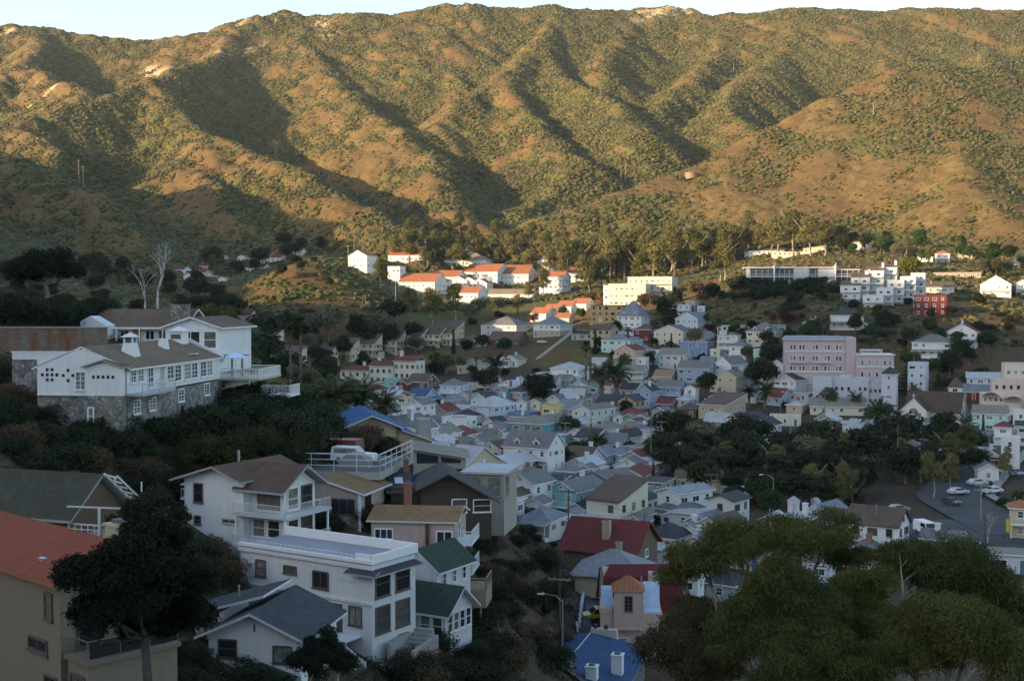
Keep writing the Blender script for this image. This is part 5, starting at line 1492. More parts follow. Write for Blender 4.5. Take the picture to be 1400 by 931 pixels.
# ---- white inn on the stone base
o = hero('inn', 'long white inn with brown roof on a high rubble stone base', 'inn', 165, 540.6, 101 * 1.13, -7); o.scale = (1.13,) * 3
m = MB(STUC)
m.prism([(-7.6, 0), (0, 0), (0, 2.15), (-3.8, 3.75), (-7.6, 2.15)], 'y', 1.2, 8.2)
m.prism([(-7.6, 0), (.35, 0), (.35, 2.15), (-3.8, 3.75), (-7.6, 2.15)], 'y', 8.2, 22)
m.build('wall', o)
m = MB(STUC)          # curved gable parapet with the cross openings
m.prism([(-7.6, 0), (-1.4, 0), (-1.4, 2.75), (-1.9, 3.0), (-2.6, 3.4), (-3.4, 3.75), (-4.4, 3.65), (-7.6, 3.15)], 'y', .75, 1.18)
m.box(-7.6, -1.3, .68, 1.25, -.12, .02)
m.build('gable_wall', o)
m = MB(STUC); m.box(-3.1, .05, .1, .74, -.05, 2.25); m.prism([(-3.1, 2.25), (.05, 2.25), (-1.5, 2.75)], 'y', .1, .74); m.build('projecting_room', o)
m = MB(roof_mat(ROOF['brown'], 'tile'), paint((.3, .25, .2))); roof(m, 3.15, 1.3, 2.25, 'gf', .5, .25, .12, 0, 1, -1.52, .7); m.build('room_roof', o)
m = MB(roof_mat((.17, .12, .075), 'shingle'), paint(TRIM)); roof(m, 7.7, 20.3, 2.15, 'gf', 1.62, .5, .14, 0, 1, -3.75, 11.4); ro = m.build('roof', o)
m = MB(STUC); m.prism([(-7.9, 1.6), (.6, 1.6), (.6, 2.3), (-3.75, 4.35), (-7.9, 2.3)], 'y', 22.0, 22.35); m.build('parapet_gable', o)
m = MB(STUC, paint(DK)); m.add([(-2.6, 5.3, 2.3), (-1.1, 5.3, 2.3), (-1.1, 6.8, 2.3), (-2.6, 6.8, 2.3), (-2.3, 5.6, 4.1), (-1.4, 5.6, 4.1), (-1.4, 6.5, 4.1), (-2.3, 6.5, 4.1)], [(0,1,5,4),(1,2,6,5),(2,3,7,6),(3,0,4,7),(4,5,6,7)])
for dx in (-2.28, -1.56):
    for dy in (5.62, 6.34): m.box(dx, dx + .14, dy, dy + .14, 4.1, 4.6)
m.box(-2.2, -1.5, 5.7, 6.4, 4.1, 4.55, 1)
m.add([(-2.5, 5.4, 4.6), (-1.2, 5.4, 4.6), (-1.2, 6.7, 4.6), (-2.5, 6.7, 4.6), (-1.85, 6.05, 5.0)], [(0,1,4),(1,2,4),(2,3,4),(3,0,4),(3,2,1,0)])
m.build('tapered_chimney', ro)
m = MB(STUC, paint(DK)); m.box(-3.9, -2.6, 19.6, 21.2, 2.4, 4.7).box(-3.75, -2.75, 19.57, 19.6, 4.0, 4.45, 1).box(-4.05, -2.45, 19.45, 21.35, 4.7, 4.82); m.add([(-4.0,19.5,4.82),(-2.5,19.5,4.82),(-2.5,21.3,4.82),(-4.0,21.3,4.82),(-3.25,20.4,5.25)],[(0,1,4),(1,2,4),(2,3,4),(3,0,4)]); m.build('bell_chimney', ro)
m = MB(STUC); m.add([(-2.9,14,2.8),(-1.9,14,2.8),(-1.9,15,2.8),(-2.9,15,2.8),(-2.7,14.2,4.2),(-2.1,14.2,4.2),(-2.1,14.8,4.2),(-2.7,14.8,4.2)],[(0,1,5,4),(1,2,6,5),(2,3,7,6),(3,0,4,7),(4,5,6,7)]); m.build('small_chimney', ro)
m = MB(paint((.55,.55,.56)), glass_mat()); m.box(-.9, -.2, 16.5, 17.6, 2.62, 2.72).box(-.82, -.28, 16.58, 17.52, 2.72, 2.75, 1); m.build('skylight', ro)
def holes(cx, cz):
    return [(cx, cz), (cx - .42, cz), (cx + .42, cz), (cx, cz - .42), (cx, cz + .42)]
m = MB(paint((.03, .03, .035)))
for x, z in holes(-6.3, 1.6) + [(-6.72, 2.02), (-6.72, 1.18), (-7.15, 1.6), (-5.88, 1.6)] + holes(-4.9, 1.55)[1:]:
    m.box(x - .13, x + .13, .742, .75, z - .13, z + .13)
m.build('cross_openings', o)
wn = W_(o, -3.85 + .05, .75, .35, 'f', .95, 1.55, 'grid')
m = MB(paint(TRIM), glass_mat()); pts = [(-3.8 + .52 * math.cos(a), 1.9 + .5 * math.sin(a)) for a in [math.pi * k / 8 for k in range(9)]]
m.prism(pts, 'y', .70, .745, 1); 
for k in range(0, 9, 2): m.bar((-3.8, .69, 1.9), (pts[k][0], .69, pts[k][1]), .025, 0, 4)
m.build('fanlight', wn)
m = MB(paint((.03, .03, .035)))
for k in range(5): m.box(-2.5 + k * .42, -2.26 + k * .42, .09, .099, 1.35, 1.62)
m.build('vent_row', o)
for y in (2.4, 3.9, 5.9): W_(o, 0, y, .85 if y < 5 else .2, 'r', 1.15, 1.2 if y < 5 else 1.9, 'grid')
m = MB(paint((.35, .35, .36)), paint(TRIM)); m.box(.0, 1.5, .9, 7.9, -.16, 0); railing(m, [(.02, .95, 0), (1.45, .95, 0), (1.45, 7.85, 0), (.02, 7.85, 0)], .9, 1, .25)
for y in (1.4, 4.4, 7.4): m.bar((1.3, y, -.16), (.05, y, -.95), .06)
m.build('balcony', o)
for y in (9.4, 11.1, 13.4, 15.1, 17.3, 19.0): W_(o, .35, y, .45, 'r', 1.5, 1.5, 'grid')
m = MB(STONE); m.box(-7.7, .2, .9, 29, -6.5, -.16); m.box(-3.15, .1, .05, .88, -6.5, -.06); m.build('stone_base', o)
for y, z in ((2.6, -1.75), (5.8, -1.75), (12.2, -1.5), (18.6, -1.4)): W_(o, .2, y, z, 'r', 1.35, 1.15, 'grid')
W_(o, -2.6, .05, -2.5, 'f', .55, 1.5, 'sash')
m = MB(paint((.4, .36, .3)), paint(TRIM)); m.box(-3, 4.2, 22.4, 29.5, -.2, 0)
for k in range(8): m.bar((1.2 + k * .4, 22.6, -.2), (.25, 22.6, -1.2), .05, 0, 4)
railing(m, [(.4, 22.45, 0), (4.15, 22.45, 0), (4.15, 29.4, 0), (-2.9, 29.4, 0)], .95, 1, .16)
m.build('terrace', o)
m = MB(paint((.3, .22, .15)))
for x, y in ((1.2, 23.0), (1.2, 26.0)): m.box(x - .09, x + .09, y - .09, y + .09, 0, 2.1)
for k in range(9): m.box(-1.8, 1.8, 22.6 + k * .5, 22.68 + k * .5, 2.1, 2.2)
m.build('pergola', o)
m = MB(paint(TRIM)); m.box(4.0, 7.0, 23.5, 27, -1.9, -1.75); railing(m, [(4.1, 23.55, -1.75), (6.95, 23.55, -1.75), (6.95, 26.9, -1.75)], 1.0, 0, .14)
for x in (4.3, 6.7): m.bar((x, 24, -1.9), (x, 24, -5.5), .07)
m.build('lower_balcony', o)
p = at(322, 516, 140); u = empty('patio_umbrella', p); u.scale = (1.13,) * 3; tag(u, 'pale blue patio umbrella open on the terrace of the white inn', 'umbrella')
MB(paint((.7, .7, .7))).bar((0, 0, -.1), (0, 0, 2.5), .035).build('pole', u)
m = MB(paint((.45, .60, .72))); n8 = [(1.25 * math.cos(k * math.pi/4), 1.25 * math.sin(k * math.pi/4), 2.05) for k in range(8)]
m.add(n8 + [(0, 0, 2.55)], [(k, (k+1) % 8, 8) for k in range(8)]); m.add(n8 + [(v[0], v[1], 1.9) for v in n8], [(k, (k+1) % 8, 8 + (k+1) % 8, 8 + k) for k in range(8)]); m.build('canopy', u)
p = at(341, 520, 139); m = MB(paint((.62, .62, .62))); m.bar((0, 0, -.5), (0, 0, 4.9), .06, 0, 8, .04).bar((0, 0, 4.9), (0, 0, 5.0), .09); tag(m.build('flagpole', None, p), 'plain white flagpole at the terrace corner of the inn', 'flagpole')
# ---- house above the inn
o = hero('house', 'white ranch house with broad brown roof and glazed gable above the inn', 'house', 245, 476, 138 * 1.13, -8); o.scale = (1.13,) * 3
m = MB(STUC); m.box(-9.6, 0, 0, 7, -2.5, 2.4); m.prism([(-.2, -2.5), (5.9, -2.5), (5.9, 2.35), (2.9, 3.35), (-.2, 2.35)], 'y', -3.2, 6.8); m.build('wall', o)
m = MB(STUC); m.prism([(-10.6, -2.5), (-7.4, -2.5), (-7.4, 2.5), (-9.4, 3.6), (-10.6, 3.0)], 'y', -2.2, -.02); m.build('wing', o)
m = MB(roof_mat((.13, .09, .065), 'shingle'), paint(TRIM)); roof(m, 10.2, 7, 2.4, 'gs', 1.75, .7, .16, 0, 1, -4.9, 3.5); roof(m, 6.1, 10, 2.35, 'gf', 1.0, .55, .16, 0, 1, 2.85, 1.8); ro = m.build('roof', o)
m = MB(STONE); m.box(-1.4, .5, 1.0, 2.0, 2.4, 4.9); m.build('chimney', ro)
D_(o, -4.9, 0, 0, 'f', (.42, .19, .05), 1.0, 2.1)
for x in (-6.4, -3.4, -1.9): W_(o, x, 0, .9, 'f', 1.1, 1.1, 'pair')
m = MB(paint(TRIM)); [m.box(x - .06, x + .06, -1.3, -1.18, -1.5, 2.3) for x in (-6.8, -4.1, -1.4)]; m.box(-7.2, -.3, -1.35, -1.15, 2.2, 2.35); m.build('porch_posts', o)
W_(o, 2.7, -3.2, .1, 'f', 2.2, 1.9, 'pair'); W_(o, 4.9, -3.2, .1, 'f', 1.5, 1.9, 'sash')
m = MB(paint(TRIM)); m.box(.2, 7.0, -5.2, -3.25, -.35, -.1); m.build('deck', o)
# ---- retaining wall left of the inn
o = hero('retaining_wall', 'tall rust-stained concrete retaining wall beneath dark shrubs', 'retaining wall', 140, 474, 124 * 1.13, 2); o.scale = (1.13, 1.13, .85)
t = NT('stained_concrete'); v = t.coord(); n1 = t.noise(t.coord('Object', (.5, .5, .12)), 1.4, 5, .6); n2 = t.noise(v, 2, 4)
t.col(t.mix(t.ramp(n1, [(.4, 0), (.62, 1)]), t.ramp(n2, [(.3, (.13, .11, .09)), (.7, (.2, .17, .14))]), (.16, .062, .03))); t.rough(.9)
m = MB(t.m, CONC); m.box(-11.5, .4, 0, .5, -2.2, 2.5); m.build('wall', o)
m = MB(CONC); m.box(-11.6, .5, -.1, .6, 2.5, 2.65); m.build('coping', o)
o = hero('garden_wall', 'low whitewashed garden wall between inn and retaining wall', 'wall', 110, 487, 114 * 1.13, 0); o.scale = (1.13,) * 3
m = MB(STUC); m.box(-6.3, 6.5, 0, .3, -.3, .35); m.box(-6.4, 6.6, -.05, .35, .35, .45); m.build('wall', o); MB(STONE).box(-6.3, 6.5, -.06, .36, -5, -.302).build('base', o)
# ---- white clapboard house with balconies
o = hero('house', 'white clapboard house with brown roof and two stacked balconies', 'house', 379, 748, 103, -28)
m = MB(WHITE); m.prism([(-10.2, -2.5), (-3.6, -2.5), (-3.6, 5.25), (-6.4, 6.25), (-10.2, 5.2)], 'y', 0, 8); m.prism([(0.9, -2.5), (5.2, -2.5), (5.2, 4.9), (3.0, 6.3), (.9, 4.9)], 'x', -3.7, 0); m.build('wall', o)
m = MB(roof_mat((.10, .062, .045), 'shingle'), paint((.30, .29, .29)))
for q in ([(-11.1, -.9, 5.1), (-6.4, -.9, 6.5), (-6.4, 8.5, 6.5), (-11.1, 8.5, 5.1)], [(-6.4, -.9, 6.5), (-3.2, -.9, 5.35), (-3.2, 8.5, 5.35), (-6.4, 8.5, 6.5)], [(-4.6, -.3, 4.62), (.9, -.3, 4.62), (.9, 3.05, 6.62), (-6.2, 3.05, 6.62)], [(-6.2, 3.05, 6.62), (.9, 3.05, 6.62), (.9, 6.0, 4.75), (-6.2, 6.0, 4.75)]): m.slab(q, .18, 0, 1)
ro = m.build('roof', o)
MB(metal((.4, .4, .42))).bar((-7.5, 4, 5.6), (-7.5, 4, 7.3), .12).build('flue', ro)
W_(o, -8.6, 0, 3.1, 'f', 1.05, 1.7, 'sash', DK); W_(o, -8.7, 0, 1.2, 'f', .75, .75, 'sash', DK); W_(o, -5.1, 0, 1.55, 'f', 1.7, .42, 'pair', (.4, .35, .3))
D_(o, -3.2, .9, 2.75, 'f', (.5, .5, .5), .75, 1.5); W_(o, -1.6, .9, 3.0, 'f', 2.4, 1.5, 'triple', DK)
W_(o, -2.65, .9, .5, 'f', 1.35, 1.55, 'sash', (.62, .62, .62)); W_(o, -1.05, .9, .5, 'f', 1.35, 1.55, 'sash', (.62, .62, .62))
for z in (.15, 2.85): W_(o, 0, 2.1, z, 'r', 1.5, 1.9, 'sash'); W_(o, 0, 4.0, z, 'r', 1.5, 1.9, 'sash', DK)
for z in (0, 2.7):
    m = MB(paint((.42, .42, .43)), paint(TRIM)); m.box(-4.3, 1.5, -.75, .88, z - .22, z); m.box(.02, 1.5, .9, 5.6, z - .22, z)
    railing(m, [(-4.2, -.1, z), (-4.2, -.7, z), (1.42, -.7, z), (1.42, 5.5, z)], .9, 1, .16, .016)
    for x, y in ((-3.9, -.6), (1.3, -.6), (1.3, 5.3)): m.box(x - .07, x + .07, y - .07, y + .07, z - 2.7 if z > 0 else -3, z - .22, 1)
    m.build('balcony', o)
m = MB(paint(TRIM)); m.box(-11.6, -10.25, 1.0, 3.2, 3.0, 3.15); m.box(-11.6, -10.25, 1.0, 3.2, 4.3, 4.4); railing(m, [(-10.3, 1.05, 3.15), (-11.55, 1.05, 3.15), (-11.55, 3.1, 3.15)], .8, 0, .3); m.build('side_porch', o)
m = MB(CONC); m.box(-4.2, 2.6, -.9, 6.5, -2.6, -.24); m.build('terrace', o)
# ---- white flat-roofed house with lattice stairs
o = hero('house', 'white flat-roofed house with pale blue roof deck and lattice staircase', 'house', 509, 875, 90, -33)
m = MB(WHITE); m.box(-13.4, 0, 0, 5.2, -2.5, 5.5); m.box(-13.4, .12, -.16, -.002, 2.55, 2.75); m.box(-13.5, .2, -.2, -.002, 5.2, 5.5); m.build('wall', o)
m = MB(roof_mat((.27, .285, .31), 'plain'), paint(TRIM)); m.box(-13.4, 0, 0, 5.2, 5.51, 5.6)
m.box(-13.5, .15, -.2, .05, 5.6, 5.85, 1); m.box(-13.5, .15, 5.1, 5.35, 5.6, 6.3, 1); m.box(-.1, .15, .05, 5.1, 5.6, 6.25, 1); m.box(-1.6, -.12, .0, .2, 5.85, 6.25, 1)
railing(m, [(-13.3, .1, 5.85), (-2, .1, 5.85)], .25, 1, .5, .012)
m.build('roof', o)
m = MB(roof_mat(ROOF['dark'], 'shingle'), paint((.3, .3, .3))); m.slab([(-2.0, -.9, 4.95), (.9, -.9, 4.95), (.9, -.17, 5.2), (-2.0, -.17, 5.2)], .12); m.slab([(.16, -.17, 5.2), (1.0, -.9, 4.95), (1.0, 4.9, 4.95), (.16, 4.9, 5.2)], .12); m.build('eave_roof', o)
W_(o, -11.2, 0, 3.35, 'f', 1.1, 1.3, 'sash', DK); W_(o, -8.1, 0, 3.95, 'f', 1.35, .6, 'pair', DK); W_(o, -5.0, 0, 3.2, 'f', 1.6, 1.3, 'pair', DK)
m = MB(paint((.52, .53, .55))); m.box(-3.4, -2.6, -.02, -.004, 3.9, 4.3).box(-2.3, -1.5, -.02, -.004, 3.9, 4.3).build('vent_panels', o)
W_(o, -5.2, 0, 1.0, 'f', 1.5, 1.1, 'sash', DK); D_(o, -3.3, 0, .2, 'f', (.10, .075, .06), 1.05, 2.1); W_(o, -1.6, 0, .85, 'f', 1.25, 1.45, 'pair', DK)
for y in (1.2, 3.6):
    for z in (.3, 3.0): W_(o, 0, y, z, 'r', 1.7, 2.0, 'sash', DK)
W_(o, 0, 3.6, -1.9, 'r', 1.2, 1.6, 'sash', DK)
m = MB(paint((.62, .62, .63)))
for k in range(17): m.box(-5.9 + k * .3, -5.82 + k * .3, -1.74, -1.70, -2.6, .05)
for k in range(10): m.box(-5.9, -1.1, -1.70, -1.66, -2.5 + k * .28, -2.42 + k * .28)
for k in range(13): m.box(-1.0 + k * .18, -.95 + k * .18, -3.64, -3.6, -3.4, -.4)
for k in range(14): m.box(-1.0, 1.3, -3.6, -3.57, -3.3 + k * .22, -3.25 + k * .22)
m.box(-6, -1.05, -1.66, -.02, .05, .15)
m.build('lattice_screen', o)
m = MB(paint((.60, .60, .61)), CONC)
for k in range(9): m.box(-3.4 + k * .45, -2.9 + k * .45, -3.2, -1.75, -.05 - k * .22, .1 - k * .22, 1)
m.prism([(-3.5, -.1), (.8, -2.2), (.8, -1.1), (-3.5, 1.0)], 'y', -3.32, -3.22)
m.prism([(-3.5, 0.1), (.8, -2.0), (.8, -1.1), (-3.5, 1.0)], 'y', -1.72, -1.65)
m.prism([(-3.3, -3.6), (-3.3, -1.0), (.2, -3.1), (.2, -4.2)], 'x', .85, .95); m.box(.8, 2.6, -.1, .0, -3.8, -1.4)
m.build('stairs', o)
o = hero('garden_stairs', 'flight of worn concrete garden steps beside the flat-roofed house', 'steps', 548, 905, 90, -18)
m = MB(CONC)
for k in range(11): m.box(-.8, .8, k * .42, k * .42 + .44, -1.5, -1.0 + k * .24)
m.box(-1.1, -.82, 0, 4.8, -1.5, 1.3).box(.82, 1.1, 0, 4.8, -1.5, .9); m.build('steps', o)
# ---- black-roofed house
o = hero('house', 'white house with low black shingle gables in the bottom foreground', 'house', 411, 872, 77, -11); o.scale = (.86, .8, .95)
m = MB(STUC); m.prism([(-7.2, -3.5), (0, -3.5), (0, 0), (-3.6, 1.45), (-7.2, 0)], 'y', 0, 8.5); m.prism([(-9.5, -3.5), (-7.2, -3.5), (-7.2, .9), (-9.5, .3)], 'y', 2.8, 8); m.build('wall', o)
m = MB(roof_mat(ROOF['dark'], 'shingle'), paint((.55, .56, .58)))
roof(m, 7.2, 8.6, 0, 'gf', 1.45, .75, .18, 0, 1, -3.6, 4.1); m.slab([(-10.8, 2.2, .45), (-3.7, 2.2, 2.25), (-3.7, 8.6, 2.25), (-10.8, 8.6, .45)], .18, 0, 1)
ro = m.build('roof', o)
MB(metal((.45, .46, .48))).bar((-6.8, 5, 1.2), (-6.8, 5, 2.3), .09).build('vent_pipe', ro)
W_(o, -5.7, 0, -1.6, 'f', 1.5, 1.25, 'sash', DK); W_(o, -1.4, 0, -1.75, 'f', 1.5, 1.15, 'pair', (.05, .07, .12)); m = MB(paint(DK)); m.box(-3.65, -3.5, -.03, -.004, .25, .75).build('gable_vent', o)
m = MB(roof_mat(ROOF['dark'], 'shingle'), paint((.4, .4, .4)), STUC); m.prism([(-5.6, -4), (-.6, -4), (-.6, -2.6), (-3.1, -1.9), (-5.6, -2.6)], 'y', -2.6, -.02, 2); roof(m, 5.0, 2.5, -2.6, 'gf', .7, .5, .12, 0, 1, -3.1, -1.35); m.build('porch_roof', o)
# ---- terracotta-roofed house in the bottom corner
o = hero('house', 'beige stucco house with terracotta tiled roof in the lower corner', 'house', 82, 796, 56, -43)
m = MB(wall_mat((.20, .165, .115), 'stucco')); m.prism([(0, -6), (5.2, -6), (5.2, 0), (2.6, 1.4), (0, 0)], 'x', -13, 0); m.build('wall', o)
m = MB(roof_mat((.27, .065, .03), 'tile'), paint((.3, .12, .06))); roof(m, 13, 5.2, 0, 'gs', 1.4, .45, .16, 0, 1, -6.5, 2.6); ro = m.build('roof', o)
MB(metal((.55, .56, .58))).box(-3.2, -2.7, .5, 1.0, .3, .62).build('roof_vent', ro)
chim(ro, -1.2, 3.6, .3, 2.0, .45, wall_mat((.45, .36, .24), 'stucco'))
W_(o, -1.1, 0, -1.9, 'f', .75, 1.25, 'sash', DK); W_(o, -2.2, 0, -3.6, 'f', 1.9, .65, 'pair', DK); W_(o, -1.0, 0, -5.5, 'f', 1.2, 1.0, 'pair', DK)
m = MB(paint((.16, .13, .10)), glass_mat()); m.box(.05, 2.2, .1, 4.9, -3.5, -3.3)
for y in (.2, 1.8, 3.3, 4.8): m.bar((2.1, y, -3.3), (2.1, y, -2.4), .03)
m.bar((2.1, .2, -2.4), (2.1, 4.8, -2.4), .03); m.bar((.1, .2, -2.4), (2.1, .2, -2.4), .03); m.box(2.09, 2.11, .3, 4.7, -3.2, -2.45, 1)
m.build('balcony', o)
m = MB(wall_mat((.20, .165, .115), 'stucco')); m.box(.05, 2.0, .3, 4.8, -7, -3.52); m.build('lower_wall', o)
W_(o, 1.0, .3, -5.6, 'f', 1.3, 1.5, 'pair', DK); W_(o, 0, 1.5, -3.2, 'r', 1.4, 2.1, 'sash', DK); W_(o, 0, 3.6, -3.2, 'r', 1.6, 2.1, 'pair', DK); W_(o, 0, 1.6, -1.0, 'r', 1.2, 1.0, 'pair', DK)
# ---- shingled house with stick-work gable
o = hero('house', 'dark mossy shingle-roofed house with white stick-work gable and deck', 'house', 95, 712, 73, -20)
m = MB(WOOD); m.prism([(0, -4), (5, -4), (5, .3), (2.5, 2.3), (0, .3)], 'x', -9, 0); m.build('wall', o)
m = MB(roof_mat((.055, .055, .038), 'shingle'), paint((.30, .29, .26))); roof(m, 9, 5, .3, 'gs', 2.0, .5, .16, 0, 1, -4.5, 2.5); m.build('roof', o)
m = MB(paint((.52, .50, .46)))
for k in range(6):
    m.bar((.55, 2.5 + k * .5, 2.45 - k * .4), (1.5, 2.5 + k * .5, 2.3 - k * .4), .07, 0, 4)
m.bar((.55, 2.5, 2.5), (.55, 5.6, .1), .08, 0, 4); m.bar((1.5, 2.5, 2.4), (1.5, 5.6, 0), .08, 0, 4)
railing(m, [(.1, -.2, -1), (2.4, -.2, -1), (2.4, 4.8, -1)], .9, 0, .45, .04, 3)
m.box(.02, 2.5, -.3, 5, -1.15, -1); m.bar((2.3, -.2, -4), (2.3, -.2, .9), .08, 0, 4); m.bar((0, -.2, .9), (3.4, .3, .9), .06, 0, 4)
m.build('deck', o)
for px, y0, y1, D, l in ((158, 745, 653, 84, 'tall thin white pole left of the pine, by the stick-work deck'), (194, 715, 658, 90, 'short white post above the dark tree beside the clapboard house')):
    p = at(px, y0, D); m = MB(paint((.6, .58, .54))); m.bar((0, 0, -2), (0, 0, (y0 - y1) * D / F_PX), .055); tag(m.build('flagpole', None, p), l, 'pole')
# ---- pink gabled house under the parking deck, pink house with brown roof
o = hero('house', 'dusty pink gabled house with brown roof under the parking deck', 'house', 492, 712, 117, -15)
m = MB(PINK); m.prism([(-6.0, -2.5), (0, -2.5), (0, 2.6), (-4.0, 3.75), (-6.0, 2.9)], 'y', 0, 6.5); m.build('wall', o)
m = MB(roof_mat((.19, .115, .055), 'shingle'), paint((.62, .63, .66))); m.slab([(-6.9, -.5, 2.75), (-4.0, -.5, 4.0), (-4.0, 7, 4.0), (-6.9, 7, 2.75)], .18); m.slab([(-4.0, -.5, 4.0), (.7, -.5, 2.65), (.7, 7, 2.65), (-4.0, 7, 4.0)], .18); m.build('roof', o)
W_(o, -5.0, 0, .6, 'f', 1.9, 1.3, 'pair'); W_(o, -1.7, 0, .55, 'f', 2.4, 1.5, 'triple', DK); W_(o, 0, 2, .6, 'r', 1.6, 1.6, 'pair', DK)
m = MB(paint(TRIM)); m.box(-.12, .12, -.16, -.01, -2, 2.6); m.build('corner_post', o)
o = hero('house', 'pink two-storey house with flat brown roof and side balconies', 'house', 622, 800, 107, -7); o.scale = (.93, 1, 1)
m = MB(PINKB); m.box(-8.0, 0, 0, 6, -2.5, 5.5); m.build('wall', o)
m = MB(roof_mat((.20, .12, .055), 'shingle'), paint((.5, .47, .42))); roof(m, 8.0, 6, 5.5, 'gs', .75, .4, .16, 0, 1, -4, 3); ro = m.build('roof', o)
W_(o, -6.8, 0, 3.9, 'f', 1.8, .95, 'triple'); W_(o, -1.0, 0, 3.55, 'f', 1.55, 1.2, 'pair'); W_(o, -1.1, 0, .85, 'f', 1.6, 1.3, 'pair', TRIM, 'lower window with yellow curtains')
m = MB(wall_mat((.45, .33, .06), 'stucco')); m.box(-1.8, -.4, -.022, -.018, .98, 1.55); m.build('curtain', o)
chim(ro, -5.6, 5.0, 5.2, 8.0, .32, BRICK)
m = MB(metal((.22, .09, .05))); m.bar((-2.6, -.2, -1.5), (-2.6, -.2, 5.7), .17); m.box(-2.85, -2.35, -.45, .0 - .005, 1.4, 2.0); m.build('flue', o)
for z in (0.9, 3.5):
    m = MB(paint(TRIM)); m.box(.02, 1.5, .6, 5.2, z - .15, z); railing(m, [(.05, .65, z), (1.45, .65, z), (1.45, 5.1, z)], 1.1, 0, .2); m.build('balcony', o)
W_(o, 0, 2, 3.7, 'r', 1.2, 1.6, 'sash'); W_(o, 0, 2, 1.1, 'r', 1.2, 1.6, 'sash')
m = MB(wall_mat((.33, .24, .16), 'board')); m.box(.6, 3.2, -1.6, 2.0, -1.5, .0); railing(m, [(.65, -1.55, 0), (3.15, -1.55, 0), (3.15, 1.9, 0)], 1.0, 0, .5, .04); m.bar((2.6, -1, -5), (2.6, -1, -1.5), .12); m.bar((1, -1, -5), (1, -1, -1.5), .12); m.build('deck', o)
# ---- green-roofed house
o = hero('house', 'small white house with dark green roofs and glazed corner porch', 'house', 609, 838, 97, -30); o.scale = (1, .76, 1)
GR = roof_mat(ROOF['green'], 'shingle')
m = MB(WHITE); m.prism([(-5.4, -4), (0, -4), (0, 0), (-2.7, 1.5), (-5.4, 0)], 'y', .02, 5.4) if False else m.prism([(0, -4), (5.2, -4), (5.2, 0), (2.6, 1.6), (0, 0)], 'x', -5.4, 0)
m.prism([(-6.2, -4), (-2.4, -4), (-2.4, 2.7), (-4.3, 4.1), (-6.2, 2.7)], 'y', 3.2, 10); m.build('wall', o)
m = MB(GR, paint((.6, .61, .63))); roof(m, 5.4, 5.2, 0, 'gs', 1.6, .6, .16, 0, 1, -2.7, 2.6); roof(m, 3.8, 6.8, 2.7, 'gf', 1.4, .5, .16, 0, 1, -4.3, 6.6); m.build('roof', o)
m = MB(WHITE, GR, paint((.6, .61, .63))); m.prism([(-5.3, -.35), (-2.7, -.35), (-4.0, .55)], 'y', -1.3, -.9); m.slab([(-5.6, -1.6, -.3), (-4.0, -1.6, .78), (-4.0, 1.2, .78), (-5.6, 1.2, -.3)], .1, 1, 2); m.slab([(-4.0, -1.6, .78), (-2.4, -1.6, -.3), (-2.4, 1.2, -.3), (-4.0, 1.2, .78)], .1, 1, 2)
for x in (-5.2, -2.8): m.box(x - .07, x + .07, -1.3, -1.16, -2.7, -.35)
m.build('porch_gable', o)
for x in (-1.9, -.75): W_(o, x, 0, -1.9, 'f', 1.0, 1.5, 'sash')
D_(o, -3.6, 0, -2.6, 'f', (.35, .38, .42), .9, 2.0); W_(o, -4.7, 0, -1.7, 'f', .9, 1.1, 'sash')
for y in (.8, 2.0, 3.2, 4.4): W_(o, 0, y, -1.7, 'r', 1.0, 1.5, 'sash')
for y in (4.6, 6.6, 8.6): W_(o, -2.4, y, 1.2, 'r', .75, 1.2, 'sash')
m = MB(paint((.35, .34, .33)), paint((.035, .035, .04))); m.box(-5.5, .1, -1.5, -.02, -2.85, -2.7); railing(m, [(-5.45, -1.45, -2.7), (.05, -1.45, -2.7)], .95, 1, .13, .018); m.build('porch', o)
# ---- parking deck
o = hero('parking_deck', 'concrete parking deck with white pipe railings on the slope', 'parking deck', 520, 646, 122, -10)
m = MB(CONC, asphalt(.09)); m.box(-12, 0, 0, 13, -.75, -.0); m.box(-11.9, -.1, .1, 12.9, .002, .02, 1); m.build('deck', o)
m = MB(CONC); m.box(-9.5, -.8, .7, 12, -4.5, -.76); m.box(-3.0, -2.0, -.1, .6, -1.7, -.76); m.box(-.7, -.3, 2, 2.5, -5, -.76); m.box(-.7, -.3, 7, 7.5, -5, -.76); m.build('supporting_wall', o)
rail(o, [(-11.9, .1, 0.02), (-.1, .1, .02), (-.1, 12.8, .02)], 1.75, (.52, .51, .50), 'railing', 2.0, 3, .045)
# ---- blue-roofed house, tan modern house, tan glazed house, dark brown house
o = hero('house', 'tan house with big bright blue gable roof among the palms', 'house', 541, 582, 168, 13)
m = MB(wall_mat(WALL['tan'], 'stucco')); m.prism([(-6.6, -4.5), (0, -4.5), (0, 0), (-3.3, 1.35), (-6.6, 0)], 'y', 0, 15); m.prism([(.0, -5), (5.2, -5), (5.2, -2.0), (0, -.6)], 'y', 1.5, 13); m.build('wall', o)
BL = roof_mat((.03, .095, .22), 'shingle')
m = MB(BL, paint((.55, .55, .57))); roof(m, 6.6, 15, 0, 'gf', 1.35, 1.0, .18, 0, 1, -3.3, 7.5); m.slab([(.9, .8, -.6), (6.2, .8, -2.6), (6.2, 13.5, -2.6), (.9, 13.5, -.6)], .16, 0, 1); ro = m.build('roof', o)
m = MB(CONC); m.box(3.4, 5.2, 2.0, 4.4, -3.2, .6); m.build('chimney', ro)
W_(o, -3.3, 0, -1.8, 'f', 2.4, 1.2, 'triple', DK)
o = hero('house', 'tan modernist house with tilted roof and clerestory windows', 'house', 637, 643, 148, 4)
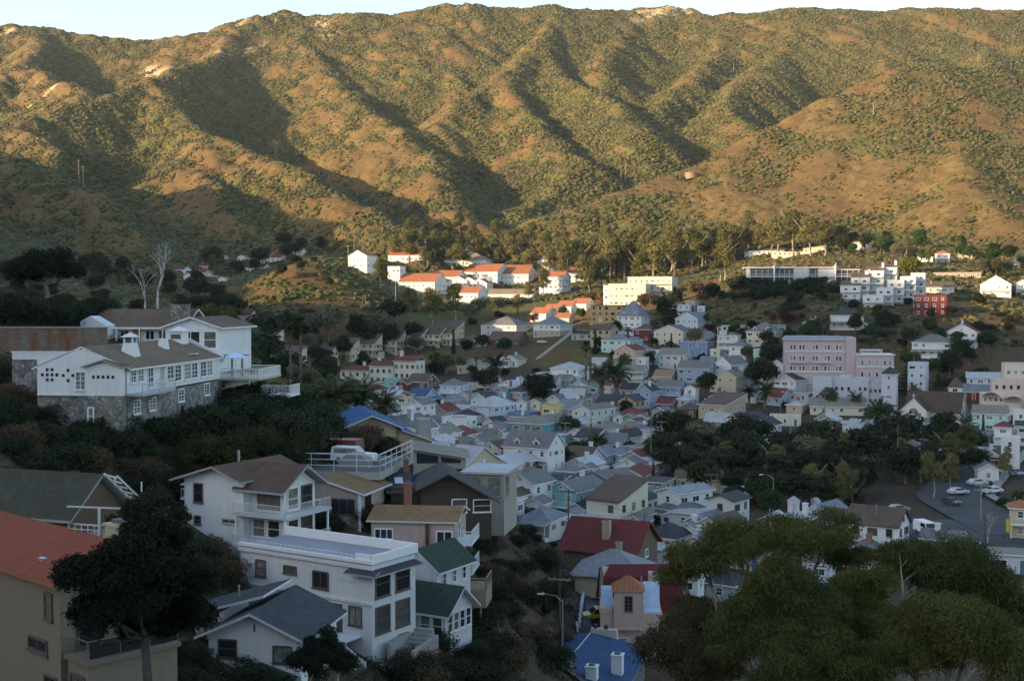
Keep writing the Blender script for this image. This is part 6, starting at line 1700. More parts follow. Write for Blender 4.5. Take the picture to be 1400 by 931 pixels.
m = MB(wall_mat((.36, .31, .26), 'stucco')); m.prism([(-6.3, -4), (0, -4), (0, 1.5), (-6.3, 2.6)], 'y', 0, 7); m.build('wall', o)
m = MB(roof_mat(ROOF['gtan'], 'plain'), paint((.40, .36, .32))); m.slab([(-6.8, -.6, 2.9), (.5, -.6, 1.65), (.5, 7.5, 1.65), (-6.8, 7.5, 2.9)], .2); m.build('roof', o)
m = MB(glass_mat(), paint((.4, .36, .32))); m.prism([(-5.9, .9), (-3.3, .9), (-3.3, 1.75), (-5.9, 2.2)], 'y', -.03, -.005); m.prism([(-3.0, .9), (-.6, .9), (-.6, 1.3), (-3.0, 1.7)], 'y', -.03, -.005); m.build('clerestory_window', o)
W_(o, -.8, 0, -1.6, 'f', .8, 1.8, 'sash', DK)
o = hero('house', 'tan flat-roofed house with tall corner glazing behind the brown house', 'house', 689, 684, 138, -12)
m = MB(wall_mat((.33, .29, .24), 'stucco')); m.box(-4.6, 0, 0, 7, -4, 2.9); m.build('wall', o)
m = MB(roof_mat((.36, .38, .40), 'metal'), paint((.4, .36, .31))); roof(m, 4.6, 7, 2.9, 'slabflat', 0, .4, .25, 0, 1, -2.3, 3.5); m.build('roof', o)
for x in (-3.4, -1.1): W_(o, x, 0, .4, 'f', 1.6, 2.2, 'sash', (.3, .26, .22))
W_(o, 0, 1.6, .2, 'r', 1.8, 2.4, 'sash', (.3, .26, .22))
o = hero('house', 'dark brown house with broad shallow gable and two white framed windows', 'house', 672, 702, 123, 8); o.scale = (.95, 1, .86)
m = MB(wall_mat((.075, .05, .04), 'board')); m.prism([(-7.4, -3), (0, -3), (0, 1.6), (-4.6, 4.6), (-7.4, 3.2)], 'y', 0, 8); m.box(-10.5, -7.4, 1.5, 8, -3, 3.0); m.build('wall', o)
m = MB(roof_mat((.06, .055, .058), 'shingle'), paint((.09, .065, .055))); m.slab([(-8.0, -.9, 3.1), (-4.6, -.9, 4.95), (-4.6, 8.5, 4.95), (-8.0, 8.5, 3.1)], .2); m.slab([(-4.6, -.9, 4.95), (.8, -.9, 1.45), (.8, 8.5, 1.45), (-4.6, 8.5, 4.95)], .2)
m.slab([(-11.0, 1.0, 2.6), (-8.05, 1.0, 2.6), (-8.05, 8.0, 4.4), (-11.0, 8.0, 4.4)], .2); ro = m.build('roof', o)
m = MB(paint((.55, .58, .62))); m.slab([(-10, 3, 3.3), (-9.1, 3, 3.3), (-9.1, 4.6, 3.71), (-10, 4.6, 3.71)], .08); m.build('skylight', ro)
W_(o, -3.4, 0, .2, 'f', 1.6, 1.6, 'sash', TRIM); W_(o, -1.0, 0, .2, 'f', 1.9, 1.5, 'sash', TRIM); chim(ro, -8.6, 6.5, 3, 5.4, .3, BRICK)
# ---- red roofs and pink tiled tower by the road
o = hero('house', 'brown house under a wide dark red barn-like gable roof', 'house', 868, 754, 203, -24)
o.location = at(868, 754, 181)
m = MB(WOOD); m.prism([(0, -4), (11, -4), (11, -.2), (5.5, 3.4), (0, -.2)], 'x', -11.5, 0); m.build('wall', o)
m = MB(roof_mat((.135, .032, .026), 'shingle'), paint((.2, .07, .05))); roof(m, 11.5, 11, -.2, 'gs', 3.6, .7, .18, 0, 1, -5.75, 5.5); ro = m.build('roof', o)
chim(ro, -5.2, 2.2, .8, 3.7, .55, wall_mat(WALL['tan'], 'stucco')); W_(o, 0, 5.5, -1.8, 'r', 1.6, 1.2, 'pair')
o = hero('house', 'low beige house under a wide grey hip roof by the road', 'house', 880, 786, 167, -14)
m = MB(wall_mat(WALL['beige'], 'stucco')); m.box(-9.5, 0, 0, 8.5, -3.5, 0); m.build('wall', o)
m = MB(roof_mat((.22, .225, .23), 'shingle'), paint((.4, .4, .4))); roof(m, 9.5, 8.5, 0, 'hip', 2.4, .8, .16, 0, 1, -4.75, 4.25); ro = m.build('roof', o); chim(ro, -4.2, 5.0, 1.6, 3.2, .4, CONC)
W_(o, -9.5, 3, -1.9, 'l', 1.6, 1.1, 'pair'); W_(o, -5, 0, -1.9, 'f', 1.6, 1.1, 'pair')
o = hero('house', 'house with steep deep red gambrel roof behind the pink tower', 'house', 930, 828, 153, 2)
m = MB(wall_mat(WALL['beige'], 'stucco')); m.prism([(0, -4), (7, -4), (7, 0), (6, 3.3), (3.5, 4.3), (1, 3.3), (0, 0)], 'x', -9.4, 0); m.build('wall', o)
DR = roof_mat((.125, .023, .024), 'shingle')
m = MB(DR, paint((.2, .05, .05))); m.slab([(-9.8, -.45, -.5), (.6, -.45, -.5), (.3, 1.0, 3.5), (-9.5, 1.0, 3.5)], .15); m.slab([(-9.5, 1.0, 3.5), (.3, 1.0, 3.5), (-.8, 3.5, 4.55), (-8.4, 3.5, 4.55)], .15); m.slab([(-8.4, 3.5, 4.55), (-.8, 3.5, 4.55), (.3, 6.2, 3.5), (-9.5, 6.2, 3.5)], .15); m.slab([(-9.5, 6.2, 3.5), (.3, 6.2, 3.5), (.6, 7.5, -.5), (-9.8, 7.5, -.5)], .15); ro = m.build('roof', o)
MB(metal((.5, .5, .5))).bar((-4.8, .6, 2), (-4.8, .6, 3.6), .1).build('vent_pipe', ro)
o = hero('house', 'pink stucco house with square tile-capped tower and blue-white roof deck', 'house', 905, 898, 143, -4)
PK = wall_mat((.56, .38, .31), 'stucco')
m = MB(PK); m.box(-7.2, 0, 0, 7, -3, 5.1); m.box(-7.3, -5.8, -.1, 1.2, 5.1, 5.7); m.box(-1.4, -.1, 4.4, 5.6, 5.1, 8.9); m.build('wall', o)
m = MB(PK); m.box(-5.6, -2.3, -.35, 2.6, 3.4, 8.0); m.box(-5.75, -2.15, -.48, 2.7, 3.2, 3.4); m.build('tower', o)
m = MB(roof_mat(ROOF['tile'], 'tile'), paint((.4, .3, .25))); roof(m, 3.3, 2.95, 8.0, 'pyr', 1.15, .3, .14, 0, 1, -3.95, 1.13); m.build('tower_roof', o)
m = MB(roof_mat((.45, .55, .68), 'plain'), PK); m.box(-2.1, -.2, .3, 4.4, 5.11, 5.2); m.build('roof_deck', o); m = MB(roof_mat((.45, .55, .68), 'plain'), PK); m.slab([(-2.1, 2.72, 5.25), (-.15, 2.72, 5.25), (-.15, 4.3, 7.9), (-2.1, 4.3, 7.9)], .1); m.build('sloping_roof', o); m = MB(roof_mat((.45, .55, .68), 'plain'), PK); m.slab([(-7.1, 1.3, 5.15), (-5.7, 1.3, 5.15), (-5.7, 4.0, 7.4), (-7.1, 4.0, 7.4)], .1); m.build('side_roof', o)
W_(o, -3.9, -.35, 5.4, 'f', .95, 1.8, 'grid', (.2, .1, .07)); W_(o, -.9, 0, .6, 'f', 1.1, 1.8, 'sash'); W_(o, -2.6, 0, .6, 'f', .8, 1.8, 'sash', DK); D_(o, -4.6, 0, .1, 'f', (.3, .2, .15))
m = MB(wall_mat((.4, .22, .17), 'stucco')); [m.box(-5.3 + k * .36, -5.1 + k * .36, -.6, -.49, 3.05, 3.3) for k in range(8)]; m.build('corbel_row', o)
o = hero('house', 'house with bright blue shingle roof and white chimney boxes at the bottom edge', 'house', 808, 864, 138, -16)
m = MB(wall_mat((.14, .14, .16), 'board')); m.prism([(-4.0, -6), (6.2, -6), (6.2, -1.25), (0, -.12), (-4.0, -.8)], 'y', -15, -.4); m.build('wall', o)
m = MB(roof_mat((.025, .07, .145), 'shingle'), paint((.2, .22, .25))); m.slab([(0, -15.8, 0), (6.9, -15.8, -1.3), (6.9, 0, -1.3), (0, 0, 0)], .16); m.slab([(-4.9, -15.8, -.95), (0, -15.8, 0), (0, 0, 0), (-4.9, 0, -.95)], .16); ro = m.build('roof', o)
chim(ro, .4, -13.6, -1, 1.0, .6, STUC); chim(ro, 3.3, -14.6, -1.4, .6, .55, STUC); chim(ro, 5.2, -11.0, -1.6, .9, .55, STUC)
m = MB(wall_mat((.5, .45, .36), 'stucco'), paint((.04, .04, .045))); m.box(-.1, 2.9, .25, 1.0, -1.5, .35); m.bar((.4, .6, .35), (.4, .6, .8), .22, 1, 10); m.bar((1.6, .6, .35), (1.6, .6, .8), .22, 1, 10); m.build('chimney', ro)
m = MB(paint((.55, .56, .58))); m.box(-.05, .05, -15.8, 0, .005, .05); m.build('ridge_strip', ro)

# ---- pink hotel
o = hero('hotel', 'big pink four-storey hotel with white bands and grey roof rim', 'hotel', 1156, 540, 420, -9)
PH = wall_mat((.50, .375, .37), 'stucco')
m = MB(PH); m.box(-20.2, 0, 0, 12, -6, 18.6); m.box(.01, 3.2, -.8, 12, -6, 19.6); m.box(3.21, 15.5, -2, 10, -6, 13.6); m.build('wall', o)
m = MB(paint((.66, .60, .55))); [m.box(-20.4, .0 - .01, -.25, -.005, z, z + .35) for z in (14.6, 7.6, 3.8)]; m.box(3.25, 15.7, -2.25, -2.005, 9.6, 9.95); m.box(3.22, 15.9, -2.4, 10.1, 13.61, 14.0); m.build('cornice', o)
m = MB(roof_mat((.27, .28, .30), 'plain'), paint((.5, .48, .46))); m.box(-20.7, .0 - .02, -.6, 12.3, 18.61, 18.9, 1); m.add([(-20.6, -.5, 18.9), (-.02, -.5, 18.9), (-.02, 12.2, 18.9), (-20.6, 12.2, 18.9), (-19.6, 1, 19.9), (-1, 1, 19.9), (-1, 11, 19.9), (-19.6, 11, 19.9)], [(0,1,5,4),(1,2,6,5),(2,3,7,6),(3,0,4,7),(4,5,6,7)]); m.build('roof', o)
for x in (-17.6, -14.6, -10.2, -6.2, -2.4):
    for z in (15.4, 11.6, 8.2, 4.4, 1.0):
        for dx in (-.55, .55): link('window', win_mesh(.9, 1.6, 'sash', TRIM), o, (x + dx, -.006, z))
for x in (5.2, 7.6, 10.0, 12.6, 14.2):
    for z in (10.3, 6.4, 2.6): link('window', win_mesh(1.0, 1.6, 'sash', TRIM), o, (x, -2.006, z))
for y in (0, 3, 6):
    for z in (10.3, 6.4): link('window', win_mesh(1.0, 1.6, 'sash', TRIM), o, (15.506, y, z), (0, 0, math.pi/2))
for x in (-16, -8):
    m = MB(paint((.6, .56, .55))); m.box(x - 3, x + 3, -1.3, -.26, 10.9, 11.1); railing(m, [(x - 2.9, -1.25, 11.1), (x + 2.9, -1.25, 11.1)], 1.0, 0, .4); m.build('balcony', o)
m = MB(paint((.6, .58, .56)), glass_mat()); m.box(5, 12, 0, 6, 14.0, 15.4); m.box(5.3, 11.7, -.02, -.004, 14.4, 15.2, 1); m.build('penthouse', o)
# ---- grey-blue block
o = hero('apartment_block', 'plain grey-blue apartment block with small windows before the pink hotel', 'apartment block', 1187, 560, 400, -16)
GB = wall_mat((.47, .475, .50), 'stucco')
m = MB(GB); m.box(-17.5, -11.5, -1.5, 8, -7, 9.6); m.box(-11.49, 0, 0, 9, -7, 9.5); m.box(.01, 4.6, 1.0, 10, -7, 8.6); m.build('wall', o)
m = MB(roof_mat((.3, .31, .33), 'plain'), GB); [roof(m, b - a, 9, z, 'flat', 0, 0, .1, 0, 1, (a + b) / 2, y) for a, b, z, y in ((-17.5, -11.5, 9.6, 3.2), (-11.4, 0, 9.5, 4.6), (.05, 4.6, 8.6, 5.6))]; m.build('roof', o)
m = MB(GB); m.bar((-7, 4, 9.5), (-7, 4, 11.0), 2.0, 0, 16); m.build('roof_lantern', o)
for x in (-10, -8.2, -6.2, -2.6, -1): 
    for z in (6.2, 2.6): link('window', win_mesh(.8, 1.0, 'sash', DK), o, (x, -.006, z))
for x in (-16, -13): link('window', win_mesh(1.0, 1.3, 'sash', DK), o, (x, -1.506, 3.0))
for x in (.8, 2.2, 3.6):
    for z in (5.6, 2.4): link('window', win_mesh(.7, 1.0, 'sash', DK), o, (x, .994, z))
for y in (2, 4, 6, 8):
    for z in (5.6, 2.4): link('window', win_mesh(.8, 1.1, 'sash', DK), o, (4.606, y, z), (0, 0, math.pi/2))
# ---- church
o = hero('church', 'white church with steep dark brown roof and arched end window', 'church', 1312, 574, 362, -30)
CH = wall_mat((.63, .60, .55), 'stucco')
m = MB(CH); m.prism([(0, -5), (9.5, -5), (9.5, 2.0), (4.75, 7.6), (0, 2.0)], 'x', -15.5, 0); m.prism([(-16, -5), (-8.6, -5), (-8.6, 2.4), (-12.3, 6.0), (-16, 2.4)], 'y', -4.2, 2); m.build('nave_wall', o)
m = MB(roof_mat((.085, .058, .045), 'shingle'), paint((.6, .57, .52))); roof(m, 15.5, 9.5, 2.0, 'gs', 5.6, .5, .2, 0, 1, -7.75, 4.75); roof(m, 7.4, 6.4, 2.4, 'gf', 3.6, .4, .2, 0, 1, -12.3, -.8); ro = m.build('roof', o)
m = MB(paint((.66, .64, .6))); m.box(-12.38, -12.22, -4.3, -4.14, 6.2, 7.6).box(-12.7, -11.9, -4.3, -4.14, 6.9, 7.05); m.build('cross', ro)
def arch(root, x, y, z, f, w, h):
    mm = MB(paint((.5, .47, .42)), glass_mat()); pp = [(-w/2, 0), (w/2, 0), (w/2, h)] + [(w/2 * math.cos(a), h + w/2 * math.sin(a)) for a in [math.pi * k / 8 for k in range(1, 8)]] + [(-w/2, h)]
    mm.prism(pp, 'y', -.03, 0, 1); 
    for a, b in zip(pp, pp[1:] + pp[:1]): mm.bar((a[0], -.04, a[1]), (b[0], -.04, b[1]), .06, 0, 4)
    mm.bar((0, -.04, 0), (0, -.04, h + w/2), .04, 0, 4)
    n = Vector((0, -1, 0)); n.rotate(Matrix.Rotation(ROT[f], 3, 'Z'))
    return mm.build('window', root, Vector((x, y, z)) + n * .006, (0, 0, ROT[f]))
arch(o, -12.3, -4.2, 1.6, 'f', 2.8, .3); arch(o, -14.9, -4.2, -.5, 'f', .9, 1.0); arch(o, -9.7, -4.2, -.5, 'f', .9, 1.0); arch(o, 0, 4.75, .5, 'r', 1.6, 2.6)
for x in (-6.2, -2.4): arch(o, x, 0, -1.6, 'f', 1.1, 1.6)
D_(o, -12.3, -4.2, -2.6, 'f', (.12, .08, .06), 1.8, 2.3)
# ---- cream-pink stepped hotel on the right edge
o = hero('hotel', 'pale pink stepped hotel with small red tiled roofs at the right edge', 'hotel', 1342, 562, 382, -14); o.scale = (.85, .85, .8)
CP = wall_mat((.58, .44, .40), 'stucco'); CY = wall_mat((.62, .54, .42), 'stucco')
m = MB(CP, CY); m.box(0, 8, 0, 7, -5, 7.0, 1); m.box(8.05, 13, -.8, 7, -5, 6.0, 1); m.box(4.5, 18, 7.05, 14, -5, 11.5); m.box(9.5, 22, 14.05, 22, -5, 17.5, 1); m.build('wall', o)
m = MB(roof_mat(ROOF['red'], 'tile'), paint((.6, .5, .45))); roof(m, 5, 3, 6.3, 'hip', .9, .5, .12, 0, 1, 3.0, -.4); roof(m, 5, 3, 5.0, 'hip', .9, .5, .12, 0, 1, 10.5, -1.2); m.build('canopy_roof', o)
m = MB(roof_mat((.4, .36, .34), 'plain'), CP); roof(m, 13.4, 6.9, 11.5, 'flat', 0, 0, .1, 0, 1, 11.25, 10.5); roof(m, 12.4, 7.9, 17.5, 'flat', 0, 0, .1, 0, 1, 15.75, 18); m.build('roof', o)
for x in (1.2, 3.0, 4.8, 6.6):
    for z in (.5, 3.8): link('window', win_mesh(1.0, 1.5, 'pair', TRIM), o, (x, -.006, z))
for x in (6, 8.5, 11, 13.5, 16): link('window', win_mesh(1.0, 1.5, 'pair', DK), o, (x, 7.044, 8.2))
for x in (11, 13.5, 16, 18.5): link('window', win_mesh(1.1, 1.5, 'pair', TRIM), o, (x, 14.044, 13.6))
# ---- long modern building on the ridge
o = hero('apartment_block', 'long grey-white modern building with flat dark roof and white fins', 'apartment block', 1173, 388, 598, -6)
LM = wall_mat((.50, .495, .48), 'stucco')
m = MB(LM, paint((.07, .075, .08))); m.box(-53, -11, 0, 9, -5, 7.6, 1); m.box(-10.99, 0, 0, 9, -3, 6.6, 1); m.box(-30.5, -23.5, -.6, -.01, -4, 7.4); m.box(-19, -11.2, -.5, -.01, .2, 7.2); m.box(-53.3, -51.6, -.6, -.01, -4, 7.4); m.build('wall', o)
m = MB(roof_mat((.05, .06, .075), 'plain'), paint((.6, .6, .6))); roof(m, 42.4, 9, 7.6, 'slabflat', 0, 1.2, .5, 0, 1, -32, 4.5); roof(m, 10, 9, 6.6, 'slabflat', 0, .9, .4, 0, 1, -5, 4.5); m.build('roof', o)
for a, b in ((-51.5, -40.2), (-39.8, -30.6), (-23.4, -11.1), (-10.8, -.1)):
    for z in (0.0, 3.6):
        m = MB(paint((.62, .62, .62))); m.box(a, b, -2.2, -.02, z - .3, z); railing(m, [(a + .05, -2.1, z), (b - .05, -2.1, z)], 1.1, 0, .8, .05)
        for k in range(5): m.box(a + (b - a) * k / 4 - .08, a + (b - a) * k / 4 + .08, -2.2, -2.05, z, z + 3.2)
        m.build('balcony', o)
m = MB(paint((.66, .66, .66)))
for x in (-40.0, -11.0): m.box(x - .25, x + .25, -2.6, 4, -4, 8.6); m.prism([(0, 8.6), (-2.6, 8.6), (-3.6, 9.6), (-3.2, 9.9)], 'x', x - .25, x + .25)
m.build('fin_wall', o)
# ---- stepped white condominium
o = hero('condominium', 'large stepped white condominium block with many terraces and brown shed roofs', 'condominium', 1185, 425, 535, -22)
B = [(-11.5, -3, 2, 9, -3, 11, 2.0), (-7.5, .5, 6, 13, 2, 14.5, 2), (-2.0, 6, 10, 17, 4, 17.5, 2), (3.5, 11, 15, 22, 5, 19, 1.6), (-1, 7.5, -7, -.5, -6, 6.5, 0), (4, 11, -1, 6, -4, 9.6, 0), (8, 15, 4.5, 11.5, -3, 12.8, 0), (13, 19.5, 9, 16, -2, 14.5, 0), (17, 23, 14, 21, -2, 16, 0)]
CW = wall_mat((.58, .575, .56), 'stucco')
for (x0, x1, y0, y1, z0, z1, rs) in B:
    m = MB(CW); walls(m, x1 - x0, y1 - y0, z0 - 4, z1, 'shed' if rs else 'flat', rs, 0, (x0 + x1) / 2, (y0 + y1) / 2); m.build('wall', o)
    m = MB(roof_mat(ROOF['brown'] if rs else (.4, .41, .42), 'shingle' if rs else 'plain'), CW); roof(m, x1 - x0, y1 - y0, z1, 'shed' if rs else 'flat', rs, .3, .15, 0, 1, (x0 + x1) / 2, (y0 + y1) / 2); m.build('roof', o)
    z = z1 - 2.6
    while z > z0:
        for k, x in enumerate((x0 + (x1 - x0) * .28, x0 + (x1 - x0) * .72)):
            link('window', win_mesh(1.4, 1.6, 'pair', TRIM), o, (x, y0 - .006, z))
        m = MB(CW); m.box(x0 + .4, x1 - .2, y0 - 1.3, y0 - .02, z - .5, z - .3); m.box(x0 + .4, x1 - .2, y0 - 1.3, y0 - 1.18, z - .3, z + .5); m.build('balcony', o)
        link('window', win_mesh(1.0, 1.4, 'sash', DK), o, (x1 + .006, (y0 + y1) / 2, z + .2), (0, 0, math.pi/2))
        z -= 3.0
    if rs: chim(o, x1 - .8, (y0 + y1) / 2 + 1, z1, z1 + rs + 1.5, .5, CW)
# ---- long cream building with red roofs
o = hero('apartment_block', 'long cream Spanish-style building with three red roofs above the flats', 'apartment block', 465, 524, 478, -20)
CR = wall_mat((.58, .54, .44), 'stucco')
m = MB(CR); m.box(0, 12, 0, 8, -4, 5.2); m.box(12.02, 22, 1, 9, -4, 7.0); m.box(22.02, 31, 2, 11, -4, 9.0); m.build('wall', o)
m = MB(roof_mat(ROOF['red'], 'tile'), paint((.6, .56, .48))); roof(m, 12, 8, 5.2, 'hip', 1.5, .5, .15, 0, 1, 6, 4); roof(m, 10, 8, 7.0, 'gs', 1.6, .5, .15, 0, 1, 17, 5); roof(m, 9, 9, 9.0, 'gs', 1.8, .5, .15, 0, 1, 26.5, 6.5); ro = m.build('roof', o)
chim(ro, 8, 5, 5.5, 8.2, .5, CR); chim(ro, 14, 6, 7.5, 10, .5, CR); chim(ro, 23.5, 6, 9.5, 12.6, .6, CR)
for x0, x1, y, zs in ((0, 12, 0, (.4, 3.0)), (12, 22, 1, (1.2, 4.4)), (22, 31, 2, (2.8, 6.2))):
    for z in zs:
        for k in range(4): link('window', win_mesh(1.0, 1.3, 'pair', DK), o, (x0 + (k + .5) * (x1 - x0) / 4, y - .006, z))
for y in (4, 8): link('window', win_mesh(1.1, 1.4, 'pair', DK), o, (31.006, y, 6), (0, 0, math.pi/2)); link('window', win_mesh(1.1, 1.4, 'pair', DK), o, (31.006, y, 2.5), (0, 0, math.pi/2))
# ------------------------------------------------------------------ roads
def drape(name, pts, w, dz=.12, mat=None, n=40, m=5):
    P = [np.array(p) for p in pts]; seg = [np.linalg.norm(b - a) for a, b in zip(P[:-1], P[1:])]
    tot = sum(seg); V = []
    for i in range(n + 1):
        s = tot * i / n; k = 0
        while k < len(seg) - 1 and s > seg[k]: s -= seg[k]; k += 1
        t = s / seg[k]; c = P[k] * (1 - t) + P[k+1] * t; d = (P[k+1] - P[k]) / seg[k]; nn = np.array([-d[1], d[0]])
        for j in range(m + 1): V.append(c + nn * w * (j / m - .5))
    V = np.array(V); z = ground_z(V[:, 0], V[:, 1]) + dz
    F_ = [[i * (m+1) + j, i * (m+1) + j + 1, (i+1) * (m+1) + j + 1, (i+1) * (m+1) + j] for i in range(n) for j in range(m)]
    return tag(link(name, np_mesh(name, np.column_stack([V, z]), F_, [mat or asphalt(.045)], None, True)), kind='structure')
def xy(px, py, D): p = at(px, py, D); return (p.x, p.y)
drape('road', [(6, 118), (11.5, 148), (13.5, 172), (11.5, 200), (20, 235)], 6.0, .35)
drape('road', [xy(395, 600, 150), xy(420, 600, 140), xy(440, 615, 128), xy(470, 630, 130)], 6.0, .3)
drape('road', [(52, 196), (75, 212), (100, 222), (140, 226)], 30, .28, asphalt(.04), 50, 16)
drape('road', [(88, 212), (92, 260), (128, 330), (140, 400)], 13, .34, asphalt(.045), 60, 8)
drape('road', [(20, 300), (60, 330), (110, 345)], 7, .3)
drape('pavement', [(98, 222), (101, 260), (138, 330)], 2.0, .45, wall_mat((.24, .23, .21), 'stucco'))
m = MB(wall_mat((.42, .44, .47), 'stucco'))
for k in range(13):
    y = 146 + k * 2.6; x = 14.8 - .02 * (y - 150) - max(0, y - 172) * .05
    x = np.interp(y, [118, 148, 172, 200], [6, 11.5, 13.5, 11.5]) - 3.3
    m.box(x - .14, x + .14, y, y + 2.4, gz(x, y) - .5, gz(x, y) + .75)
tag(m.build('roadside_wall'), 'low pale wall along the edge of the winding road', 'wall')
# ------------------------------------------------------------------ poles
TOPS = {}
def pole(px, pyt, pyb, D, label, arms=1, lamp=False, col=(.10, .08, .065), r=.14, armc=None, group=None):
    p = at(px, pyb, D) if D else cast(px, pyb, 0, 60)
    h = (pyb - pyt) * p.y / F_PX
    o = empty('street_lamp' if lamp else 'utility_pole', p, R(-15)); tag(o, label, 'street lamp' if lamp else 'utility pole', group)
    MB(bark_mat(col) if not lamp else metal((.42, .42, .42))).bar((0, 0, -2.5), (0, 0, h), r, 0, 8, r * .7).build('pole', o)
    for k in range(arms):
        m = MB(bark_mat(armc or col), paint((.25, .25, .25))); z = h - .35 - k * .9
        m.box(-1.3, 1.3, -.16 - r, -.0 - r, z - .08, z + .08)
        for x in (-1.15, -.5, .5, 1.15): m.bar((x, -r - .08, z + .08), (x, -r - .08, z + .28), .05, 1, 5)
        m.build('crossarm', o)
    if lamp:
        m = MB(metal((.42, .42, .42)), paint((.7, .7, .68)))
        m.tube([Vector((0, 0, h - .3)), Vector((-.7, 0, h + .35)), Vector((-2.0, 0, h + .5))], [.05, .045, .04], 0, 6); m.bar((-2.0, 0, h + .48), (-2.75, 0, h + .42), .14, 1, 6, .09); m.build('lamp_head', o)
    TOPS[(px, pyt)] = p + Vector((0, 0, h - .2))
    return o, h
pole(765, 786, 872, 0, 'utility pole with pale crossarm right behind the street lamp', 1, armc=(.35, .26, .17))
pole(769, 818, 897, 0, 'curved-arm street lamp beside the winding road', 0, True, r=.09)
pole(777, 668, 752, 200, 'dark utility pole rising in front of the red barn roof', 1)
pole(881, 704, 748, 196, 'thin dark pole right of the red barn roof', 0)
pole(759, 568, 640, 300, 'dark slim pole by the date palm of the flats', 0)
pole(773, 576, 634, 310, 'pale wooden utility pole right of the large white porch house', 1, col=(.3, .26, .2))
pole(808, 562, 618, 320, 'reddish pole beside the palm garden in the flats', 0, col=(.16, .08, .06))
pole(972, 646, 710, 232, 'dark utility pole between green house and off-white square house', 1)
pole(1057, 652, 700, 240, 'street lamp post above the round green tree', 0, True, r=.09)
pole(890, 556, 614, 300, 'wooden utility pole left of the orange-tan flat house', 1, col=(.2, .17, .13))
pole(904, 575, 605, 320, 'second wooden pole left of the orange-tan house', 1, col=(.2, .17, .13))
pole(1081, 538, 580, 350, 'street lamp below the off-white gabled house', 0, True, r=.09)
pole(1266, 512, 545, 400, 'pale utility pole in front of the sky blue house', 2, col=(.33, .3, .26))
pole(1127, 535, 610, 350, 'utility pole before the long low cream house', 1, col=(.22, .19, .15))
pole(1341, 660, 720, 232, 'pale utility pole with transformer at the parking lot', 2, col=(.33, .3, .27))
pole(1346, 700, 760, 205, 'dark brown pole at the lower right parking lot', 0)
pole(1371, 728, 765, 200, 'short dark post right of the parking lot pole', 0)
pole(731, 402, 440, 560, 'pale H-armed utility pole below the sunlit condominiums', 2, col=(.36, .32, .26))
pole(755, 410, 440, 580, 'utility pole right of the H-armed one, with crossarm', 1, col=(.3, .26, .2))
pole(541, 378, 412, 600, 'tall pale pole lit by the sun left of the condominiums', 1, col=(.45, .38, .28))
pole(476, 336, 356, 700, 'pale wooden pole beside the leftmost sunlit white house', 1, col=(.45, .38, .28))
pole(484, 314, 336, 760, 'wooden pole on the dark slope above the leftmost sunlit house', 0, col=(.35, .3, .24))
pole(1298, 460, 486, 450, 'pale pole on the right slope below the red-roofed white house', 1, col=(.4, .36, .3))
pole(722, 520, 550, 430, 'pale utility pole left of the yellow house', 1, col=(.3, .27, .22))
pole(595, 515, 548, 440, 'white pole at the right end of the brown house', 0, col=(.5, .5, .5))
for k, (px, t, b, D, l) in enumerate(((108, 219, 252, 940, 'left one of the two hillside power poles in the shade'), (114, 228, 258, 935, 'right one of the two hillside power poles in the shade'), (376, 193, 216, 1090, 'left one of the hillside pole pair on the lit spur'), (379, 195, 218, 1088, 'right one of the hillside pole pair on the lit spur'), (849, 227, 250, 1003, 'left pole of the pair on the near hill crest'), (855, 227, 250, 1003, 'right pole of the pair on the near hill crest'), (1194, 140, 160, 1050, 'lone pole high on the near hill'), (1003, 86, 102, 1540, 'lone pole far up the mountain spur'))):
    p = cast(px, b, 0, 700); pole(px, t, b, p.y, l, 1, col=(.34, .29, .22), r=.28)
def cable(a, b, label, dx=0.0):
    A, Bq = TOPS[a] + Vector((dx, 0, 0)), TOPS[b] + Vector((dx, 0, 0)); m = MB(paint((.03, .03, .03)))
    pts = [A.lerp(Bq, k / 12) - Vector((0, 0, 4 * .022 * (A - Bq).length * (k / 12) * (1 - k / 12))) for k in range(13)]
    m.tube([q - A for q in pts], [.028] * 13, 0, 4)
    tag(m.build('power_cable', None, A), label, 'cable')
cable((777, 668), (881, 704), 'sagging overhead cable from the red barn roof pole to the thin dark pole')
cable((881, 704), (972, 646), 'sagging overhead cable from the thin dark pole to the green house pole')
cable((972, 646), (1341, 660), 'long sagging overhead cable from the green house to the parking lot', .5)
cable((972, 646), (1057, 652), 'short overhead cable from the green house pole to the lamp by the round tree', -.5)
cable((765, 786), (777, 668), 'overhead cable from the crossarm pole by the road to the red barn roof pole')
cable((773, 576), (808, 562), 'overhead cable between the pale and the reddish pole of the flats')
cable((890, 556), (773, 576), 'overhead cable crossing the flats between two wooden poles')
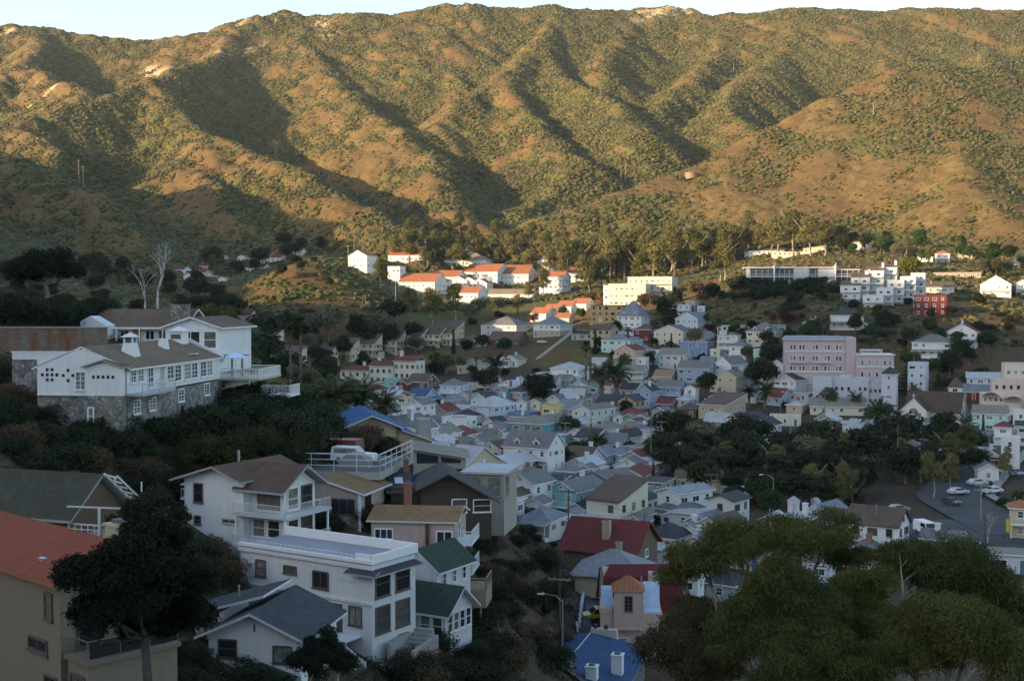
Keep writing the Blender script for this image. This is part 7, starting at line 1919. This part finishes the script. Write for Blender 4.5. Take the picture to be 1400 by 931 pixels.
# ------------------------------------------------------------------ vehicles
def vehicle(kind, px, py, D, yaw, col, label, z=None, group=None):
    p = at(px, py, D)
    if z is None: p.z = gz(p.x, p.y) + .42
    else: p.z = z
    o = empty({'suv': 'parked_suv', 'van': 'parked_van', 'car': 'parked_car', 'pickup': 'pickup_truck'}[kind], p, R(yaw))
    tag(o, label, {'suv': 'car', 'van': 'van', 'car': 'car', 'pickup': 'truck'}[kind], group)
    L, Wd = {'suv': (4.6, 1.8), 'van': (5.2, 1.95), 'car': (4.3, 1.7), 'pickup': (5.0, 1.8)}[kind]
    pr = {'suv': [(-2.3, .4), (2.3, .4), (2.3, .9), (2.15, 1.02), (.95, 1.1), (.35, 1.72), (-2.1, 1.76), (-2.28, 1.1)],
          'van': [(-2.6, .4), (2.6, .4), (2.6, .95), (2.4, 1.15), (1.75, 1.3), (1.25, 2.15), (-2.5, 2.2), (-2.6, 1.2)],
          'car': [(-2.15, .35), (2.15, .35), (2.15, .75), (1.0, .9), (.45, 1.38), (-1.1, 1.4), (-1.75, .95), (-2.15, .9)],
          'pickup': [(-2.5, .45), (2.5, .45), (2.5, .95), (1.4, 1.05), (.85, 1.7), (-.4, 1.72), (-.5, 1.0), (-2.5, 1.0)]}[kind]
    cm = NT('car_paint'); cm.col(col); cm.rough(.3); cm.b.inputs['Specular IOR Level'].default_value = .5
    m = MB(cm.m); m.prism(pr, 'y', -Wd/2, Wd/2); m.build('body', o)
    x0, x1, zt = {'suv': (-1.95, .35, 1.66), 'van': (-.2, 1.25, 2.0), 'car': (-1.1, .5, 1.34), 'pickup': (-.35, .85, 1.64)}[kind]
    zb = {'suv': 1.12, 'van': 1.35, 'car': .95, 'pickup': 1.12}[kind]
    m = MB(glass_mat())
    for s in (-1, 1): m.prism([(x0, zb), (x1 + .35, zb), (x1, zt), (x0 + .1, zt)], 'y', s * Wd/2, s * (Wd/2 + .015))
    m.build('side_window', o)
    m = MB(glass_mat()); fx = x1 + .62
    m.slab([(x1 + .04, -Wd/2 + .1, zt + .06), (x1 + .04, Wd/2 - .1, zt + .06), (fx, Wd/2 - .1, zb + .03), (fx, -Wd/2 + .1, zb + .03)], .03, 0, 0); m.build('windscreen', o)
    for x in (-L * .31, L * .31):
        for s in (-1, 1):
            w = MB(paint((.02, .02, .02))).bar((x, s * (Wd/2 - .2), .33), (x, s * (Wd/2 + .02), .33), .34, 0, 16).build('wheel', o)
            MB(metal((.45, .45, .45))).bar((x, s * (Wd/2 + .02), .33), (x, s * (Wd/2 + .035), .33), .19, 0, 12).build('rim', w)
    for s in (-1, 1): MB(paint((.75, .75, .7))).box(L/2 + .001, L/2 + .03, s * Wd * .36 - .16, s * Wd * .36 + .16, .66, .84).build('headlight', o)
    return o
zd = at(520, 646, 122).z + .02
vehicle('suv', 484, 636, 129, -10, (.62, .64, .67), 'white SUV parked on the concrete deck', zd)
vehicle('van', 463, 632, 132.5, 160, (.16, .045, .035), 'dark red and white van behind the white SUV', zd)
o = hero('covered_car', 'car under a grey cover behind the deck railing', 'car', 486, 645, 125.5, -10); o.location.z = zd
m = MB(wall_mat((.22, .21, .22), 'stucco')); m.prism([(-1.6, 0), (1.6, 0), (1.5, .8), (.7, 1.45), (-.6, 1.5), (-1.5, .8)], 'y', -.9, .9); m.build('cover', o)
vehicle('van', 1266, 716, 212, -78, (.68, .69, .72), 'white delivery van parked at the parking lot edge')
for k, (px, py, yw, c, l) in enumerate(((1228, 700, 20, (.3, .31, .33), 'grey car parked at the left of the big parking lot'), (1300, 690, -70, (.05, .06, .08), 'dark car crossing the parking lot'), (1345, 640, -75, (.4, .08, .06), 'red car higher up the right street'), (1310, 676, 15, (.55, .56, .58), 'silver car under the pale-trunked trees at the parking lot'), (1398, 700, -80, (.62, .63, .65), 'white car at the right edge of the parking lot'))):
    q = cast(px, py, .3, 150); vehicle('car', px, py, q.y, yw, c, l)
vehicle('car', 1357, 672, 262, -160, (.62, .63, .66), 'white car on the right street below the street tree')
vehicle('car', 1336, 664, 272, 10, (.50, .55, .60), 'pale car parked under the park edge by the street')
vehicle('car', 1389, 652, 285, -80, (.25, .26, .28), 'grey car at the top of the right street')
vehicle('pickup', 822, 822, 156, 190, (.5, .36, .04), 'yellow pickup half hidden beside the gambrel roof house')
vehicle('car', 741, 466, 552, -20, (.60, .61, .63), 'white car parked beside the white hip-roofed house on the terrace')
for k, (px, py, c, l) in enumerate(((783, 452, (.03, .03, .035), 'black car, left one on the terrace above the bare slope'), (795, 453, (.12, .13, .15), 'dark grey car, right one on the terrace above the bare slope'))):
    q = cast(px, py, .5, 300); vehicle('car', px, py, q.y, -12, c, l)
q = cast(1008, 668, 0, 150)
for px, l in ((1003, 'white van roof, left one below the park'), (1018, 'white van roof, right one below the park')):
    q = cast(px, 672, 1.5, 150); vehicle('van', px, 672, q.y, -20, (.62, .66, .72), l)
# ------------------------------------------------------------------ small landmarks
p = cast(1085, 700, 0, 150); o = empty('kiosk', p, R(-15)); tag(o, 'small white kiosk hut right of the round green tree', 'kiosk')
m = MB(STUC); m.box(-1.1, 1.1, -1, 1, -.3, 2.3); m.build('wall', o); m = MB(roof_mat(ROOF['pale'], 'plain'), paint(TRIM)); roof(m, 2.2, 2, 2.3, 'pyr', .8, .15, .1); m.build('roof', o); D_(o, .2, -1, 0, 'f', (.5, .5, .5), .8, 1.9)
p = cast(1115, 694, 0, 150); m = MB(paint((.6, .63, .66))); m.bar((0, 0, -.3), (0, 0, 1.6), 1.0, 0, 18); m.bar((0, 0, 1.6), (0, 0, 2.1), 1.0, 0, 18, .3); tag(m.build('water_tank', None, p), 'round white water tank right of the kiosk', 'tank')
p = cast(945, 243, 0, 700); o = empty('water_tank', p); tag(o, 'rusty orange water tank on the near hill crest', 'tank')
MB(paint((.26, .16, .085))).bar((0, 0, -1), (0, 0, 4), 5.0, 0, 24).build('tank', o); MB(paint((.28, .18, .10))).bar((0, 0, 4), (0, 0, 4.7), 5.2, 0, 24, 1).build('roof', o)
p = cast(1378, 738, 0, 150); o = empty('sign_post', p, R(-10)); tag(o, 'yellow upright roadside sign at the right parking lot', 'sign')
MB(metal((.3, .3, .3))).bar((0, 0, -.3), (0, 0, 3.6), .05).build('post', o); MB(paint((.62, .40, .05))).box(-.35, .35, -.08, -.05, 1.4, 3.6).build('panel', o)
p = cast(1085, 437, 0, 300)
# fence with white posts on the terrace left of the bare slope
o = hero('fence', 'white picket fence climbing the edge of the bare brown slope', 'fence', 735, 494, 520, 0)
m = MB(paint(TRIM)); A, Bp = at(733, 494, 520) - o.location, at(782, 456, 548) - o.location
railing(m, [A, A.lerp(Bp, .5), Bp], 1.1, 0, .6, .07); m.build('rails', o)
# ------------------------------------------------------------------ big trees of the lower right
def big_tree(name, label, lobes, trunk, seed, mat, n, size, droop=.45, bark=(.30, .25, .20), aspect=.32, fz=.45, tr=1.0):
    """lobes: (photo x, photo y, distance, radius in photo pixels, flatten)"""
    bx, by = trunk[0], trunk[1]
    root = empty(name, (bx, by, gz(bx, by))); tag(root, label, 'tree')
    L = []; rr = random.Random(seed)
    for (px, py, D, r, fl) in lobes:
        c = at(px, py, D) - root.location; rm = r * (1.1 if name == 'eucalyptus_tree' else 1.0) * D / F_PX
        k = 9
        L.append((c.x, c.y, c.z, rm * .45, rm * .5, rm * .45 * fl))
        for i in range(k):
            a = i * 6.283 / k + rr.uniform(-.4, .4); q = rm * rr.uniform(.4, .7)
            e = rr.uniform(-.5, .9)
            rs = rm * rr.uniform(.28, .5)
            L.append((c.x + math.cos(a) * q * math.cos(e), c.y + math.sin(a) * q * math.cos(e), c.z + math.sin(e) * q * fl, rs, rs, rs * rr.uniform(.65, .9)))
    link('crown', leaf_cloud('crown', L, n, size, seed, mat, aspect, .45, droop), root)
    m = MB(bark_mat(bark)); top = Vector(L[0][:3])
    base = Vector((0, 0, -1)); fork = Vector((top.x * .5, top.y * .5, top.z * fz))
    m.tube([base, base.lerp(fork, .5) + Vector((.2, .1, 0)), fork], [.42 * tr, .36 * tr, .30 * tr], 0, 10)
    for l in L[::10]:
        c = Vector(l[:3]); mid = fork.lerp(c, .55) + Vector((rr.uniform(-.5, .5), rr.uniform(-.5, .5), -.6))
        m.tube([fork, mid, c], [.22 * tr, .15 * tr, .07 * tr], 0, 7)
        for j in range(3):
            t = c + Vector((rr.uniform(-1, 1), rr.uniform(-1, 1), rr.uniform(.2, 1))) * l[3] * .9
            m.tube([mid.lerp(c, .6), t], [.08, .03], 0, 5)
    m.build('trunk', root, smooth=True)
    return root
HM, HM2 = LEAF['hero'], LEAF['hero2']
big_tree('eucalyptus_tree', 'big eucalyptus with wide arching top band of drooping foliage over the white cottages', [(955, 768, 92, 52, .8), (1010, 752, 93, 55, .75), (1075, 738, 94, 62, .75), (1130, 735, 95, 50, .8), (1160, 770, 95, 38, .8), (925, 790, 91, 30, .8)], (25, 96), 101, HM2, 64000, .23)
big_tree('eucalyptus_tree', 'rounded dark eucalyptus before the wide arching one', [(1070, 805, 82, 62, .9), (1050, 860, 80, 72, .9), (1115, 850, 81, 55, .9), (1000, 880, 79, 45, .9)], (17, 82), 102, HM, 64000, .21)
big_tree('eucalyptus_tree', 'broad eucalyptus at the far right edge with domed crown', [(1290, 790, 88, 85, .8), (1235, 770, 88, 45, .8), (1345, 800, 87, 55, .8), (1380, 840, 86, 45, .8)], (31, 90), 103, HM, 66000, .22)
big_tree('eucalyptus_tree', 'dark eucalyptus between the rounded and the domed one', [(1180, 810, 86, 55, .8), (1170, 860, 84, 65, .9), (1210, 850, 85, 45, .9)], (24, 86), 104, HM2, 48000, .21)
big_tree('eucalyptus_tree', 'low spreading tree at the bottom right corner', [(1300, 880, 74, 85, .85), (1370, 900, 73, 70, .9), (1250, 900, 74, 60, .9), (1330, 850, 75, 50, .8)], (25, 76), 105, HM2, 62000, .20)
big_tree('eucalyptus_tree', 'bushy tree at the middle of the bottom edge under the rounded eucalyptus', [(1090, 920, 72, 75, .8), (1170, 925, 72, 60, .8), (1130, 890, 73, 55, .9)], (17, 73), 106, HM, 52000, .20)
big_tree('eucalyptus_tree', 'thin-topped tree with reddish twigs next to the pink tower house', [(945, 850, 88, 45, .9), (930, 905, 86, 60, .9), (975, 915, 84, 55, .9)], (12.5, 87), 107, leaf_mat((.045, .044, .016), (.09, .075, .028)), 26000, .26)
p = Vector((22.5, 84, gz(22.5, 84)))
for px, t, b, D, l in ((1240, 755, 840, 82, 'bare pale branch standing up between the big eucalyptus crowns'), (985, 790, 850, 86, 'bare slanting pale trunk below the arching eucalyptus top')):
    q = at(px, b, D); q.z -= 4; m = MB(bark_mat((.24, .21, .17))); hh = (b - t) * D / F_PX + 4
    m.tube([Vector((.4, 0, -14)), Vector((.1, 0, 0)), Vector((-.1, 0, hh * .5)), Vector((-.55, 0, hh))], [.2, .12, .09, .02], 0, 7)
    for k in range(9):
        z = hh * (.4 + .06 * k); m.tube([Vector((-.1 - .04 * k, 0, z)), Vector((random.uniform(-.6, .6), random.uniform(-.4, .4), z + .7))], [.04, .012], 0, 4)
    tag(m.build('bare_branch', None, q, smooth=True), l, 'branch')
# ------------------------------------------------------------------ left-hand trees and shrubs
big_tree('pine_tree', 'dark full pine in front of the clapboard house at the lower left', [(190, 770, 50, 78, .8), (125, 780, 49, 52, .8), (250, 790, 51, 52, .8), (215, 725, 51, 58, .8), (150, 835, 49, 50, .7), (262, 840, 51, 46, .8), (205, 850, 51, 52, .8), (185, 815, 49, 60, .9), (120, 845, 50, 36, .8)], (-14.8, 50), 201, leaf_mat((.010, .014, .008), (.024, .030, .014)), 62000, .22, .1, (.06, .05, .045), .3, .74, .55)
big_tree('leafy_tree', 'loose brownish tree behind the pine at the lower left', [(200, 690, 74, 42, .9), (225, 705, 74, 35, .9), (175, 720, 73, 30, .9)], (-22, 75), 202, leaf_mat((.03, .032, .014), (.055, .055, .022)), 15000, .24, .1)
big_tree('pine_tree', 'dark round pine on the hilltop at the left above the retaining wall', [(60, 360, 170, 42, .75), (35, 375, 169, 30, .7), (95, 372, 171, 28, .7)], (-64, 170), 203, leaf_mat((.010, .014, .008), (.022, .028, .013)), 18000, .38, .1, (.2, .15, .10), .4)
big_tree('leafy_tree', 'small dark conifer-like tree at the bottom before the lattice staircase', [(440, 885, 70, 32, 1.0), (425, 910, 69, 34, .9), (462, 905, 71, 28, .9)], (-11, 70.5), 204, leaf_mat((.010, .014, .009), (.022, .028, .016)), 14000, .22, .1)
big_tree('leafy_tree', 'olive-green rounded tree below the stone base of the inn', [(305, 615, 118, 48, .8), (345, 610, 120, 40, .8), (270, 620, 117, 35, .8)], (-27, 118.5), 205, leaf_mat((.030, .036, .012), (.065, .062, .022)), 22000, .3, .1)
big_tree('leafy_tree', 'dark tree right of the stone base beneath the inn terrace', [(372, 565, 138, 42, .9), (395, 590, 137, 35, .9), (352, 555, 140, 28, .9)], (-26.5, 139), 206, leaf_mat((.012, .018, .008), (.028, .036, .014)), 18000, .32, .1)
plant_px('bare', 215, 428, 335, 'tall bare white-trunked dead tree above the ranch house', None, 300, 380)
plant_px('bare', 198, 430, 372, 'smaller bare tree left of the tall dead one', None, 300, 370)
plant_px('bare', 1350, 745, 700, 'bare pale trunk beside the parking lot pole', None, 150)
def shrubs(n, poly, kinds, hh, label, group, d0=55, seed=1, D=None):
    rr = random.Random(seed); xs = [p[0] for p in poly]; ys = [p[1] for p in poly]; k = 0
    def inside(x, y):
        c = False
        for (x1, y1), (x2, y2) in zip(poly, poly[1:] + poly[:1]):
            if (y1 > y) != (y2 > y) and x < (x2 - x1) * (y - y1) / (y2 - y1) + x1: c = not c
        return c
    while k < n:
        x, y = rr.uniform(min(xs), max(xs)), rr.uniform(min(ys), max(ys))
        if not inside(x, y): continue
        p = cast(x, y, 0, d0)
        plant(rr.choice(kinds), (p.x, p.y, p.z - .3), rr.uniform(*hh), label, group, squash=1.15); k += 1
shrubs(34, [(-5, 425), (145, 425), (145, 446), (-5, 446)], ('fine', 'fine', 'finetree'), (2.0, 3.6), 'dark dense shrub on the bank above the rust-stained retaining wall', 'shrubs above the retaining wall', 118, 3, 128)
shrubs(44, [(-10, 520), (50, 540), (140, 600), (330, 650), (330, 680), (150, 690), (-10, 660)], ('fine', 'fine', 'fine', 'finedry'), (1.3, 2.7), 'dark dense shrub on the shaded slope below the white inn', 'shrubs below the white inn', 70, 4)
shrubs(18, [(140, 600), (330, 600), (330, 620), (140, 625)], ('cypress', 'fine'), (2.5, 4.2), 'slender dark shrub growing against the stone base of the inn', 'shrubs against the stone base of the inn', 70, 5)
shrubs(26, [(330, 560), (450, 560), (450, 610), (400, 640), (330, 640)], ('fine', 'finetree', 'fine'), (2.2, 4.5), 'dark shrub on the bank between the inn and the parking deck', 'shrubs between inn and parking deck', 100, 6)
shrubs(16, [(470, 590), (560, 600), (560, 625), (545, 640), (480, 625)], ('fine', 'fine', 'finedry'), (2.0, 3.4), 'dark shrub between the parking deck and the big blue roof', 'shrubs between parking deck and blue roof', 136, 7)
shrubs(46, [(650, 705), (745, 700), (780, 800), (760, 925), (640, 940), (650, 800)], ('fine', 'fine', 'fine', 'finedry', 'finetree'), (1.6, 3.2), 'dark shrub on the steep bank between the pink house and the road', 'shrubs on the bank above the road', 85, 8)
shrubs(18, [(560, 895), (700, 880), (700, 960), (560, 960)], ('fine', 'fine', 'finedry'), (1.4, 2.6), 'low dark shrub at the bottom edge below the green-roofed house', 'shrubs below the green-roofed house', 70, 9)
shrubs(12, [(230, 880), (420, 915), (420, 960), (230, 960)], ('fine',), (1.2, 2.2), 'dark shrub at the bottom edge before the black-roofed house', 'shrubs before the black-roofed house', 55, 10)
shrubs(14, [(500, 700), (560, 700), (560, 730), (440, 740), (440, 712)], ('fine', 'finetree'), (1.6, 2.6), 'dark shrub between the pink houses and the white flat roof', 'shrubs between the pink houses', 108, 11)
shrubs(16, [(255, 745), (310, 750), (310, 800), (270, 820)], ('fine', 'finedry'), (1.2, 2.2), 'shrub under the wall of the white clapboard house', 'shrubs under the clapboard house', 90, 12)
shrubs(9, [(805, 800), (830, 800), (830, 870), (820, 870)], ('fine',), (1.0, 2.0), 'roadside shrub between the winding road and the pink tower house', 'roadside shrubs', 140, 13)
def undergrowth():
    rng = np.random.default_rng(8); N = 5200
    y = 46 + 200 * rng.random(N) ** 1.3; x = rng.uniform(-.47, .16, N) * y + rng.uniform(-3, 3, N)
    z = ground_z(x, y); k = (z > 2.5)
    x, y, z = x[k], y[k], z[k]
    s = rng.uniform(.3, .95, len(x))
    lob = np.stack([x, y, z + s * .15, s, s, s * .7], 1)
    me = leaf_cloud('undergrowth', lob, 330000, .20, 4, leaf_mat((.024, .030, .012), (.062, .056, .024)), .5, .3)
    tag(link('undergrowth', me), 'dark undergrowth covering the shaded slopes around the foreground houses', 'undergrowth', kind='stuff')
undergrowth()
# ------------------------------------------------------------------ air
hm = bpy.data.materials.new('air'); hm.use_nodes = True
hm.node_tree.nodes.clear()
vo_ = hm.node_tree.nodes.new('ShaderNodeVolumePrincipled'); oo_ = hm.node_tree.nodes.new('ShaderNodeOutputMaterial')
vo_.inputs['Color'].default_value = (.85, .85, .85, 1); vo_.inputs['Density'].default_value = .000035; vo_.inputs['Anisotropy'].default_value = .3
hm.node_tree.links.new(vo_.outputs[0], oo_.inputs['Volume'])
zmin = min(v.co.z for v in terrain.data.vertices)
zmax = max(v.co.z for v in terrain.data.vertices)
hz_ = MB(hm).box(-2100, 2100, -1000, 3000, zmin - 1, zmax + 25).build('haze')
tag(hz_, 'thin warm evening haze lying over town and hills', 'haze', kind='stuff')
sc.cycles.volume_bounces = 0
sc.cycles.volume_max_steps = 32
